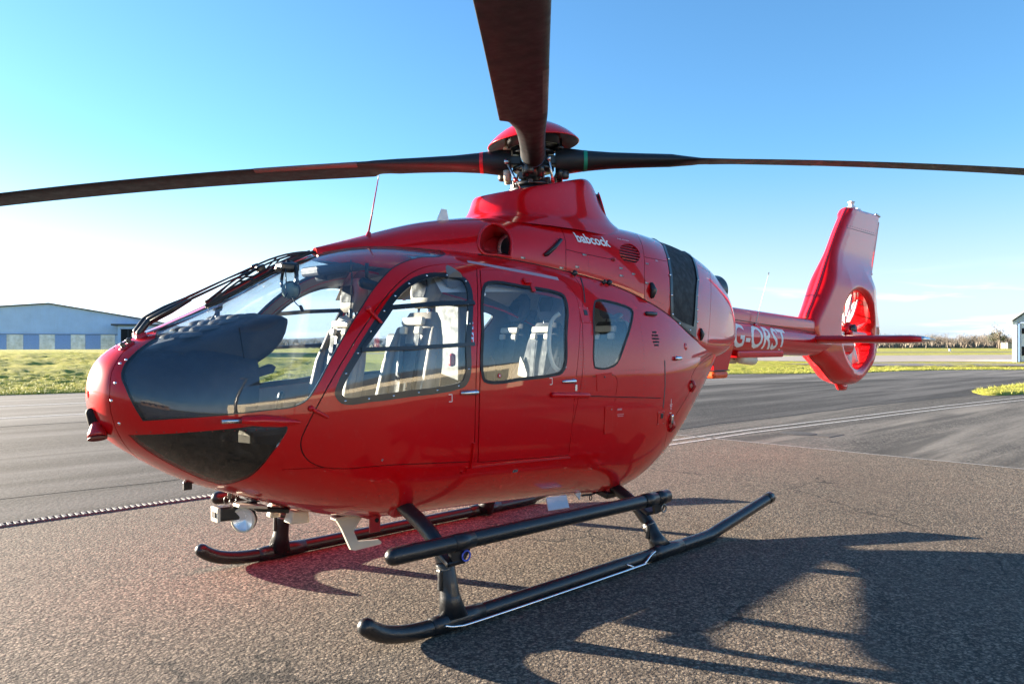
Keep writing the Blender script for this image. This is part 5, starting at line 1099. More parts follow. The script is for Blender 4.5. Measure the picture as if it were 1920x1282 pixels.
    for xx, zz in ((2.522, 2.095), (2.834, 2.045), (2.974, 2.06), (3.05, 2.15), (3.392, 2.075), (3.39, 2.02), (3.52, 2.04), (3.70, 2.13), (3.66, 1.98)):
        part('cowling_latch', STEEL, cowl, lambda m: (fbox(m, COWL, xx, zz, .032, .014, .004, 0, -.1, .002, side), fcyl(m, COWL, xx + .012, zz, [(0, .007), (.006, .006), (.007, 0)], side, 8)))
    part('cowling_scoop', BLACK, cowl, lambda m: (lambda f: m.tube([f[0] + f[3] * .004 - f[2] * .04, f[0] + f[3] * .024, f[0] + f[3] * .004 + f[2] * .045], [.02, .026, .018], 12, round_=True))(frame(COWL, 3.715, 1.925, side)))
    part('cowling_scoop', BLACK, cowl, lambda m: (lambda f: m.tube([f[0] + f[3] * .004 - f[2] * .04, f[0] + f[3] * .018, f[0] + f[3] * .004 + f[2] * .04], [.012, .018, .012], 12, round_=True))(frame(COWL, 4.42, 1.60, side)))
    part('drain_spigot', REDM, cowl, lambda m: fcyl(m, COWL, 3.33, 2.135, [(0, .02), (.008, .02), (.008, .006), (.016, .004), (.016, 0)], side, 10))
    for k in range(7):
        zz = 2.262 - k * .0225; hw = .115 * math.sqrt(max(0, 1 - ((k - 3) / 3.7)**2))
        part('grille_slat', RED, cowl, lambda m: fbox(m, COWL, 3.53 + (k - 3) * -.004, zz, hw * 2, .008, .010, -.010, -.10, .002, side))
    # grille frame screws
    for xx, zz in ((3.965, 1.75), (3.96, 1.90), (3.985, 2.06), (4.07, 2.20), (4.06, 1.68), (4.22, 1.63), (4.355, 1.70), (4.37, 1.80), (4.42, 1.92), (4.53, 2.06)):
        part('frame_screw', CHROME, cowl, lambda m: fcyl(m, COWL, xx, zz, [(0, .012), (.008, .011), (.010, .006)], side, 8))
    # intake: recessed duct, rolled lip, compressor screen
    ip = [COWL.pt(x, p) for x, p in CO['intake']]; ip = [Vector((q[0], q[1] * (-1 if side > 0 else 1), q[2])) for q in ip]
    cen = sum(ip, Vector()) / len(ip)
    def duct_(m):
        n = len(ip); R_ = []
        for t, dx, dy in ((0, 0, 0), (.10, .02, .02), (.25, .06, .05), (.38, .12, .09), (.5, .18, .13)):
            R_.append([p.lerp(cen, t) + Vector((dx * (.4 + .6 * (p.x - 2.2) / .25), -side * dy, 0)) for p in ip])
        m.add([q for r in R_ for q in r], [(i * n + k, i * n + (k + 1) % n, (i + 1) * n + (k + 1) % n, (i + 1) * n + k) for i in range(len(R_) - 1) for k in range(n)], True)
        m.add(R_[-1], [tuple(range(n))])
    dk = part('intake_duct', REDM, cowl, duct_)
    part('intake_lip', RED, cowl, lambda m: m.tube([p + Vector((-.004, side * .004, 0)) for p in ip] + [ip[0]], .009, 8, cap=False))
    ic = Vector((2.50, side * .375, 2.175))
    part('engine_face', METAL, dk, lambda m: m.lathe([(.085, 0), (.092, -.012), (.078, -.02), (.05, .02)], ic, (1, 0, 0), 28))
    part('engine_inlet_screen', MESHM, dk, lambda m: m.lathe([(0, 0), (.08, 0)], ic + Vector((-.004, 0, 0)), (1, 0, 0), 24))
for s_ in (-1, 1):
    part('deck_seam', GAP, heli, lambda m: m.tube([Vector((p[0], p[1] * -s_, p[2])) for p in POD.pt(np.array([q[0] for q in POD_SEAM['deck']]), np.array([q[1] for q in POD_SEAM['deck']]))], .0045, 6))
# lettering on the cowling
def cowltext(x0, z0, dx, slope, side, off=.0045):
    def f(u, v):
        if side > 0: u = 1 - u
        x = x0 + dx * u; z = z0 + slope * u + v
        return (x, side * (COWL.side_y(x, z) + off), z)
    return f
for s_ in (-1, 1):
    put_text('babcock_lettering', 'babcock', .100, cowltext(3.015, 2.245, .325, -.012, s_), WHITEL, cowl, bold=.0028)
    put_text('fire_access_lettering', 'FIRE ACCESS', .012, cowltext(3.47, 2.305, .13, -.005, s_), WHITEL, cowl)
    put_text('oil_lettering', 'OIL', .016, cowltext(3.83, 2.16, .035, 0, s_), WHITEL, cowl)
    def podtext(x0, z0, dx, side):
        def f(u, v):
            if side > 0: u = 1 - u
            x = x0 + dx * u; z = z0 + v; return (x, side * (POD.side_y(x, z) + .0035), z)
        return f
    for nm, (xx, zz) in (('door_mark', (1.66, 1.215)), ('door_mark', (2.47, 1.283))):
        part(nm, WHITEL, heli, lambda m: (fbox(m, POD, xx, zz, .004, .04, .001, .0012, 0, 0, s_), fbox(m, POD, xx - .012, zz + .02, .024, .004, .001, .0012, 0, 0, s_), fbox(m, POD, xx - .012, zz - .02, .02, .004, .001, .0012, 0, 0, s_)))
# ---------------------------------------------------------------- nose, roof and belly
part('nose_opening', GAP, heli, lambda m: m.tube([(.028, -.012, 1.185), (.045, -.012, 1.145), (.085, -.012, 1.10)], [.024, .034, .030], 18, round_=True, sx=1.0))
part('nose_light', CHROME, heli, lambda m: m.lathe([(0, .004), (.02, .004), (.026, -.01)], (.07, -.055, 1.125), (-.5, -.6, -.4), 18))
part('probe_cover', REDM, heli, lambda m: m.tube([(.045, -.02, 1.155), (.045, -.035, 1.12), (.045, -.052, 1.085), (.044, -.06, 1.067)], [.012, .026, .043, .044], 20))
part('probe_cover_base', plain('probe_dark', (.12, .006, .01), .4), heli, lambda m: m.lathe([(0, 0), (.043, 0), (.044, .004)], (.0438, -.0605, 1.065), (-.02, -.38, -.9), 20))
def nose_pt(x, y):
    lo, hi = 0.0, math.pi / 2
    for _ in range(40):
        mm = (lo + hi) / 2
        if -POD.pt(x, mm)[1] > abs(y): lo = mm
        else: hi = mm
    p = POD.pt(x, lo); n = POD.nrm(p[None])[0]
    P, N = Vector(p), Vector(n)
    if y > 0: P.y *= -1; N.y *= -1
    return P, N
# hatch on the nose with its screws and the two jets
for i, (x, y) in enumerate(((.16, -.05), (.20, -.09), (.24, -.05), (.20, .03), (.26, -.10), (.28, -.01), (.16, .04), (.24, .06), (.30, -.08), (.13, -.02))):
    P, N = nose_pt(x, y); part('nose_hatch_screw', GAP, heli, lambda m: m.lathe([(0, .003), (.004, .0025), (.005, 0)], P, N, 8))
for x, y in ((.155, -.085), (.185, -.075)):
    P, N = nose_pt(x, y); j = part('washer_jet', BLACK, heli, lambda m: (m.box(P + N * .012, (.03, .018, .022), Matrix.Rotation(.7, 3, 'Y'), 1, .005), m.tube([P + N * .018, P + N * .02 + Vector((.02, 0, .012))], .005, 8)))
    part('jet_base', REDM, j, lambda m: m.lathe([(0, .005), (.022, .004), (.025, 0)], P, N, 14))
# wipers
def wiper(yb, ye, dx, bladeoff):
    n0, n1 = nose_pt(.245 + dx, yb), nose_pt(.30 + dx, yb)
    b0 = n0[0] + n0[1] * .02; b1 = n1[0] + n1[1] * .055
    Pm, Nm = nose_pt(.52 + dx, yb + (ye - yb) * .4); a2 = Pm + Nm * .075
    Pe, Ne = nose_pt(.90 + dx, ye); a3 = Pe + Ne * .062
    w = part('wiper_arm', BLACK, heli, lambda m: (m.tube([b0, b1], .016, 12, round_=True), m.tube([b1, b1.lerp(a2, .5), a2], [.020, .020, .009], 10, sx=.55), m.tube([a2, a2.lerp(a3, .6) + Nm * .006, a3], [.0055, .005, .005], 8), m.tube([b1 + Vector((0, -.03, 0)), a2 + Vector((0, -.024, .01)), a3 + Vector((0, -.015, .01))], [.005, .004, .004], 8)))
    part('wiper_joint', BLACK, w, lambda m: m.box(a3, (.05, .03, .035), Matrix.Rotation(-.4, 3, 'Y'), 1, .006))
    part('wiper_pivot', REDM, w, lambda m: m.lathe([(0, .02), (.022, .018), (.03, 0)], n0[0], n0[1], 16))
    bl = []; br = []
    for t in np.linspace(0, 1, 14):
        x = .56 + dx + bladeoff + t * .66; P, N = nose_pt(x, ye + (t - .5) * .06 * (1 if ye > 0 else .6)); bl.append(P + N * .018); br.append(P + N * (.018 + .05 * (1 - abs(2 * t - 1)**1.6)))
    part('wiper_blade', RUBBER, w, lambda m: (m.tube(bl, .010, 8, sx=.6), m.tube(br, .0055, 8)))
    part('wiper_yoke', BLACK, w, lambda m: [m.tube([br[i], bl[j]], .0045, 6) for i, j in ((3, 1), (4, 6), (9, 7), (10, 12))])
wiper(-.055, -.075, .0, .0)
wiper(.045, .03, .02, .02)
# roof antennas, belly equipment
wa2 = rod('whip_antenna', (1.60, -.05, 2.215), (1.675, -.05, 2.575), .006, .003, REDM, heli)
part('antenna_tip', WHITE, wa2, lambda m: m.tube([(1.672, -.05, 2.56), (1.677, -.05, 2.585)], .004, 8))
part('antenna_foot', REDM, wa2, lambda m: m.lathe([(0, .03), (.012, .03), (.02, 0), (.03, -.01)], (1.598, -.05, 2.19), (.2, 0, 1), 14))
part('blade_antenna', WHITE, heli, lambda m: m.add([(2.10, -.112, 2.34), (2.20, -.112, 2.355), (2.185, -.108, 2.425), (2.14, -.108, 2.425), (2.10, -.10, 2.34), (2.20, -.10, 2.355), (2.185, -.104, 2.425), (2.14, -.104, 2.425)], [(0, 1, 2, 3), (7, 6, 5, 4), (0, 4, 5, 1), (1, 5, 6, 2), (2, 6, 7, 3), (3, 7, 4, 0)]))
part('tow_bracket', BLACK, heli, lambda m: m.box((.505, .02, .765), (.045, .02, .045), None, 1, .004))
def fit_rings(m):
    for q in (0, .035): m.tube([(.735 + q + .018 * math.cos(a), .05, .652 + .022 * math.sin(a)) for a in np.linspace(0, 2 * math.pi, 16)], .003, 6, cap=False)
    m.tube([(.75, .05, .72), (.75, .05, .66)], .012, 10)
part('belly_shackle', STEEL, heli, fit_rings)
camr = part('belly_camera', BLACK, heli, lambda m: (m.box((.70, -.04, .60), (.13, .085, .075), Matrix.Rotation(.06, 3, 'Y'), 1, .012), m.box((.80, -.04, .625), (.12, .05, .04), None, 1, .008)))
part('camera_hood', CREAM, camr, lambda m: m.box((.632, -.04, .602), (.018, .09, .08), None, 1, .006))
part('camera_window', GAP, camr, lambda m: m.box((.620, -.045, .602), (.006, .04, .03)))
lx = Vector((-.78, -.62, -.02)).normalized(); lc = Vector((.752, -.11, .563))
ll = part('landing_light', BLACK, heli, lambda m: m.lathe([(.066, 0), (.066, -.03), (.055, -.06), (.03, -.085), (0, -.09)], lc, lx, 28))
part('light_rim', CREAM, ll, lambda m: m.lathe([(.056, .002), (.062, .008), (.068, .004), (.068, -.01)], lc, lx, 28))
part('light_lens', plain('lens_face', (.8, .82, .84), .25, metal=.5), ll, lambda m: m.lathe([(0, -.02), (.03, -.012), (.056, .003)], lc, lx, 28))
part('light_bracket', CREAM, ll, lambda m: (m.box((.80, -.10, .632), (.17, .08, .018), Matrix.Rotation(.18, 3, 'Y'), 1, .006), m.tube([(.80, -.11, .62), (.79, -.11, .58)], .016, 10)))
part('light_arm', BLACK, ll, lambda m: m.box((.93, -.09, .592), (.20, .05, .03), Matrix.Rotation(.2, 3, 'Y'), 1, .008))
part('belly_antenna_box', CREAM, heli, lambda m: m.box((1.12, -.03, .515), (.13, .09, .075), Matrix.Rotation(.1, 3, 'Y'), .8, .012))
part('belly_antenna_box', CREAM, heli, lambda m: m.box((1.02, .06, .545), (.07, .06, .07), Matrix.Rotation(.1, 3, 'Y'), .8, .012))
def bent(m):
    o = Vector((1.36, -.17, 0)); pl = [(-.075, .505), (.13, .500), (.055, .40), (.085, .335), (.235, .318), (.255, .300), (.25, .288), (.065, .283), (.035, .293), (-.03, .43)]
    m.prism([(a, b) for a, b in pl], o, (1, 0, 0), (0, 0, 1), (0, 1, 0), .018)
    m.box(Vector((1.385, -.16, .495)), (.21, .07, .02), None, 1, .006)
part('bent_antenna', CREAM, heli, bent)
rt = part('tow_fitting', REDM, heli, lambda m: (m.box((1.475, -.30, .455), (.075, .012, .095), None, 1, .004), m.box((1.475, -.24, .50), (.10, .12, .02), None, 1, .004)))
part('tow_hole', GAP, rt, lambda m: m.lathe([(0, 0), (.013, 0), (.013, .004)], (1.485, -.3075, .478), (0, -1, 0), 14))
part('belly_plate', [WHITE, WHITE], heli, lambda m: m.add([(2.70, -.545, .475), (2.905, -.545, .465), (2.875, -.60, .39), (2.665, -.60, .40), (2.70, -.539, .471), (2.905, -.539, .461), (2.875, -.594, .386), (2.665, -.594, .396)], [(0, 1, 2, 3), (7, 6, 5, 4), (0, 3, 7, 4), (1, 5, 6, 2), (3, 2, 6, 7), (0, 4, 5, 1)]))
part('drain_mast', WHITE, heli, lambda m: m.add([(3.12, -.44, .43), (3.19, -.44, .435), (3.175, -.44, .375), (3.12, -.428, .43), (3.19, -.428, .435), (3.175, -.428, .375)], [(0, 1, 2), (5, 4, 3), (0, 3, 4, 1), (1, 4, 5, 2), (2, 5, 3, 0)]))
part('belly_hook', BLACK, heli, lambda m: (m.tube([(3.22, -.42, .40), (3.32, -.43, .395), (3.40, -.44, .41)], .008, 8), m.tube([(3.31 + .015 * math.cos(a), -.43, .372 + .018 * math.sin(a)) for a in np.linspace(0, 6.28, 14)], .004, 6, cap=False)))
part('belly_beam', BLACK, heli, lambda m: m.box((3.50, -.40, .405), (.18, .22, .05), Matrix.Rotation(.25, 3, 'X'), 1, .01))
# ---------------------------------------------------------------- cabin
def cfloor(m):
    X = np.linspace(.80, 3.80, 16); A = [[Vector((x, s * (POD.side_y(x, z) - .03), z)) for s, z in ((-1, .70), (1, .70), (1, .665), (-1, .665))] for x in X]
    m.add([p for a in A for p in a], [(i * 4 + k, i * 4 + (k + 1) % 4, (i + 1) * 4 + (k + 1) % 4, (i + 1) * 4 + k) for i in range(15) for k in range(4)] + [(3, 2, 1, 0), (60, 61, 62, 63)])
part('cabin_floor', TRIM, heli, cfloor)
part('chin_floor', PANELM, heli, lambda m: m.box((.62, 0, .815), (.26, .30, .02), None, 1, .01))
bulk = [Vector((3.86, -y, z)) for y, z in [(float(-POD.pt(3.86, p)[1]) * .95, float(POD.pt(3.86, p)[2] - 1.168) * .95 + 1.168) for p in np.linspace(-1.4, 1.4, 24)]]
part('rear_bulkhead', plain('bulkhead_lining', (.60, .60, .58), .7), heli, lambda m: m.add(bulk + [Vector((v.x, -v.y, v.z)) for v in bulk[::-1]], [tuple(range(48))]))
HEADL = plain('headliner', (.62, .62, .62), .75)
def headliner(m):
    A = []
    for x in np.linspace(1.75, 3.84, 10):
        A.append([Vector((x, s * float(-POD.pt(x, p)[1]) * .93, float(POD.pt(x, p)[2]) - .05)) for s, p in [(-1, q) for q in np.linspace(.75, 1.5, 6)] + [(1, q) for q in np.linspace(1.5, .75, 6)]])
    n = 12; m.add([p for a in A for p in a], [(i * n + k, i * n + k + 1, (i + 1) * n + k + 1, (i + 1) * n + k) for i in range(9) for k in range(n - 1)], True)
part('cabin_headliner', HEADL, heli, headliner)
# overhead panel and ducts
part('overhead_panel', PANELM, heli, lambda m: (m.box((1.52, 0, 2.00), (.62, .22, .06), Matrix.Rotation(-.17, 3, 'Y'), 1, .02), m.box((1.36, 0, 1.95), (.16, .14, .07), Matrix.Rotation(-.3, 3, 'Y'), 1, .02)))
part('overhead_duct', TRIM, heli, lambda m: m.tube([(1.84, -.60, 1.90), (1.86, -.35, 2.02), (1.86, 0, 2.04), (1.86, .35, 2.02), (1.84, .60, 1.90)], .055, 14))
part('overhead_lamp', BLACK, heli, lambda m: (m.tube([(1.46, -.24, 2.0), (1.46, -.24, 1.90)], .012, 8), m.tube([(1.44, -.24, 1.88), (1.53, -.26, 1.86)], [.035, .028], 14, round_=True)))
part('microphone_cable', BLACK, heli, lambda m: (m.tube([(1.40, -.16, 2.02), (1.405, -.165, 1.90), (1.40, -.16, 1.72)], .0045, 6), m.tube([(1.40, -.16, 1.72), (1.40, -.16, 1.68)], .012, 8, round_=True), m.tube([(1.40, -.16, 1.99), (1.40, -.16, 1.96)], .012, 8, round_=True)))
# instrument binnacle
IB = [(.28, .13, 1.38, 1.485), (.38, .22, 1.31, 1.535), (.50, .32, 1.32, 1.585), (.62, .40, 1.36, 1.63), (.72, .45, 1.42, 1.662), (.79, .462, 1.49, 1.675), (.825, .455, 1.56, 1.672), (.84, .44, 1.61, 1.66)]
ibf = natspline(np.array([k[0] for k in IB]), np.array([k[1:] for k in IB]))
rr3 = []
for x in np.linspace(.28, .84, 30):
    w, zb, zt = ibf(np.float64(x)); rr3.append(sring(x, (zt + zb) / 2, w, (zt - zb) / 2, 5.0, 56))
binn = ringskin('instrument_binnacle', rr3, PANELM, heli, cap=(True, True))
part('binnacle_seam', GAP, binn, lambda m: m.tube([(.60, -.392, 1.60), (.615, -.402, 1.48), (.63, -.405, 1.38)], .003, 6))
for y in (-.3, -.02, .27): part('display_screen', plain('screen', (.01, .012, .018), .12), binn, lambda m: m.box((.842, y, 1.62), (.006, .2, .06), Matrix.Rotation(-.1, 3, 'Y'), 1, .004))
def nosefill(m):
    A = []
    for x in np.linspace(.13, .68, 20):
        pr = POD.par(np.float64(x)); wq = min(.45, float(pr[0]) - .045); ztp = min(float(pr[1]) - .05, 1.50 + (x - .3) * .1); zbt = float(pr[2]) + .05 + max(0, x - .38) * 1.1
        A.append(sring(x, (ztp + zbt) / 2, wq, (ztp - zbt) / 2, 3.0 if x > .4 else 2.3, 44))
    n = 44; m.add([p for a in A for p in a], [(i * n + k, i * n + (k + 1) % n, (i + 1) * n + (k + 1) % n, (i + 1) * n + k) for i in range(19) for k in range(n)], True); m.add(A[-1], [tuple(range(n))]); m.add(A[0][::-1], [tuple(range(n))])
part('nose_lining', PANELM, heli, nosefill)
def footwell(m):
    A = []; ph = np.concatenate([np.linspace(-.30, -1.5, 9), np.linspace(-1.5, -.30, 9)]); sg = [1] * 9 + [-1] * 9
    for x in np.linspace(.30, 1.15, 12):
        P = POD.pt(np.full(18, x), ph); A.append([Vector((x, p[1] * s * .93, 1.15 + (p[2] - 1.15) * .93)) for p, s in zip(P, sg)])
    m.add([p for a in A for p in a], [(i * 18 + k, i * 18 + k + 1, (i + 1) * 18 + k + 1, (i + 1) * 18 + k) for i in range(11) for k in range(17)], True)
part('footwell_floor', FABRIC, heli, footwell)
part('glareshield_wing', PANELM, binn, lambda m: m.prism([(-.12, 0), (.10, .075), (.125, .06), (.11, .03), (-.05, -.01)], (.66, -.42, 1.34), (1, 0, 0), (0, 0, 1), (0, 1, 0), .04))
part('centre_console', PANELM, heli, lambda m: (m.box((1.12, 0, .84), (.62, .20, .40), None, 1, .03), m.box((1.30, 0, 1.02), (.45, .18, .16), Matrix.Rotation(.25, 3, 'Y'), 1, .02)))
def quilt(m):
    for i, x in enumerate((.44, .54, .64, .74)):
        for y in (-.20, -.07, .07, .20): m.lathe([(.06, 0), (.05, .012), (.03, .018), (0, .02)], (x, y, float(ibf(np.float64(x))[2]) - .004), (-.15, 0, 1), 16)
part('quilted_cover', plain('cover_cloth', (.10, .09, .085), .5), binn, quilt, kind='stuff')
# standby compass and stalk on the glareshield
part('standby_compass', BLACK, heli, lambda m: (m.box((.72, .14, 1.74), (.05, .06, .08), None, 1, .02), m.tube([(.72, .14, 1.70), (.72, .14, 1.64)], .014, 8), m.tube([(.70, .10, 1.73), (.68, .08, 1.68), (.64, .07, 1.64)], .005, 6)))
# headset hanging under the windshield arch
hs = empty('headset', (1.00, -.16, 1.84), label='green and black headset hanging inside the windshield above the instrument panel', cat='headset')
def at(p): return Vector(p) - Vector((1.00, -.16, 1.84))
def hpart(name, mat, fn): 
    m = MB(); fn(m); return m.build(name, mat, hs)
hpart('headband', BLACK, lambda m: m.tube([at((1.00 + .005 * math.sin(a), -.155 + .085 * math.cos(a), 1.885 + .085 * math.sin(a))) for a in np.linspace(-.5, math.pi + .5, 20)], .016, 8, sx=.5))
hpart('ear_cup', GREEN, lambda m: m.lathe([(0, .03), (.03, .028), (.046, .01), (.048, -.01), (.044, -.014)], at((.985, -.195, 1.815)), (-.7, -.6, -.2), 22))
hpart('ear_cup', GREEN, lambda m: m.lathe([(0, .03), (.03, .028), (.044, .01), (.046, -.01), (.042, -.014)], at((1.04, -.115, 1.82)), (.5, .7, -.2), 22))
hpart('ear_cushion', BLACK, lambda m: (m.lathe([(.044, -.012), (.052, -.02), (.05, -.036), (0, -.036)], at((.985, -.195, 1.815)), (-.7, -.6, -.2), 22), m.lathe([(.044, -.012), (.05, -.02), (.048, -.034), (0, -.034)], at((1.04, -.115, 1.82)), (.5, .7, -.2), 22)))
hpart('cable', BLACK, lambda m: (m.tube([at(p) for p in bez([(.96, -.21, 1.80), (.93, -.24, 1.77), (.935, -.245, 1.84), (.945, -.22, 1.93), (.97, -.18, 1.955)], 5)], .0035, 6), m.tube([at(p) for p in bez([(1.06, -.10, 1.80), (1.10, -.08, 1.83), (1.09, -.09, 1.90), (1.03, -.14, 1.95)], 5)], .0035, 6)))
hpart('boom_microphone', BLACK, lambda m: (m.tube([at(p) for p in bez([(.985, -.20, 1.80), (.99, -.24, 1.75), (1.02, -.25, 1.72)], 5)], .003, 6), m.tube([at((1.02, -.25, 1.725)), at((1.03, -.25, 1.705))], .010, 8, round_=True)))
part('headset_mount', BLACK, heli, lambda m: (m.box((.98, -.17, 1.945), (.11, .10, .05), None, 1, .015), m.tube([(.98, -.17, 1.94), (.99, -.165, 1.985)], .012, 8)))
# seats
def seat(x, y, z, rear=False, s=1.0):
    st = empty('pilot_seat' if not rear else 'cabin_seat', (x, y, z), parent=heli)
    def p_(name, mat, fn, par=None): m = MB(); fn(m); return m.build(name, mat, par or st)
    RY = Matrix.Rotation(-.16 * -1, 3, 'Y')
    lean = lambda zz: .17 * (zz - .12)                     # x offset of the back at height zz
    def cushion(m): m.box((-.22, 0, .05), (.46, .44, .11), Matrix.Rotation(-.06, 3, 'Y'), 1, .04)
    p_('seat_pan', FABRIC, cushion)
    def backr(m):
        R_ = []
        for zz, w, t in ((.05, .20, .05), (.20, .215, .06), (.40, .215, .06), (.55, .19, .055), (.66, .15, .05), (.71, .12, .03)):
            R_.append([Vector((lean(zz) + t * math.copysign(abs(math.cos(a))**.6, math.cos(a)), w * math.copysign(abs(math.sin(a))**.6, math.sin(a)), zz)) for a in np.linspace(0, 2 * math.pi, 25)[:-1]])
        n = 24; m.add([q for r in R_ for q in r], [(i * n + k, i * n + (k + 1) % n, (i + 1) * n + (k + 1) % n, (i + 1) * n + k) for i in range(5) for k in range(n)], True); m.add(R_[-1], [tuple(range(n))])
    p_('backrest', FABRIC if rear else LEATHER, backr)
    for q in (-1, 1):
        if rear: p_('side_panel', LEATHER, lambda m: m.prism([(q * .19, .10), (q * .205, .30), (q * .20, .44), (q * .15, .38), (q * .10, .30), (q * .11, .12)], (-.075, 0, 0), (0, 1, 0), (.17, 0, 1), (-1, 0, 0), .022))
        else: p_('side_bolster', LEATHER, lambda m: m.tube([(lean(.02) - .04, q * .205, .02), (lean(.2) - .07, q * .215, .2), (lean(.4) - .06, q * .21, .4), (lean(.6) - .03, q * .17, .6)], [.035, .04, .035, .025], 12, round_=True))
    if not rear: p_('back_insert', FABRIC, lambda m: m.prism([(-.09, .08), (.09, .08), (.10, .30), (.085, .52), (-.085, .52), (-.10, .30)], (-.076, 0, 0), (0, 1, 0), (.17, 0, 1), (-1, 0, 0), .012))
    for q in (-1, 1):
        p_('harness_strap', STRAP, lambda m: m.prism([(q * .05 - .02, .12), (q * .035 + .02, .12), (q * .07 + .024, .60), (q * .07 - .024, .60)], (-.094, 0, 0), (0, 1, 0), (.17, 0, 1), (-1, 0, 0), .006))
        p_('strap_guide', CREAM, lambda m: m.box((lean(.60) - .075, q * .072, .60), (.03, .062, .05), RY, 1, .012))
    p_('yoke_plate', CREAM, lambda m: m.box((lean(.64) - .065, 0, .655), (.03, .21, .05), RY, 1, .012))
    p_('buckle', STEEL, lambda m: m.lathe([(0, .02), (.03, .018), (.035, 0)], (-.10, 0, .14), (-1, 0, .2), 16))
    def hr(m):
        R_ = []
        for zz, w, t in ((.735, .07, .03), (.76, .10, .05), (.84, .125, .055), (.92, .115, .05), (.965, .08, .03)):
            R_.append([Vector((lean(zz) + t * math.copysign(abs(math.cos(a))**.6, math.cos(a)), w * math.copysign(abs(math.sin(a))**.6, math.sin(a)), zz)) for a in np.linspace(0, 2 * math.pi, 25)[:-1]])
        n = 24; m.add([qq for r in R_ for qq in r], [(i * n + k, i * n + (k + 1) % n, (i + 1) * n + (k + 1) % n, (i + 1) * n + k) for i in range(4) for k in range(n)], True); m.add(R_[-1], [tuple(range(n))]); m.add(R_[0][::-1], [tuple(range(n))])
    h = p_('headrest', LEATHER if not rear else plain('grey_headrest', (.10, .13, .20), .6), hr)
    m = MB(); m.prism([(-.055, .80), (.055, .80), (.075, .86), (.055, .915), (-.055, .915), (-.075, .86)], (-.074, 0, 0), (0, 1, 0), (.17, 0, 1), (-1, 0, 0), .006); m.build('headrest_centre', FABRIC, st)
    for q in (-1, 1): p_('headrest_post', METAL, lambda m: m.tube([(lean(.66), q * .05, .66), (lean(.76), q * .05, .76)], .008, 8))
    p_('seat_leg', TRIM, lambda m: m.box((-.18, 0, -.17), (.34, .34, .34), None, 1, .03))
    return st
S1 = seat(1.66, -.40, 1.00)
def copy_tree(o, parent=None):
    c = o.copy(); COL.objects.link(c)
    if parent is not None: c.parent = parent
    for ch in list(o.children): copy_tree(ch, c)
    return c
S2 = copy_tree(S1, heli); S2.location = (1.66, .40, 1.00)
S3 = seat(3.30, .08, .98, True)
for y in (-.50, .62):
    q = copy_tree(S3, heli); q.location = (3.42, y * .92, .98)
# controls and door furniture
for y in (-.38, .38):
    part('cyclic_stick', BLACK, heli, lambda m: (m.tube(bez([(1.10, y, .64), (1.12, y, .85), (1.20, y, 1.0), (1.22, y, 1.13)], 4), .014, 8), m.tube([(1.22, y, 1.12), (1.235, y, 1.20)], [.022, .02], 10, round_=True)))
    for q in (-.09, .09): part('pedal', STEEL, heli, lambda m: m.box((.76, y * .55 + q, .88), (.03, .09, .10), Matrix.Rotation(.3, 3, 'Y'), 1, .008))
part('cabin_grab_rail', CREAM, heli, lambda m: m.tube(bez([(2.62, -.74, 1.72), (2.58, -.70, 1.66), (2.56, -.70, 1.50), (2.58, -.72, 1.38), (2.62, -.75, 1.34)], 4), .014, 10))
part('cabin_cabinet', plain('cabinet_grey', (.07, .07, .068), .6), heli, lambda m: (m.box((2.70, .45, 1.25), (.10, .30, 1.2), None, 1, .02), m.box((2.15, .52, 1.25), (.05, .12, .7), Matrix.Rotation(.15, 3, 'Y'), 1, .02)))
part('medical_pouch', REDM, heli, lambda m: m.box((2.60, .33, 1.40), (.05, .05, .10), None, 1, .02))
part('door_pocket', TRIM, heli, lambda m: m.box((1.45, -.70, .98), (.45, .035, .18), None, 1, .015))
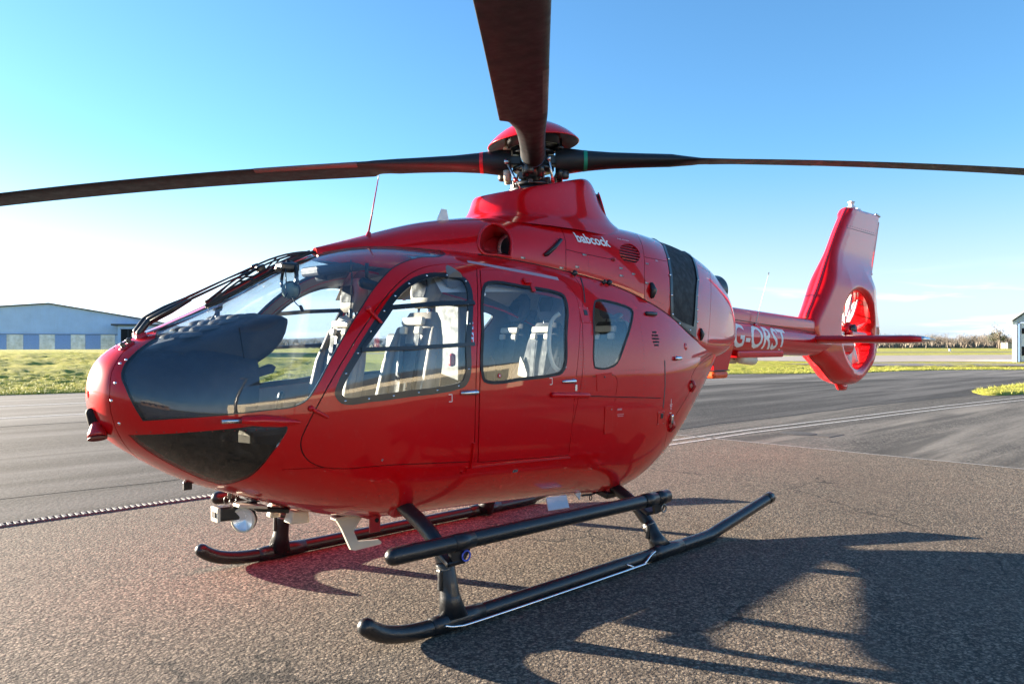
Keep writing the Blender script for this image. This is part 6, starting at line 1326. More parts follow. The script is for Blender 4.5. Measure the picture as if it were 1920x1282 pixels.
# ---------------------------------------------------------------- airfield surfaces
def asphalt(name, base, chip, chipscale, warm, rough=0.9, bumpd=0.004, contrast=1.0, streak=None, patch=0.25):
    m, nt, out = nodes_of(name); T = NT(nt); v = T.coord()
    vc = T.new('ShaderNodeTexVoronoi', feature='F1'); T.inp(vc, 'Vector', v); T.inp(vc, 'Scale', chipscale); T.inp(vc, 'Randomness', 1.0)
    cc = T.new('ShaderNodeSeparateColor'); T.link(vc.outputs['Color'], cc.inputs[0])
    vc2 = T.new('ShaderNodeTexVoronoi', feature='F1'); T.inp(vc2, 'Vector', v); T.inp(vc2, 'Scale', chipscale * 2.3)
    cc2 = T.new('ShaderNodeSeparateColor'); T.link(vc2.outputs['Color'], cc2.inputs[0])
    f = T.math('MULTIPLY', T.math('POWER', cc.outputs[0], 1.6), contrast, clamp=True)
    col = T.mix(f, base + (1,), chip + (1,))
    col = T.mix(T.math('MULTIPLY', T.math('GREATER_THAN', cc2.outputs[1], 0.80), 0.45), col, tuple(min(1, x * 1.5) for x in chip) + (1,))
    col = T.mix(T.math('MULTIPLY', T.math('LESS_THAN', cc2.outputs[2], 0.22), 0.6), col, tuple(x * .35 for x in base) + (1,))
    # binder between the chips
    col = T.mix(T.mr(vc.outputs['Distance'], 0.35, 0.75, 0.0, 0.65), col, tuple(x * .4 for x in base) + (1,))
    big = T.noise(v, 0.22, 6, 0.6); mid = T.noise(v, 1.4, 6, 0.62); sm = T.noise(v, 7, 5, 0.65)
    col = T.mix(T.mr(big, 0.35, 0.68, 0.0, patch + .1), col, tuple(x * .62 for x in base) + (1,))
    col = T.mix(T.mr(mid, 0.42, 0.72, 0.0, patch), col, warm + (1,))
    col = T.mix(T.mr(sm, 0.55, 0.75, 0.0, 0.22), col, tuple(x * .5 for x in base) + (1,))
    # oil spots and stains
    st = T.noise(v, 2.3, 7, 0.7, 0.6)
    col = T.mix(T.mr(st, 0.66, 0.74, 0.0, 0.35), col, (0.02, 0.018, 0.017, 1))
    # hairline cracks and darker repair patches
    vk = T.new('ShaderNodeTexVoronoi', feature='DISTANCE_TO_EDGE'); T.inp(vk, 'Scale', .45)
    wv = T.new('ShaderNodeVectorMath', operation='ADD'); T.link(v, wv.inputs[0]); nz = T.new('ShaderNodeTexNoise'); T.inp(nz, 'Vector', v); T.inp(nz, 'Scale', 2.2); T.inp(nz, 'Detail', 5)
    sc = T.new('ShaderNodeVectorMath', operation='SCALE'); T.link(nz.outputs[1], sc.inputs[0]); sc.inputs['Scale'].default_value = .55; T.link(sc.outputs[0], wv.inputs[1]); T.link(wv.outputs[0], vk.inputs['Vector'])
    crack = T.math('MULTIPLY', T.math('LESS_THAN', vk.outputs[0], .0055), T.mr(T.noise(v, .5, 3, .5), .52, .60, 0, .75))
    col = T.mix(crack, col, (.012, .011, .010, 1))
    tyre = T.noise(T.coord(scale=(.10, 3.2, 1), rot=(0, 0, -.35)), 1.0, 5, .6)
    col = T.mix(T.mr(tyre, .62, .75, 0, .16), col, tuple(x * .5 for x in base) + (1,))
    if streak:
        vs = T.coord(scale=streak)
        col = T.mix(T.mr(T.noise(vs, 1.0, 6, 0.6), 0.44, 0.60, 0.0, 0.7), col, tuple(min(1, x * 1.25) for x in chip) + (1,))
        col = T.mix(T.mr(T.noise(vs, 2.3, 6, 0.6), 0.50, 0.62, 0.0, 0.7), col, tuple(x * .5 for x in base) + (1,))
    h = T.math('ADD', T.math('MULTIPLY', T.math('SUBTRACT', 1.0, vc.outputs['Distance']), 0.7), T.math('ADD', T.math('MULTIPLY', cc.outputs[2], 0.5), T.math('MULTIPLY', T.math('SUBTRACT', 1.0, vc2.outputs['Distance']), 0.35)))
    b = T.bsdf(Base_Color=col, Roughness=rough)
    b.inputs['Specular IOR Level'].default_value = 0.3
    T.link(T.bump(h, 0.85, bumpd), b.inputs['Normal'])
    T.link(b.outputs[0], out.inputs[0]); return m
APRON = asphalt('apron_asphalt', (.072, .058, .046), (.38, .305, .225), 56, (.16, .115, .085))
APRON2 = asphalt('old_tarmac', (.060, .054, .048), (.20, .178, .15), 26, (.13, .112, .092), bumpd=.003, streak=(.06, .7, 1))
TARM = asphalt('dark_tarmac', (.018, .0175, .018), (.105, .098, .092), 30, (.045, .042, .04), bumpd=.003, streak=(.05, .6, 1))
TAXI = asphalt('pale_taxiway', (.075, .072, .07), (.16, .15, .138), 30, (.13, .12, .105), bumpd=.002, streak=(.03, .45, 1))
def linepaint(name, col, wear):
    m, nt, out = nodes_of(name); T = NT(nt); v = T.coord()
    n = T.noise(v, 14, 6, 0.7); c = T.mix(T.mr(n, 0.42, 0.62, 0, wear), col + (1,), (.16, .15, .14, 1))
    b = T.bsdf(Base_Color=c, Roughness=0.7); T.link(T.bump(T.vor(v, 60), 0.3, .003), b.inputs['Normal']); T.link(b.outputs[0], out.inputs[0]); return m
WLINE = linepaint('line_paint', (.55, .53, .48), .75)
OLDLINE = linepaint('old_line_paint', (.40, .38, .35), .85)
SEAL = plain('joint_sealant', (.02, .019, .018), .8)
def sheet(name, poly, z, mat, **kw):
    m = MB(); m.add([(x, y, z(x) if callable(z) else z) for x, y in poly], [tuple(range(len(poly)))]); return m.build(name, mat, fix=False, **kw)
B1 = [(-90, 3.50), (9.85, 3.50), (11.9, 3.55), (14.0, 3.40), (17.7, 3.25), (25.0, 2.65), (29.4, 2.2), (45, -.6), (80, -12), (140, -45)]
B2 = [(-90, 13.4), (2.0, 12.6), (12, 12.3), (20, 11.9), (25.4, 11.0), (32.2, 9.0), (36, 7.3), (50, 1.0), (80, -9.5), (140, -42)]
B3 = [(-90, 24.5), (-20, 23.4), (4.0, 22.9), (6.2, 22.6), (14, 22.1), (22, 20.6), (28, 18.8), (32.8, 16.9), (35.2, 15.6), (37.5, 13.8), (41, 12.1), (46.0, 11.5), (49.1, 10.4), (52, 8.2), (56, 3.5), (80, -6), (140, -38)]
sheet('apron', [(-90, -120), (9.85, -120), (9.85, 3.5), (-90, 3.5)], 0.0, APRON, kind='structure')
sheet('old_tarmac', [(9.85, -120), (160, -120), (160, -60)] + B1[:1:-1] + [(9.85, 3.5)], 0.0, APRON2, kind='structure')
sheet('tarmac', B1 + B2[::-1], 0.0, TARM, kind='structure')
sheet('taxiway', B2 + B3[::-1], 0.0, TAXI, kind='structure')
def stripe(pts, w, z, wob=0.0, seed=1):
    random.seed(seed); P = [Vector(p) for p in pts]; L = []; R = []
    Q = []
    for i in range(len(P) - 1):
        n = max(1, int((P[i + 1] - P[i]).length / .5))
        for j in range(n): Q.append(P[i].lerp(P[i + 1], j / n))
    Q.append(P[-1])
    for i, p in enumerate(Q):
        d = (Q[min(i + 1, len(Q) - 1)] - Q[max(i - 1, 0)]).normalized(); n = Vector((-d.y, d.x)); o = random.uniform(-wob, wob)
        L.append((p.x + n.x * (w / 2 + o), p.y + n.y * (w / 2 + o), z)); R.append((p.x - n.x * (w / 2 - o), p.y - n.y * (w / 2 - o), z))
    k = len(L); return L + R, [(i, i + 1, k + i + 1, k + i) for i in range(k - 1)]
def stripe_obj(name, pts, w, z, mat, wob=0.0, seed=1, **kw):
    m = MB(); m.add(*stripe(pts, w, z, wob, seed)); return m.build(name, mat, fix=True, **kw)
stripe_obj('taxi_line', [(8.0, 2.80), (11.4, 2.68), (15.0, 2.34), (20.0, 1.88), (24.7, 1.30), (34, -.2), (50, -3.5)], .075, .004, WLINE, .008, 3, kind='structure')
stripe_obj('taxi_line', [(7.6, 2.52), (11.0, 2.40), (14.4, 2.06), (19.0, 1.62), (23.6, 1.0), (33, -.5), (50, -3.9)], .075, .004, WLINE, .008, 4, kind='structure')
stripe_obj('bay_edge_line', [(9.85, 3.45), (9.86, 0), (9.84, -3), (9.85, -9), (9.85, -30)], .045, .004, OLDLINE, .012, 5, kind='structure')
stripe_obj('faded_taxi_line', [(-60, 18.6), (3.1, 18.1), (5, 17.9), (14, 17.6), (24, 15.2), (33, 11.5)], .30, .004, OLDLINE, .03, 6, kind='structure')
stripe_obj('faded_taxi_line', [(-60, 15.2), (2.4, 14.5), (8, 14.2)], .22, .004, OLDLINE, .03, 7, kind='structure')
stripe_obj('tarmac_joint', [(-30, 4.95), (-4, 4.82), (1.0, 4.78), (2.0, 4.70), (5, 4.75)], .03, .004, SEAL, .02, 8, kind='structure')
stripe_obj('tarmac_joint', [(-30, 12.72), (2, 12.6), (12, 12.28), (25.4, 11.0), (36, 7.3), (60, -2.4)], .09, .004, SEAL, .03, 9, kind='structure')
stripe_obj('tarmac_joint', [(9.9, 3.56), (11.9, 3.60), (14.0, 3.45), (17.7, 3.30), (25.0, 2.70), (45, -.55)], .05, .004, SEAL, .02, 10, kind='structure')
# slot drain: channel, rails and crossbars one by one near the camera
dr_ = empty('slot_drain', (0, 3.48, 0), label='long slotted metal drain running across the tarmac behind the helicopter nose', cat='drain')
GALV = plain('galvanised', (.15, .145, .14), .7, metal=.0, var=.2, scale=9)
m = MB(); m.box((-2.0, 0, -.0), (24, .12, .010)); m.build('drain_channel', plain('channel_dirt', (.02, .019, .018), .9), dr_)
for q in (-1, 1): m = MB(); m.box((-2.0, q * .056, .006), (24, .010, .010)); m.build('drain_rail', GALV, dr_)
bar = MB(); bar.box((0, 0, 0), (.024, .10, .009)); bar_o = bar.build('drain_bar', GALV, dr_); bar_o.location = (-3.0, 0, .0095)
bx = [-3.0 + .052 * k for k in range(240)]
for x in bx[1:]:
    c = bar_o.copy(); COL.objects.link(c); c.location = (x, 0, .0095)
m = MB()
for k in range(110): m.box((-3.06 - .052 * k, 0, .0095), (.024, .10, .009))
m.build('drain_bars', GALV, dr_, kind='stuff')
# patched cover in the old tarmac
mc = empty('manhole_cover', (11.5, 1.80, 0), label='dark worn manhole patch in the tarmac beyond the white lines', cat='manhole')
m = MB(); m.lathe([(0, .006), (.27, .006), (.30, .004)], (0, 0, 0), (0, 0, 1), 28); m.build('cover_plate', plain('cover_iron', (.05, .045, .04), .8, var=.4, scale=12, bump=.8, bscale=30), mc)
m = MB(); m.box((.1, -.50, .003), (.6, .25, .004)); m.build('cover_patch', plain('patch', (.06, .052, .045), .9, var=.4, scale=10, bump=.8, bscale=40), mc)

# ---------------------------------------------------------------- grass
def grassmat(name, a, b, c):
    m, nt, out = nodes_of(name); T = NT(nt); v = T.coord()
    n1 = T.noise(T.coord(scale=(1, 1.0, 1)), .35, 6, .6); n2 = T.noise(v, 3.5, 6, .7); n3 = T.noise(v, 22, 4, .7)
    col = T.mix(T.mr(n1, .38, .62, 0, 1), a + (1,), b + (1,)); col = T.mix(T.mr(n2, .45, .68, 0, .75), col, c + (1,)); col = T.mix(T.mr(n3, .45, .75, 0, .6), col, tuple(x * .45 for x in a) + (1,))
    bs = T.bsdf(Base_Color=col, Roughness=.85); bs.inputs['Specular IOR Level'].default_value = .15
    T.link(T.bump(T.math('ADD', n3, T.noise(v, 60, 3, .7)), .9, .06), bs.inputs['Normal']); T.link(bs.outputs[0], out.inputs[0]); return m
GRASS = grassmat('grass', (.34, .36, .04), (.48, .44, .06), (.42, .36, .13))
GRASSF = grassmat('far_grass', (.36, .36, .06), (.46, .42, .10), (.42, .37, .16))
def edge_y(x): return float(np.interp(x, [p[0] for p in B3], [p[1] for p in B3]))
def gh(x, y):
    d = y - edge_y(x); f = min(1, max(0, d / 22)); lf = 1 / (1 + math.exp((x - 24) / 3.5))
    h = .05 * min(1, max(0, d / .25)) + lf * (.95 * f * f * (3 - 2 * f)) + (1 - lf) * .03 * f
    u = min(1, max(0, d / 1.0))
    h += u * (.10 * (noise.noise(Vector((x * .35, y * .35, 0))) ) * (.15 + .85 * lf) + .05 * noise.noise(Vector((x * 1.1, y * 1.3, 3))) + .05 * noise.noise(Vector((x * 3.1, y * 3.3, 7))) + .03 * noise.noise(Vector((x * 8, y * 8, 7))))
    return h
def grass_patch(name, xs, dys, mat, fn=gh):
    V = []; F = []
    for x in xs:
        for d in dys: y = edge_y(x) + d; V.append((x, y, fn(x, y) if d > 0 else -.01))
    n = len(dys)
    for i in range(len(xs) - 1):
        for j in range(n - 1): F.append((i * n + j, (i + 1) * n + j, (i + 1) * n + j + 1, i * n + j + 1))
    m = MB(); m.add(V, F, True); return m.build(name, mat, kind='structure')
dy = [-.02, .0, .04] + [.14 * k for k in range(1, 60)] + [8.4 + .35 * k for k in range(0, 50)] + [26 + 1.5 * k for k in range(12)]
grass_patch('grass_bank', np.concatenate([np.arange(-12, 16, .14), np.arange(16, 62, .30)]), dy, GRASS)
sheet('grass_field', [(-3000, 40), (-90, 24), (-20, 40), (10, 44), (62, 4), (140, -40), (160, -120), (3000, -1200), (3500, 3500), (-3000, 3500)], -.03, GRASSF, kind='structure')
sheet('grass_field', [(-3000, -3000), (3000, -3000), (3000, -1200), (160, -120), (-90, -120), (-90, 24), (-3000, 40)], -.035, GRASSF, kind='structure')
# grass blades along the tarmac edge and on the bank crest
GB = [plain('blade_a', (.34, .37, .04), .6), plain('blade_b', (.48, .44, .12), .7)]
random.seed(11); m = MB()
def tuft(m, x, y, z, h, n):
    for _ in range(n):
        a = random.uniform(0, 6.28); dx, dy_ = math.cos(a), math.sin(a); r = random.uniform(0, .05); hh = h * random.uniform(.6, 1.2); w = .006
        bx_, by_ = x + dx * r, y + dy_ * r; tx, ty = bx_ + dx * hh * .5, by_ + dy_ * hh * .5
        m.mat(random.random() < .4).add([(bx_ - dy_ * w, by_ + dx * w, z), (bx_ + dy_ * w, by_ - dx * w, z), (tx, ty, z + hh)], [(0, 1, 2)])
for _ in range(9000):
    x = random.uniform(-1, 16) if random.random() < .5 else random.uniform(16, 56); d = random.random()**2 * 7; y = edge_y(x) + d + .03; tuft(m, x, y, gh(x, y) - .01, random.uniform(.04, .10), 6)
# triangular island of grass on the right
isl = catmull([(25.0, 2.0), (25.8, 2.75), (27.2, 3.15), (29.5, 3.1), (33, 2.9), (40, 1.6), (46, -.6), (40, -.6), (34, .1), (29, 1.0)], 5)
for _ in range(1500):
    x = random.uniform(25, 40); y = random.uniform(0, 3.2)
    if pip(np.array([[x, y]]), isl)[0]: tuft(m, x, y, .04, random.uniform(.05, .11), 5)
m.build('grass_tufts', GB, kind='stuff', fix=False)
ip_ = np.array(isl); ggx, ggy = np.meshgrid(np.arange(25, 46.2, .3), np.arange(-.7, 3.3, .15)); gg = np.stack([ggx.ravel(), ggy.ravel()], 1); gg = gg[pip(gg, ip_)]; gg = gg[segdist(gg, ip_) > .08]
r_ = delaunay_2d_cdt([Vector(p) for p in isl] + [Vector(p) for p in gg], [(i, (i + 1) % len(isl)) for i in range(len(isl))], [], 1, 1e-6)
dd_ = segdist(np.array([tuple(v) for v in r_[0]]), ip_)
m = MB(); m.add([(v[0], v[1], .008 + .07 * min(1, d / .25) + .03 * min(1, d) * noise.noise(Vector((v[0] * 2, v[1] * 3, 0)))) for v, d in zip(r_[0], dd_)], [tuple(f) for f in r_[2]], True)
m.build('grass_island', GRASS, kind='structure')
# far paths across the grass
FARP = plain('far_path', (.33, .28, .24), .9, var=.12, scale=.4)
FARD = plain('far_dark_path', (.15, .13, .12), .9, var=.12, scale=.4)
sheet('service_road', [(52.5, 22), (60.5, 17.7), (68.1, 10.2), (74, 4), (66, 0), (58.4, 8.2), (54.1, 12.4), (50.5, 16.5)], lambda x: .11 if x < 63 else .0, FARD, kind='structure')
sheet('far_taxiway', [(67.2, 21.1), (73, 19.6), (76, 15.4), (86, 8.5), (140, 10), (132.5, 24.9), (112, 36), (98, 42), (82, 48), (62, 60), (56, 56), (64, 40), (67, 28)], .0, FARP, kind='structure')
sheet('far_runway', [(120, 62), (158, 46), (190, 28), (200, 33), (168, 52), (128, 72), (60, 130), (52, 122)], .0, FARD, kind='structure')

# ---------------------------------------------------------------- buildings
CR = Vector((.71302, -.70114, 0)); CD = Vector((.70114, .71302, 0))
def camp(u, d, z=0.0):                       # ground point on a bearing (deg. offset given as image column) and range
    p = CAMP + CD * d + CR * ((u - 960) / 1434.16 * d); return Vector((p.x, p.y, z))
CLAD = nodes_of('blue_cladding')
def cladding(name, col, pitch=.30, rot=0.0):
    m, nt, out = nodes_of(name); T = NT(nt); v = T.coord()
    n = T.noise(v, .5, 5, .6); c = T.mix(T.mr(n, .3, .7, 0, 1), tuple(x * .92 for x in col) + (1,), tuple(min(1, x * 1.06) for x in col) + (1,))
    c = T.mix(T.mr(T.noise(T.coord(scale=(3, 3, .3)), 1.5, 5, .6), .5, .8, 0, .25), c, tuple(x * .7 for x in col) + (1,))
    w = T.new('ShaderNodeTexWave', wave_type='BANDS', bands_direction='X', wave_profile='SIN'); T.inp(w, 'Vector', v); T.inp(w, 'Scale', 1 / pitch / 1.0)
    b = T.bsdf(Base_Color=c, Roughness=.45); T.link(T.bump(w.outputs[1], .35, .03), b.inputs['Normal']); T.link(b.outputs[0], out.inputs[0]); return m
BCLAD = cladding('blue_grey_cladding', (.50, .66, .92))
BPAN = plain('blue_panel', (.24, .38, .72), .4)
ROOFM = plain('dark_roof_edge', (.05, .06, .08), .5)
WPANE = plain('bright_glazing', (.85, .86, .80), .12, var=.35, scale=1.2)
def frame2(a, b):
    X = (b - a); L = X.length; X.normalize(); return X, Vector((-X.y, X.x, 0)), L
hA, hB = camp(-190, 106), camp(284, 116)
X_, Yb, L_ = frame2(hA, hB)                    # Yb points away from the camera
han = empty('blue_hangar', (hA.x, hA.y, .80), math.atan2(X_.y, X_.x), label='large blue-grey metal hangar with low gabled roof and strip windows at the left edge', cat='hangar')
Hn = [(0, 0), (L_, 0), (L_, 4.32), (L_ * .574, 6.62), (0, 5.1)]
def hpart2(name, mat, fn, par=None, **kw): m = MB(); fn(m); return m.build(name, mat, par if par is not None else han, **kw)
hpart2('gable_wall', BCLAD, lambda m: m.prism([(a, b) for a, b in Hn], (0, 0, 0), (1, 0, 0), (0, 0, 1), (0, 1, 0), .25))
hpart2('side_wall', BCLAD, lambda m: m.box((L_ - .12, 20.3, 2.16), (.24, 40, 4.30)))
def hroof(m):
    for a, b in (((-.4, 5.06), (L_ * .574, 6.66)), ((L_ * .574, 6.66), (L_ + .35, 4.26))):
        m.add([(a[0], -.35, a[1]), (b[0], -.35, b[1]), (b[0], 40.5, b[1]), (a[0], 40.5, a[1]), (a[0], -.35, a[1] + .16), (b[0], -.35, b[1] + .16), (b[0], 40.5, b[1] + .16), (a[0], 40.5, a[1] + .16)], [(3, 2, 1, 0), (4, 5, 6, 7), (0, 1, 5, 4), (1, 2, 6, 5), (2, 3, 7, 6), (3, 0, 4, 7)])
hpart2('roof', ROOFM, hroof)
wtop = 2.15
def ux(u): # along-wall coordinate of an image column
    d = CD + CR * ((u - 960) / 1434.16); o = Vector((CAMP.x, CAMP.y, 0)); a = Vector((hA.x, hA.y, 0))
    M = Matrix(((d.x, -X_.x), (d.y, -X_.y))).inverted() @ Vector((a.x - o.x, a.y - o.y)); return M[1]
cols = [(-112, -78), (-50, -18), (12.6, 43.6), (74, 103), (133, 160), (189, 215.6)]
for i, (a, b) in enumerate(cols):
    xa, xb = ux(a), ux(b)
    w = hpart2('window', WPANE, lambda m: m.box(((xa + xb) / 2, -.04, wtop / 2 + .03), (xb - xa, .06, wtop)))
    hpart2('window_frame', WHITE, lambda m: (m.box(((xa + xb) / 2, -.09, wtop / 2), (.07, .05, wtop)), m.box(((xa + xb) / 2, -.09, wtop * .5), (xb - xa, .045, .05)), m.box(((xa + xb) / 2, -.09, wtop * .76), (xb - xa, .045, .04))), w)
    if i + 1 < len(cols):
        xc, xd = xb, ux(cols[i + 1][0]); hpart2('wall_panel', BPAN, lambda m: m.box(((xc + xd) / 2, -.03, wtop / 2 + .02), (xd - xc - .06, .05, wtop)))
hpart2('window_head', ROOFM, lambda m: m.box(((ux(-112) + ux(222)) / 2, -.07, wtop + .07), (ux(222) - ux(-112), .12, .06)))
# flat-roofed porch at the right end
px0, px1 = ux(228), ux(300)
hpart2('porch', BCLAD, lambda m: m.box(((px0 + px1) / 2, -1.6, 1.75), (px1 - px0, 3.2, 3.5)))
hpart2('porch_roof', ROOFM, lambda m: m.box(((px0 + px1) / 2 - .3, -1.7, 3.62), (px1 - px0 + 1.1, 3.9, .24)))
hpart2('porch_window', GAP, lambda m: m.box((ux(244) + .2, -3.24, 2.0), (1.9, .06, 1.9)))
hpart2('porch_window_frame', ROOFM, lambda m: (m.box((ux(244) + .2, -3.28, 2.98), (2.1, .05, .08)), m.box((ux(244) + .2, -3.28, 2.0), (.06, .05, 1.9))))
# white hangar at the right edge
rA = camp(1898, 68)
rX = (CR - CD * .74).normalized()
rh = empty('white_hangar', (rA.x, rA.y, 0), math.atan2(rX.y, rX.x), label='white hangar with dark door panels and grey gable at the right edge', cat='hangar')
def rpart(name, mat, fn, par=None, **kw): m = MB(); fn(m); return m.build(name, mat, par if par is not None else rh, **kw)
WCL = cladding('white_cladding', (.78, .80, .82), .25)
rpart('end_wall', WCL, lambda m: m.box((10, 10.4, 1.75), (20, .3, 3.5)))
rpart('corner_post', WCL, lambda m: m.box((.17, 5.1, 1.75), (.34, 10.2, 3.5)))
rpart('gable', plain('gable_grey', (.36, .44, .52), .5), lambda m: m.prism([(0, 3.5), (20, 3.5), (10, 11.5)], (0, 0, 0), (1, 0, 0), (0, 0, 1), (0, 1, 0), .3))
rpart('roof', plain('pale_roof', (.45, .48, .5), .5), lambda m: [m.add([(a[0], -.3, a[1]), (b[0], -.3, b[1]), (b[0], 10.8, b[1]), (a[0], 10.8, a[1]), (a[0], -.3, a[1] + .15), (b[0], -.3, b[1] + .15), (b[0], 10.8, b[1] + .15), (a[0], 10.8, a[1] + .15)], [(3, 2, 1, 0), (4, 5, 6, 7), (0, 1, 5, 4), (1, 2, 6, 5), (2, 3, 7, 6), (3, 0, 4, 7)]) for a, b in (((-.4, 3.35), (10, 11.6)), ((10, 11.6), (20.4, 3.35)))])
rpart('door_post', BPAN, lambda m: m.box((.50, .05, 1.7), (.10, .3, 3.4)))
for k in range(4):
    d = rpart('door_panel', WCL, lambda m: m.box((1.0 + 1.9 * k + .5, .22, 1.72), (1.84, .10, 3.4)))
    for zc, hh in ((2.72, .50), (.95, .80)): rpart('door_window', GAP, lambda m: m.box((1.0 + 1.9 * k + .5, .15, zc), (1.6, .05, hh)), d)
# ---------------------------------------------------------------- trees, hedges and hills
HILL = plain('hill', (.11, .15, .17), .95, var=.15, scale=.004)
random.seed(5)
def ridge_(name, d0, u0, u1, hfn, depth, mat, **kw):
    m = MB(); U = np.linspace(u0, u1, 90); A = []
    for u in U:
        h = hfn(u); A.append([camp(u, d0, -1), camp(u, d0 + depth * .5, h * .7), camp(u, d0 + depth, h), camp(u, d0 + depth * 1.6, -1)])
    m.add([p for a in A for p in a], [(i * 4 + k, (i + 1) * 4 + k, (i + 1) * 4 + k + 1, i * 4 + k + 1) for i in range(89) for k in range(3)], True); return m.build(name, mat, **kw)
ridge_('hills', 1500, -400, 2400, lambda u: 14 + 9 * noise.noise(Vector((u * .004, 1, 0))) + 3 * noise.noise(Vector((u * .02, 3, 0))), 260, HILL, kind='structure')
TW = [plain('twigs_%d' % i, c, .9, var=.2, scale=.5) for i, c in enumerate(((.20, .165, .125), (.155, .13, .105), (.24, .20, .15)))]
BARK = plain('bark', (.14, .115, .09), .9)
EVERG = plain('evergreen', (.045, .06, .035), .9, var=.3, scale=.8)
def mk_tree(kind, seed):
    rnd = random.Random(seed); t = MB(); c = MB()
    H = rnd.uniform(7, 10) if kind != 'hedge' else rnd.uniform(2.5, 4)
    t.tube([(0, 0, -.4), (.05, 0, H * .3), (.1, .05, H * .62)], [.22, .17, .08], 6)
    tips = []
    for k in range(9):
        a = rnd.uniform(0, 6.28); z0 = H * rnd.uniform(.2, .55); L = H * rnd.uniform(.28, .5); el = rnd.uniform(.6, 1.25); e = Vector((math.cos(a) * math.cos(el) * L, math.sin(a) * math.cos(el) * L, z0 + math.sin(el) * L)); t.tube([(0, 0, z0), (e.x * .5, e.y * .5, z0 + (e.z - z0) * .55), tuple(e)], [.08, .05, .02], 5, cap=False); tips.append(e)
    n = 420
    for _ in range(n):
        b = rnd.choice(tips) * rnd.uniform(.65, 1.0) + Vector((rnd.gauss(0, H * .07), rnd.gauss(0, H * .07), rnd.gauss(0, H * .05)))
        if b.z < H * .12: continue
        d = Vector((rnd.gauss(0, .6), rnd.gauss(0, .6), rnd.uniform(.1, 1.1))).normalized() * rnd.uniform(.5, 1.3); s = Vector((rnd.gauss(0, 1), rnd.gauss(0, 1), rnd.gauss(0, .3))).normalized() * (.05 if kind != 'evergreen' else .22)
        c.add([b - s, b + s, b + d], [(0, 1, 2)])
    return t, c
protos = []
for i in range(6):
    kind = 'evergreen' if i == 5 else 'bare'; t, c = mk_tree(kind, 20 + i)
    e = empty('tree', (0, 0, 0)); t.build('trunk', BARK, e); c.build('crown', EVERG if kind == 'evergreen' else TW[i % 3], e, fix=False); protos.append(e)
kinds_l = ['bare brown winter tree in the far tree line beyond the airfield'] * 5 + ['dark evergreen tree in the far tree line beyond the airfield']
used = set()
rt_ = random.Random(9)
spots = []
for i in range(150):
    u = 1625 + i * 1.95 if i < 150 else 0; spots.append((u + rt_.uniform(-2, 2), rt_.uniform(330, 460), rt_.choice([0, 1, 2, 3, 4, 0, 1, 2, 5] if rt_.random() < .3 else [0, 1, 2, 3, 4]), rt_.uniform(.42, .82)))
for i in range(80): spots.append((280 + i * 8.5 + rt_.uniform(-4, 4), rt_.uniform(420, 520), rt_.choice([0, 1, 2, 3, 4, 5]), rt_.uniform(.5, .9)))
for i in range(40): spots.append((1200 + i * 10.5 + rt_.uniform(-4, 4), rt_.uniform(480, 600), rt_.choice([0, 1, 2, 3, 4, 5]), rt_.uniform(.5, .9)))
spots.append((1873, 300, 5, .95)); spots.append((1874, 290, 3, 1.1))
for u, d, k, s in spots:
    p = camp(u, d, 0)
    if k not in used: o = protos[k]; used.add(k)
    else: o = copy_tree(protos[k])
    o.location = p; o.rotation_euler = (0, 0, rt_.uniform(0, 6.28)); o.scale = (s * 1.25, s * 1.25, s)
    tag(o, kinds_l[k], 'tree', 'bare winter trees in the far tree line' if k < 5 else 'evergreens in the far tree line')
for k in range(6):
    if k not in used: bpy.data.objects.remove(protos[k])
# far undergrowth that reads as one mass
m = MB(); rg = random.Random(3)
for i in range(9000):
    u = rg.uniform(1600, 1900) if i % 3 else rg.uniform(250, 1600); d = rg.uniform(330, 470); p = camp(u, d, 0); h = rg.uniform(.6, 3.2)
    a = rg.uniform(0, 6.28); w = rg.uniform(.3, .9); dx, dy_ = math.cos(a) * w, math.sin(a) * w; m.mat(i % 2).add([(p.x - dx, p.y - dy_, -.1), (p.x + dx, p.y + dy_, -.1), (p.x + rg.uniform(-.4, .4), p.y, h)], [(0, 1, 2)])
m.build('far_hedge', TW[:2], kind='stuff', fix=False)
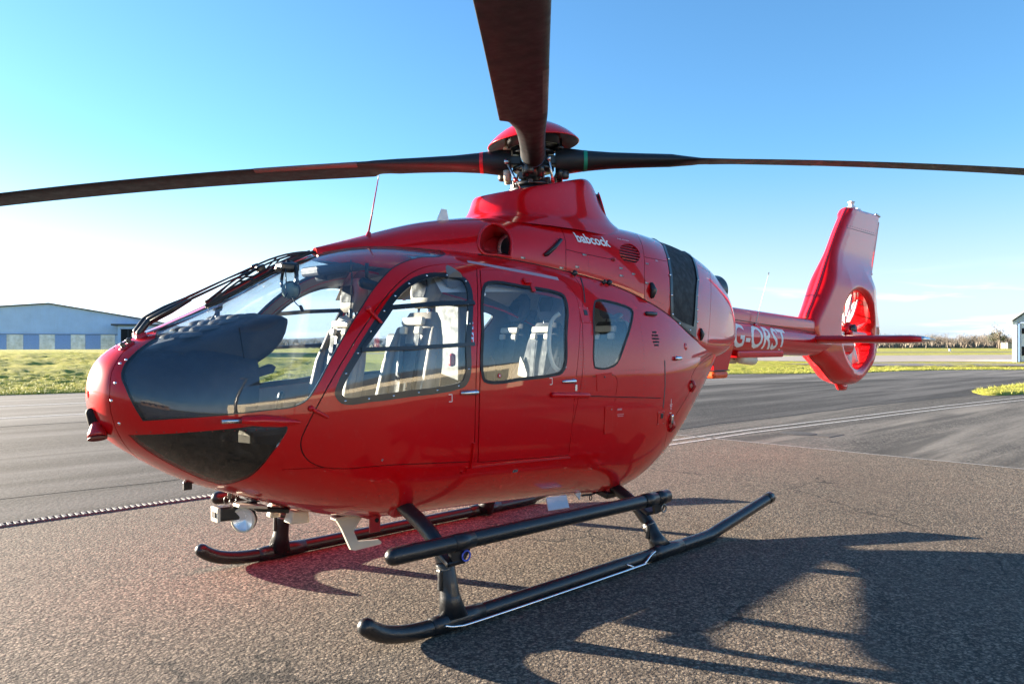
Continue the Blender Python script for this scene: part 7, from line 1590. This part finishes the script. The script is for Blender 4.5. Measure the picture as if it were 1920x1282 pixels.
# small far things on the airfield
def small(name, lab, cat, u, d, size, mat, roof):
    e = empty(name, camp(u, d, 0), .7, label=lab, cat=cat); m = MB(); m.box((0, 0, size[2] / 2), size); m.build('wall', mat, e)
    m = MB(); m.box((0, 0, size[2] + .12), (size[0] + .5, size[1] + .5, .24)); m.build('roof', roof, e)
small('far_shed', 'low grey shed behind the stabiliser tip at the field edge', 'shed', 1712, 420, (22, 6, .9), plain('shed_grey', (.2, .22, .26), .6), WHITE)
small('far_shed', 'long white low building left of the tree line', 'shed', 1655, 420, (7, 5, 1.2), WHITE, ROOFM)
small('far_shed', 'pale flat-roofed shed beside the white hangar', 'shed', 1893, 300, (5, 4, 2.2), plain('shed_stone', (.32, .29, .24), .8), ROOFM)
pk = empty('marker_board', camp(1781, 150, 0), 0, label='tiny white marker board standing out on the grass', cat='marker'); m = MB(); m.box((0, 0, .5), (1.1, .12, .45), None, 1, .02); m.build('board', WHITE, pk); m = MB(); m.tube([(-.35, 0, 0), (-.35, 0, .3)], .04, 6); m.build('leg', STEEL, pk); m = MB(); m.tube([(.35, 0, 0), (.35, 0, .3)], .04, 6); m.build('leg', STEEL, pk)
# ---------------------------------------------------------------- behind the camera (mirrored in paint and glass)
BRICK = plain('brick', (.34, .19, .11), .8, var=.15, scale=3)
OLIVE = cladding('olive_doors', (.22, .21, .17), .5)
SAND = plain('sand_render', (.72, .62, .46), .7)
bh = empty('door_hangar', (-13, -34, 0), math.atan2(-.10, .99), label='long hangar with dark sliding doors and cream surround behind the camera', cat='hangar')
def bpart(name, mat, fn, par): m = MB(); fn(m); return m.build(name, mat, par)
bpart('wall', SAND, lambda m: m.box((24, -10, 3.0), (54, 20, 6.0)), bh)
bpart('roof', ROOFM, lambda m: m.prism([(-.5, 6.0), (54 - 2.5, 6.0), (24.5, 8.2)], (0, .3, 0), (1, 0, 0), (0, 0, 1), (0, -1, 0), 20.6), bh)
for k in range(12):
    bpart('door_leaf', OLIVE, lambda m: m.box((1.6 + 4.1 * k, .10 + .12 * (k % 2), 2.35), (4.0, .12, 4.7)), bh)
bt = empty('brick_building', (-34, -17, 0), math.atan2(-.75, .66), label='brick building with pale hipped roof behind the camera', cat='building')
bpart('wall', BRICK, lambda m: m.box((5, -5, 1.6), (14, 10, 3.2)), bt)
def hip(m): m.add([(-3, 1, 3.2), (13, 1, 3.2), (13, -11, 3.2), (-3, -11, 3.2), (2.5, -5, 6.0), (7.5, -5, 6.0)], [(0, 1, 5, 4), (1, 2, 5), (2, 3, 4, 5), (3, 0, 4), (3, 2, 1, 0)])
bpart('roof', plain('pale_tiles', (.55, .50, .42), .8), hip, bt)
for k in range(4): bpart('window', GAP, lambda m: m.box((0.2 + 3.1 * k, .03, 1.9), (1.2, .08, 1.5)), bt)
lp = empty('lamp_post', (-3.6, -9.5, 0), label='tall grey lamp post behind the camera', cat='lamp post'); bpart('post', STEEL, lambda m: m.tube([(0, 0, 0), (0, 0, 7)], [.08, .05], 10), lp); bpart('lamp_head', STEEL, lambda m: m.box((0, .3, 7), (.15, .6, .08)), lp)
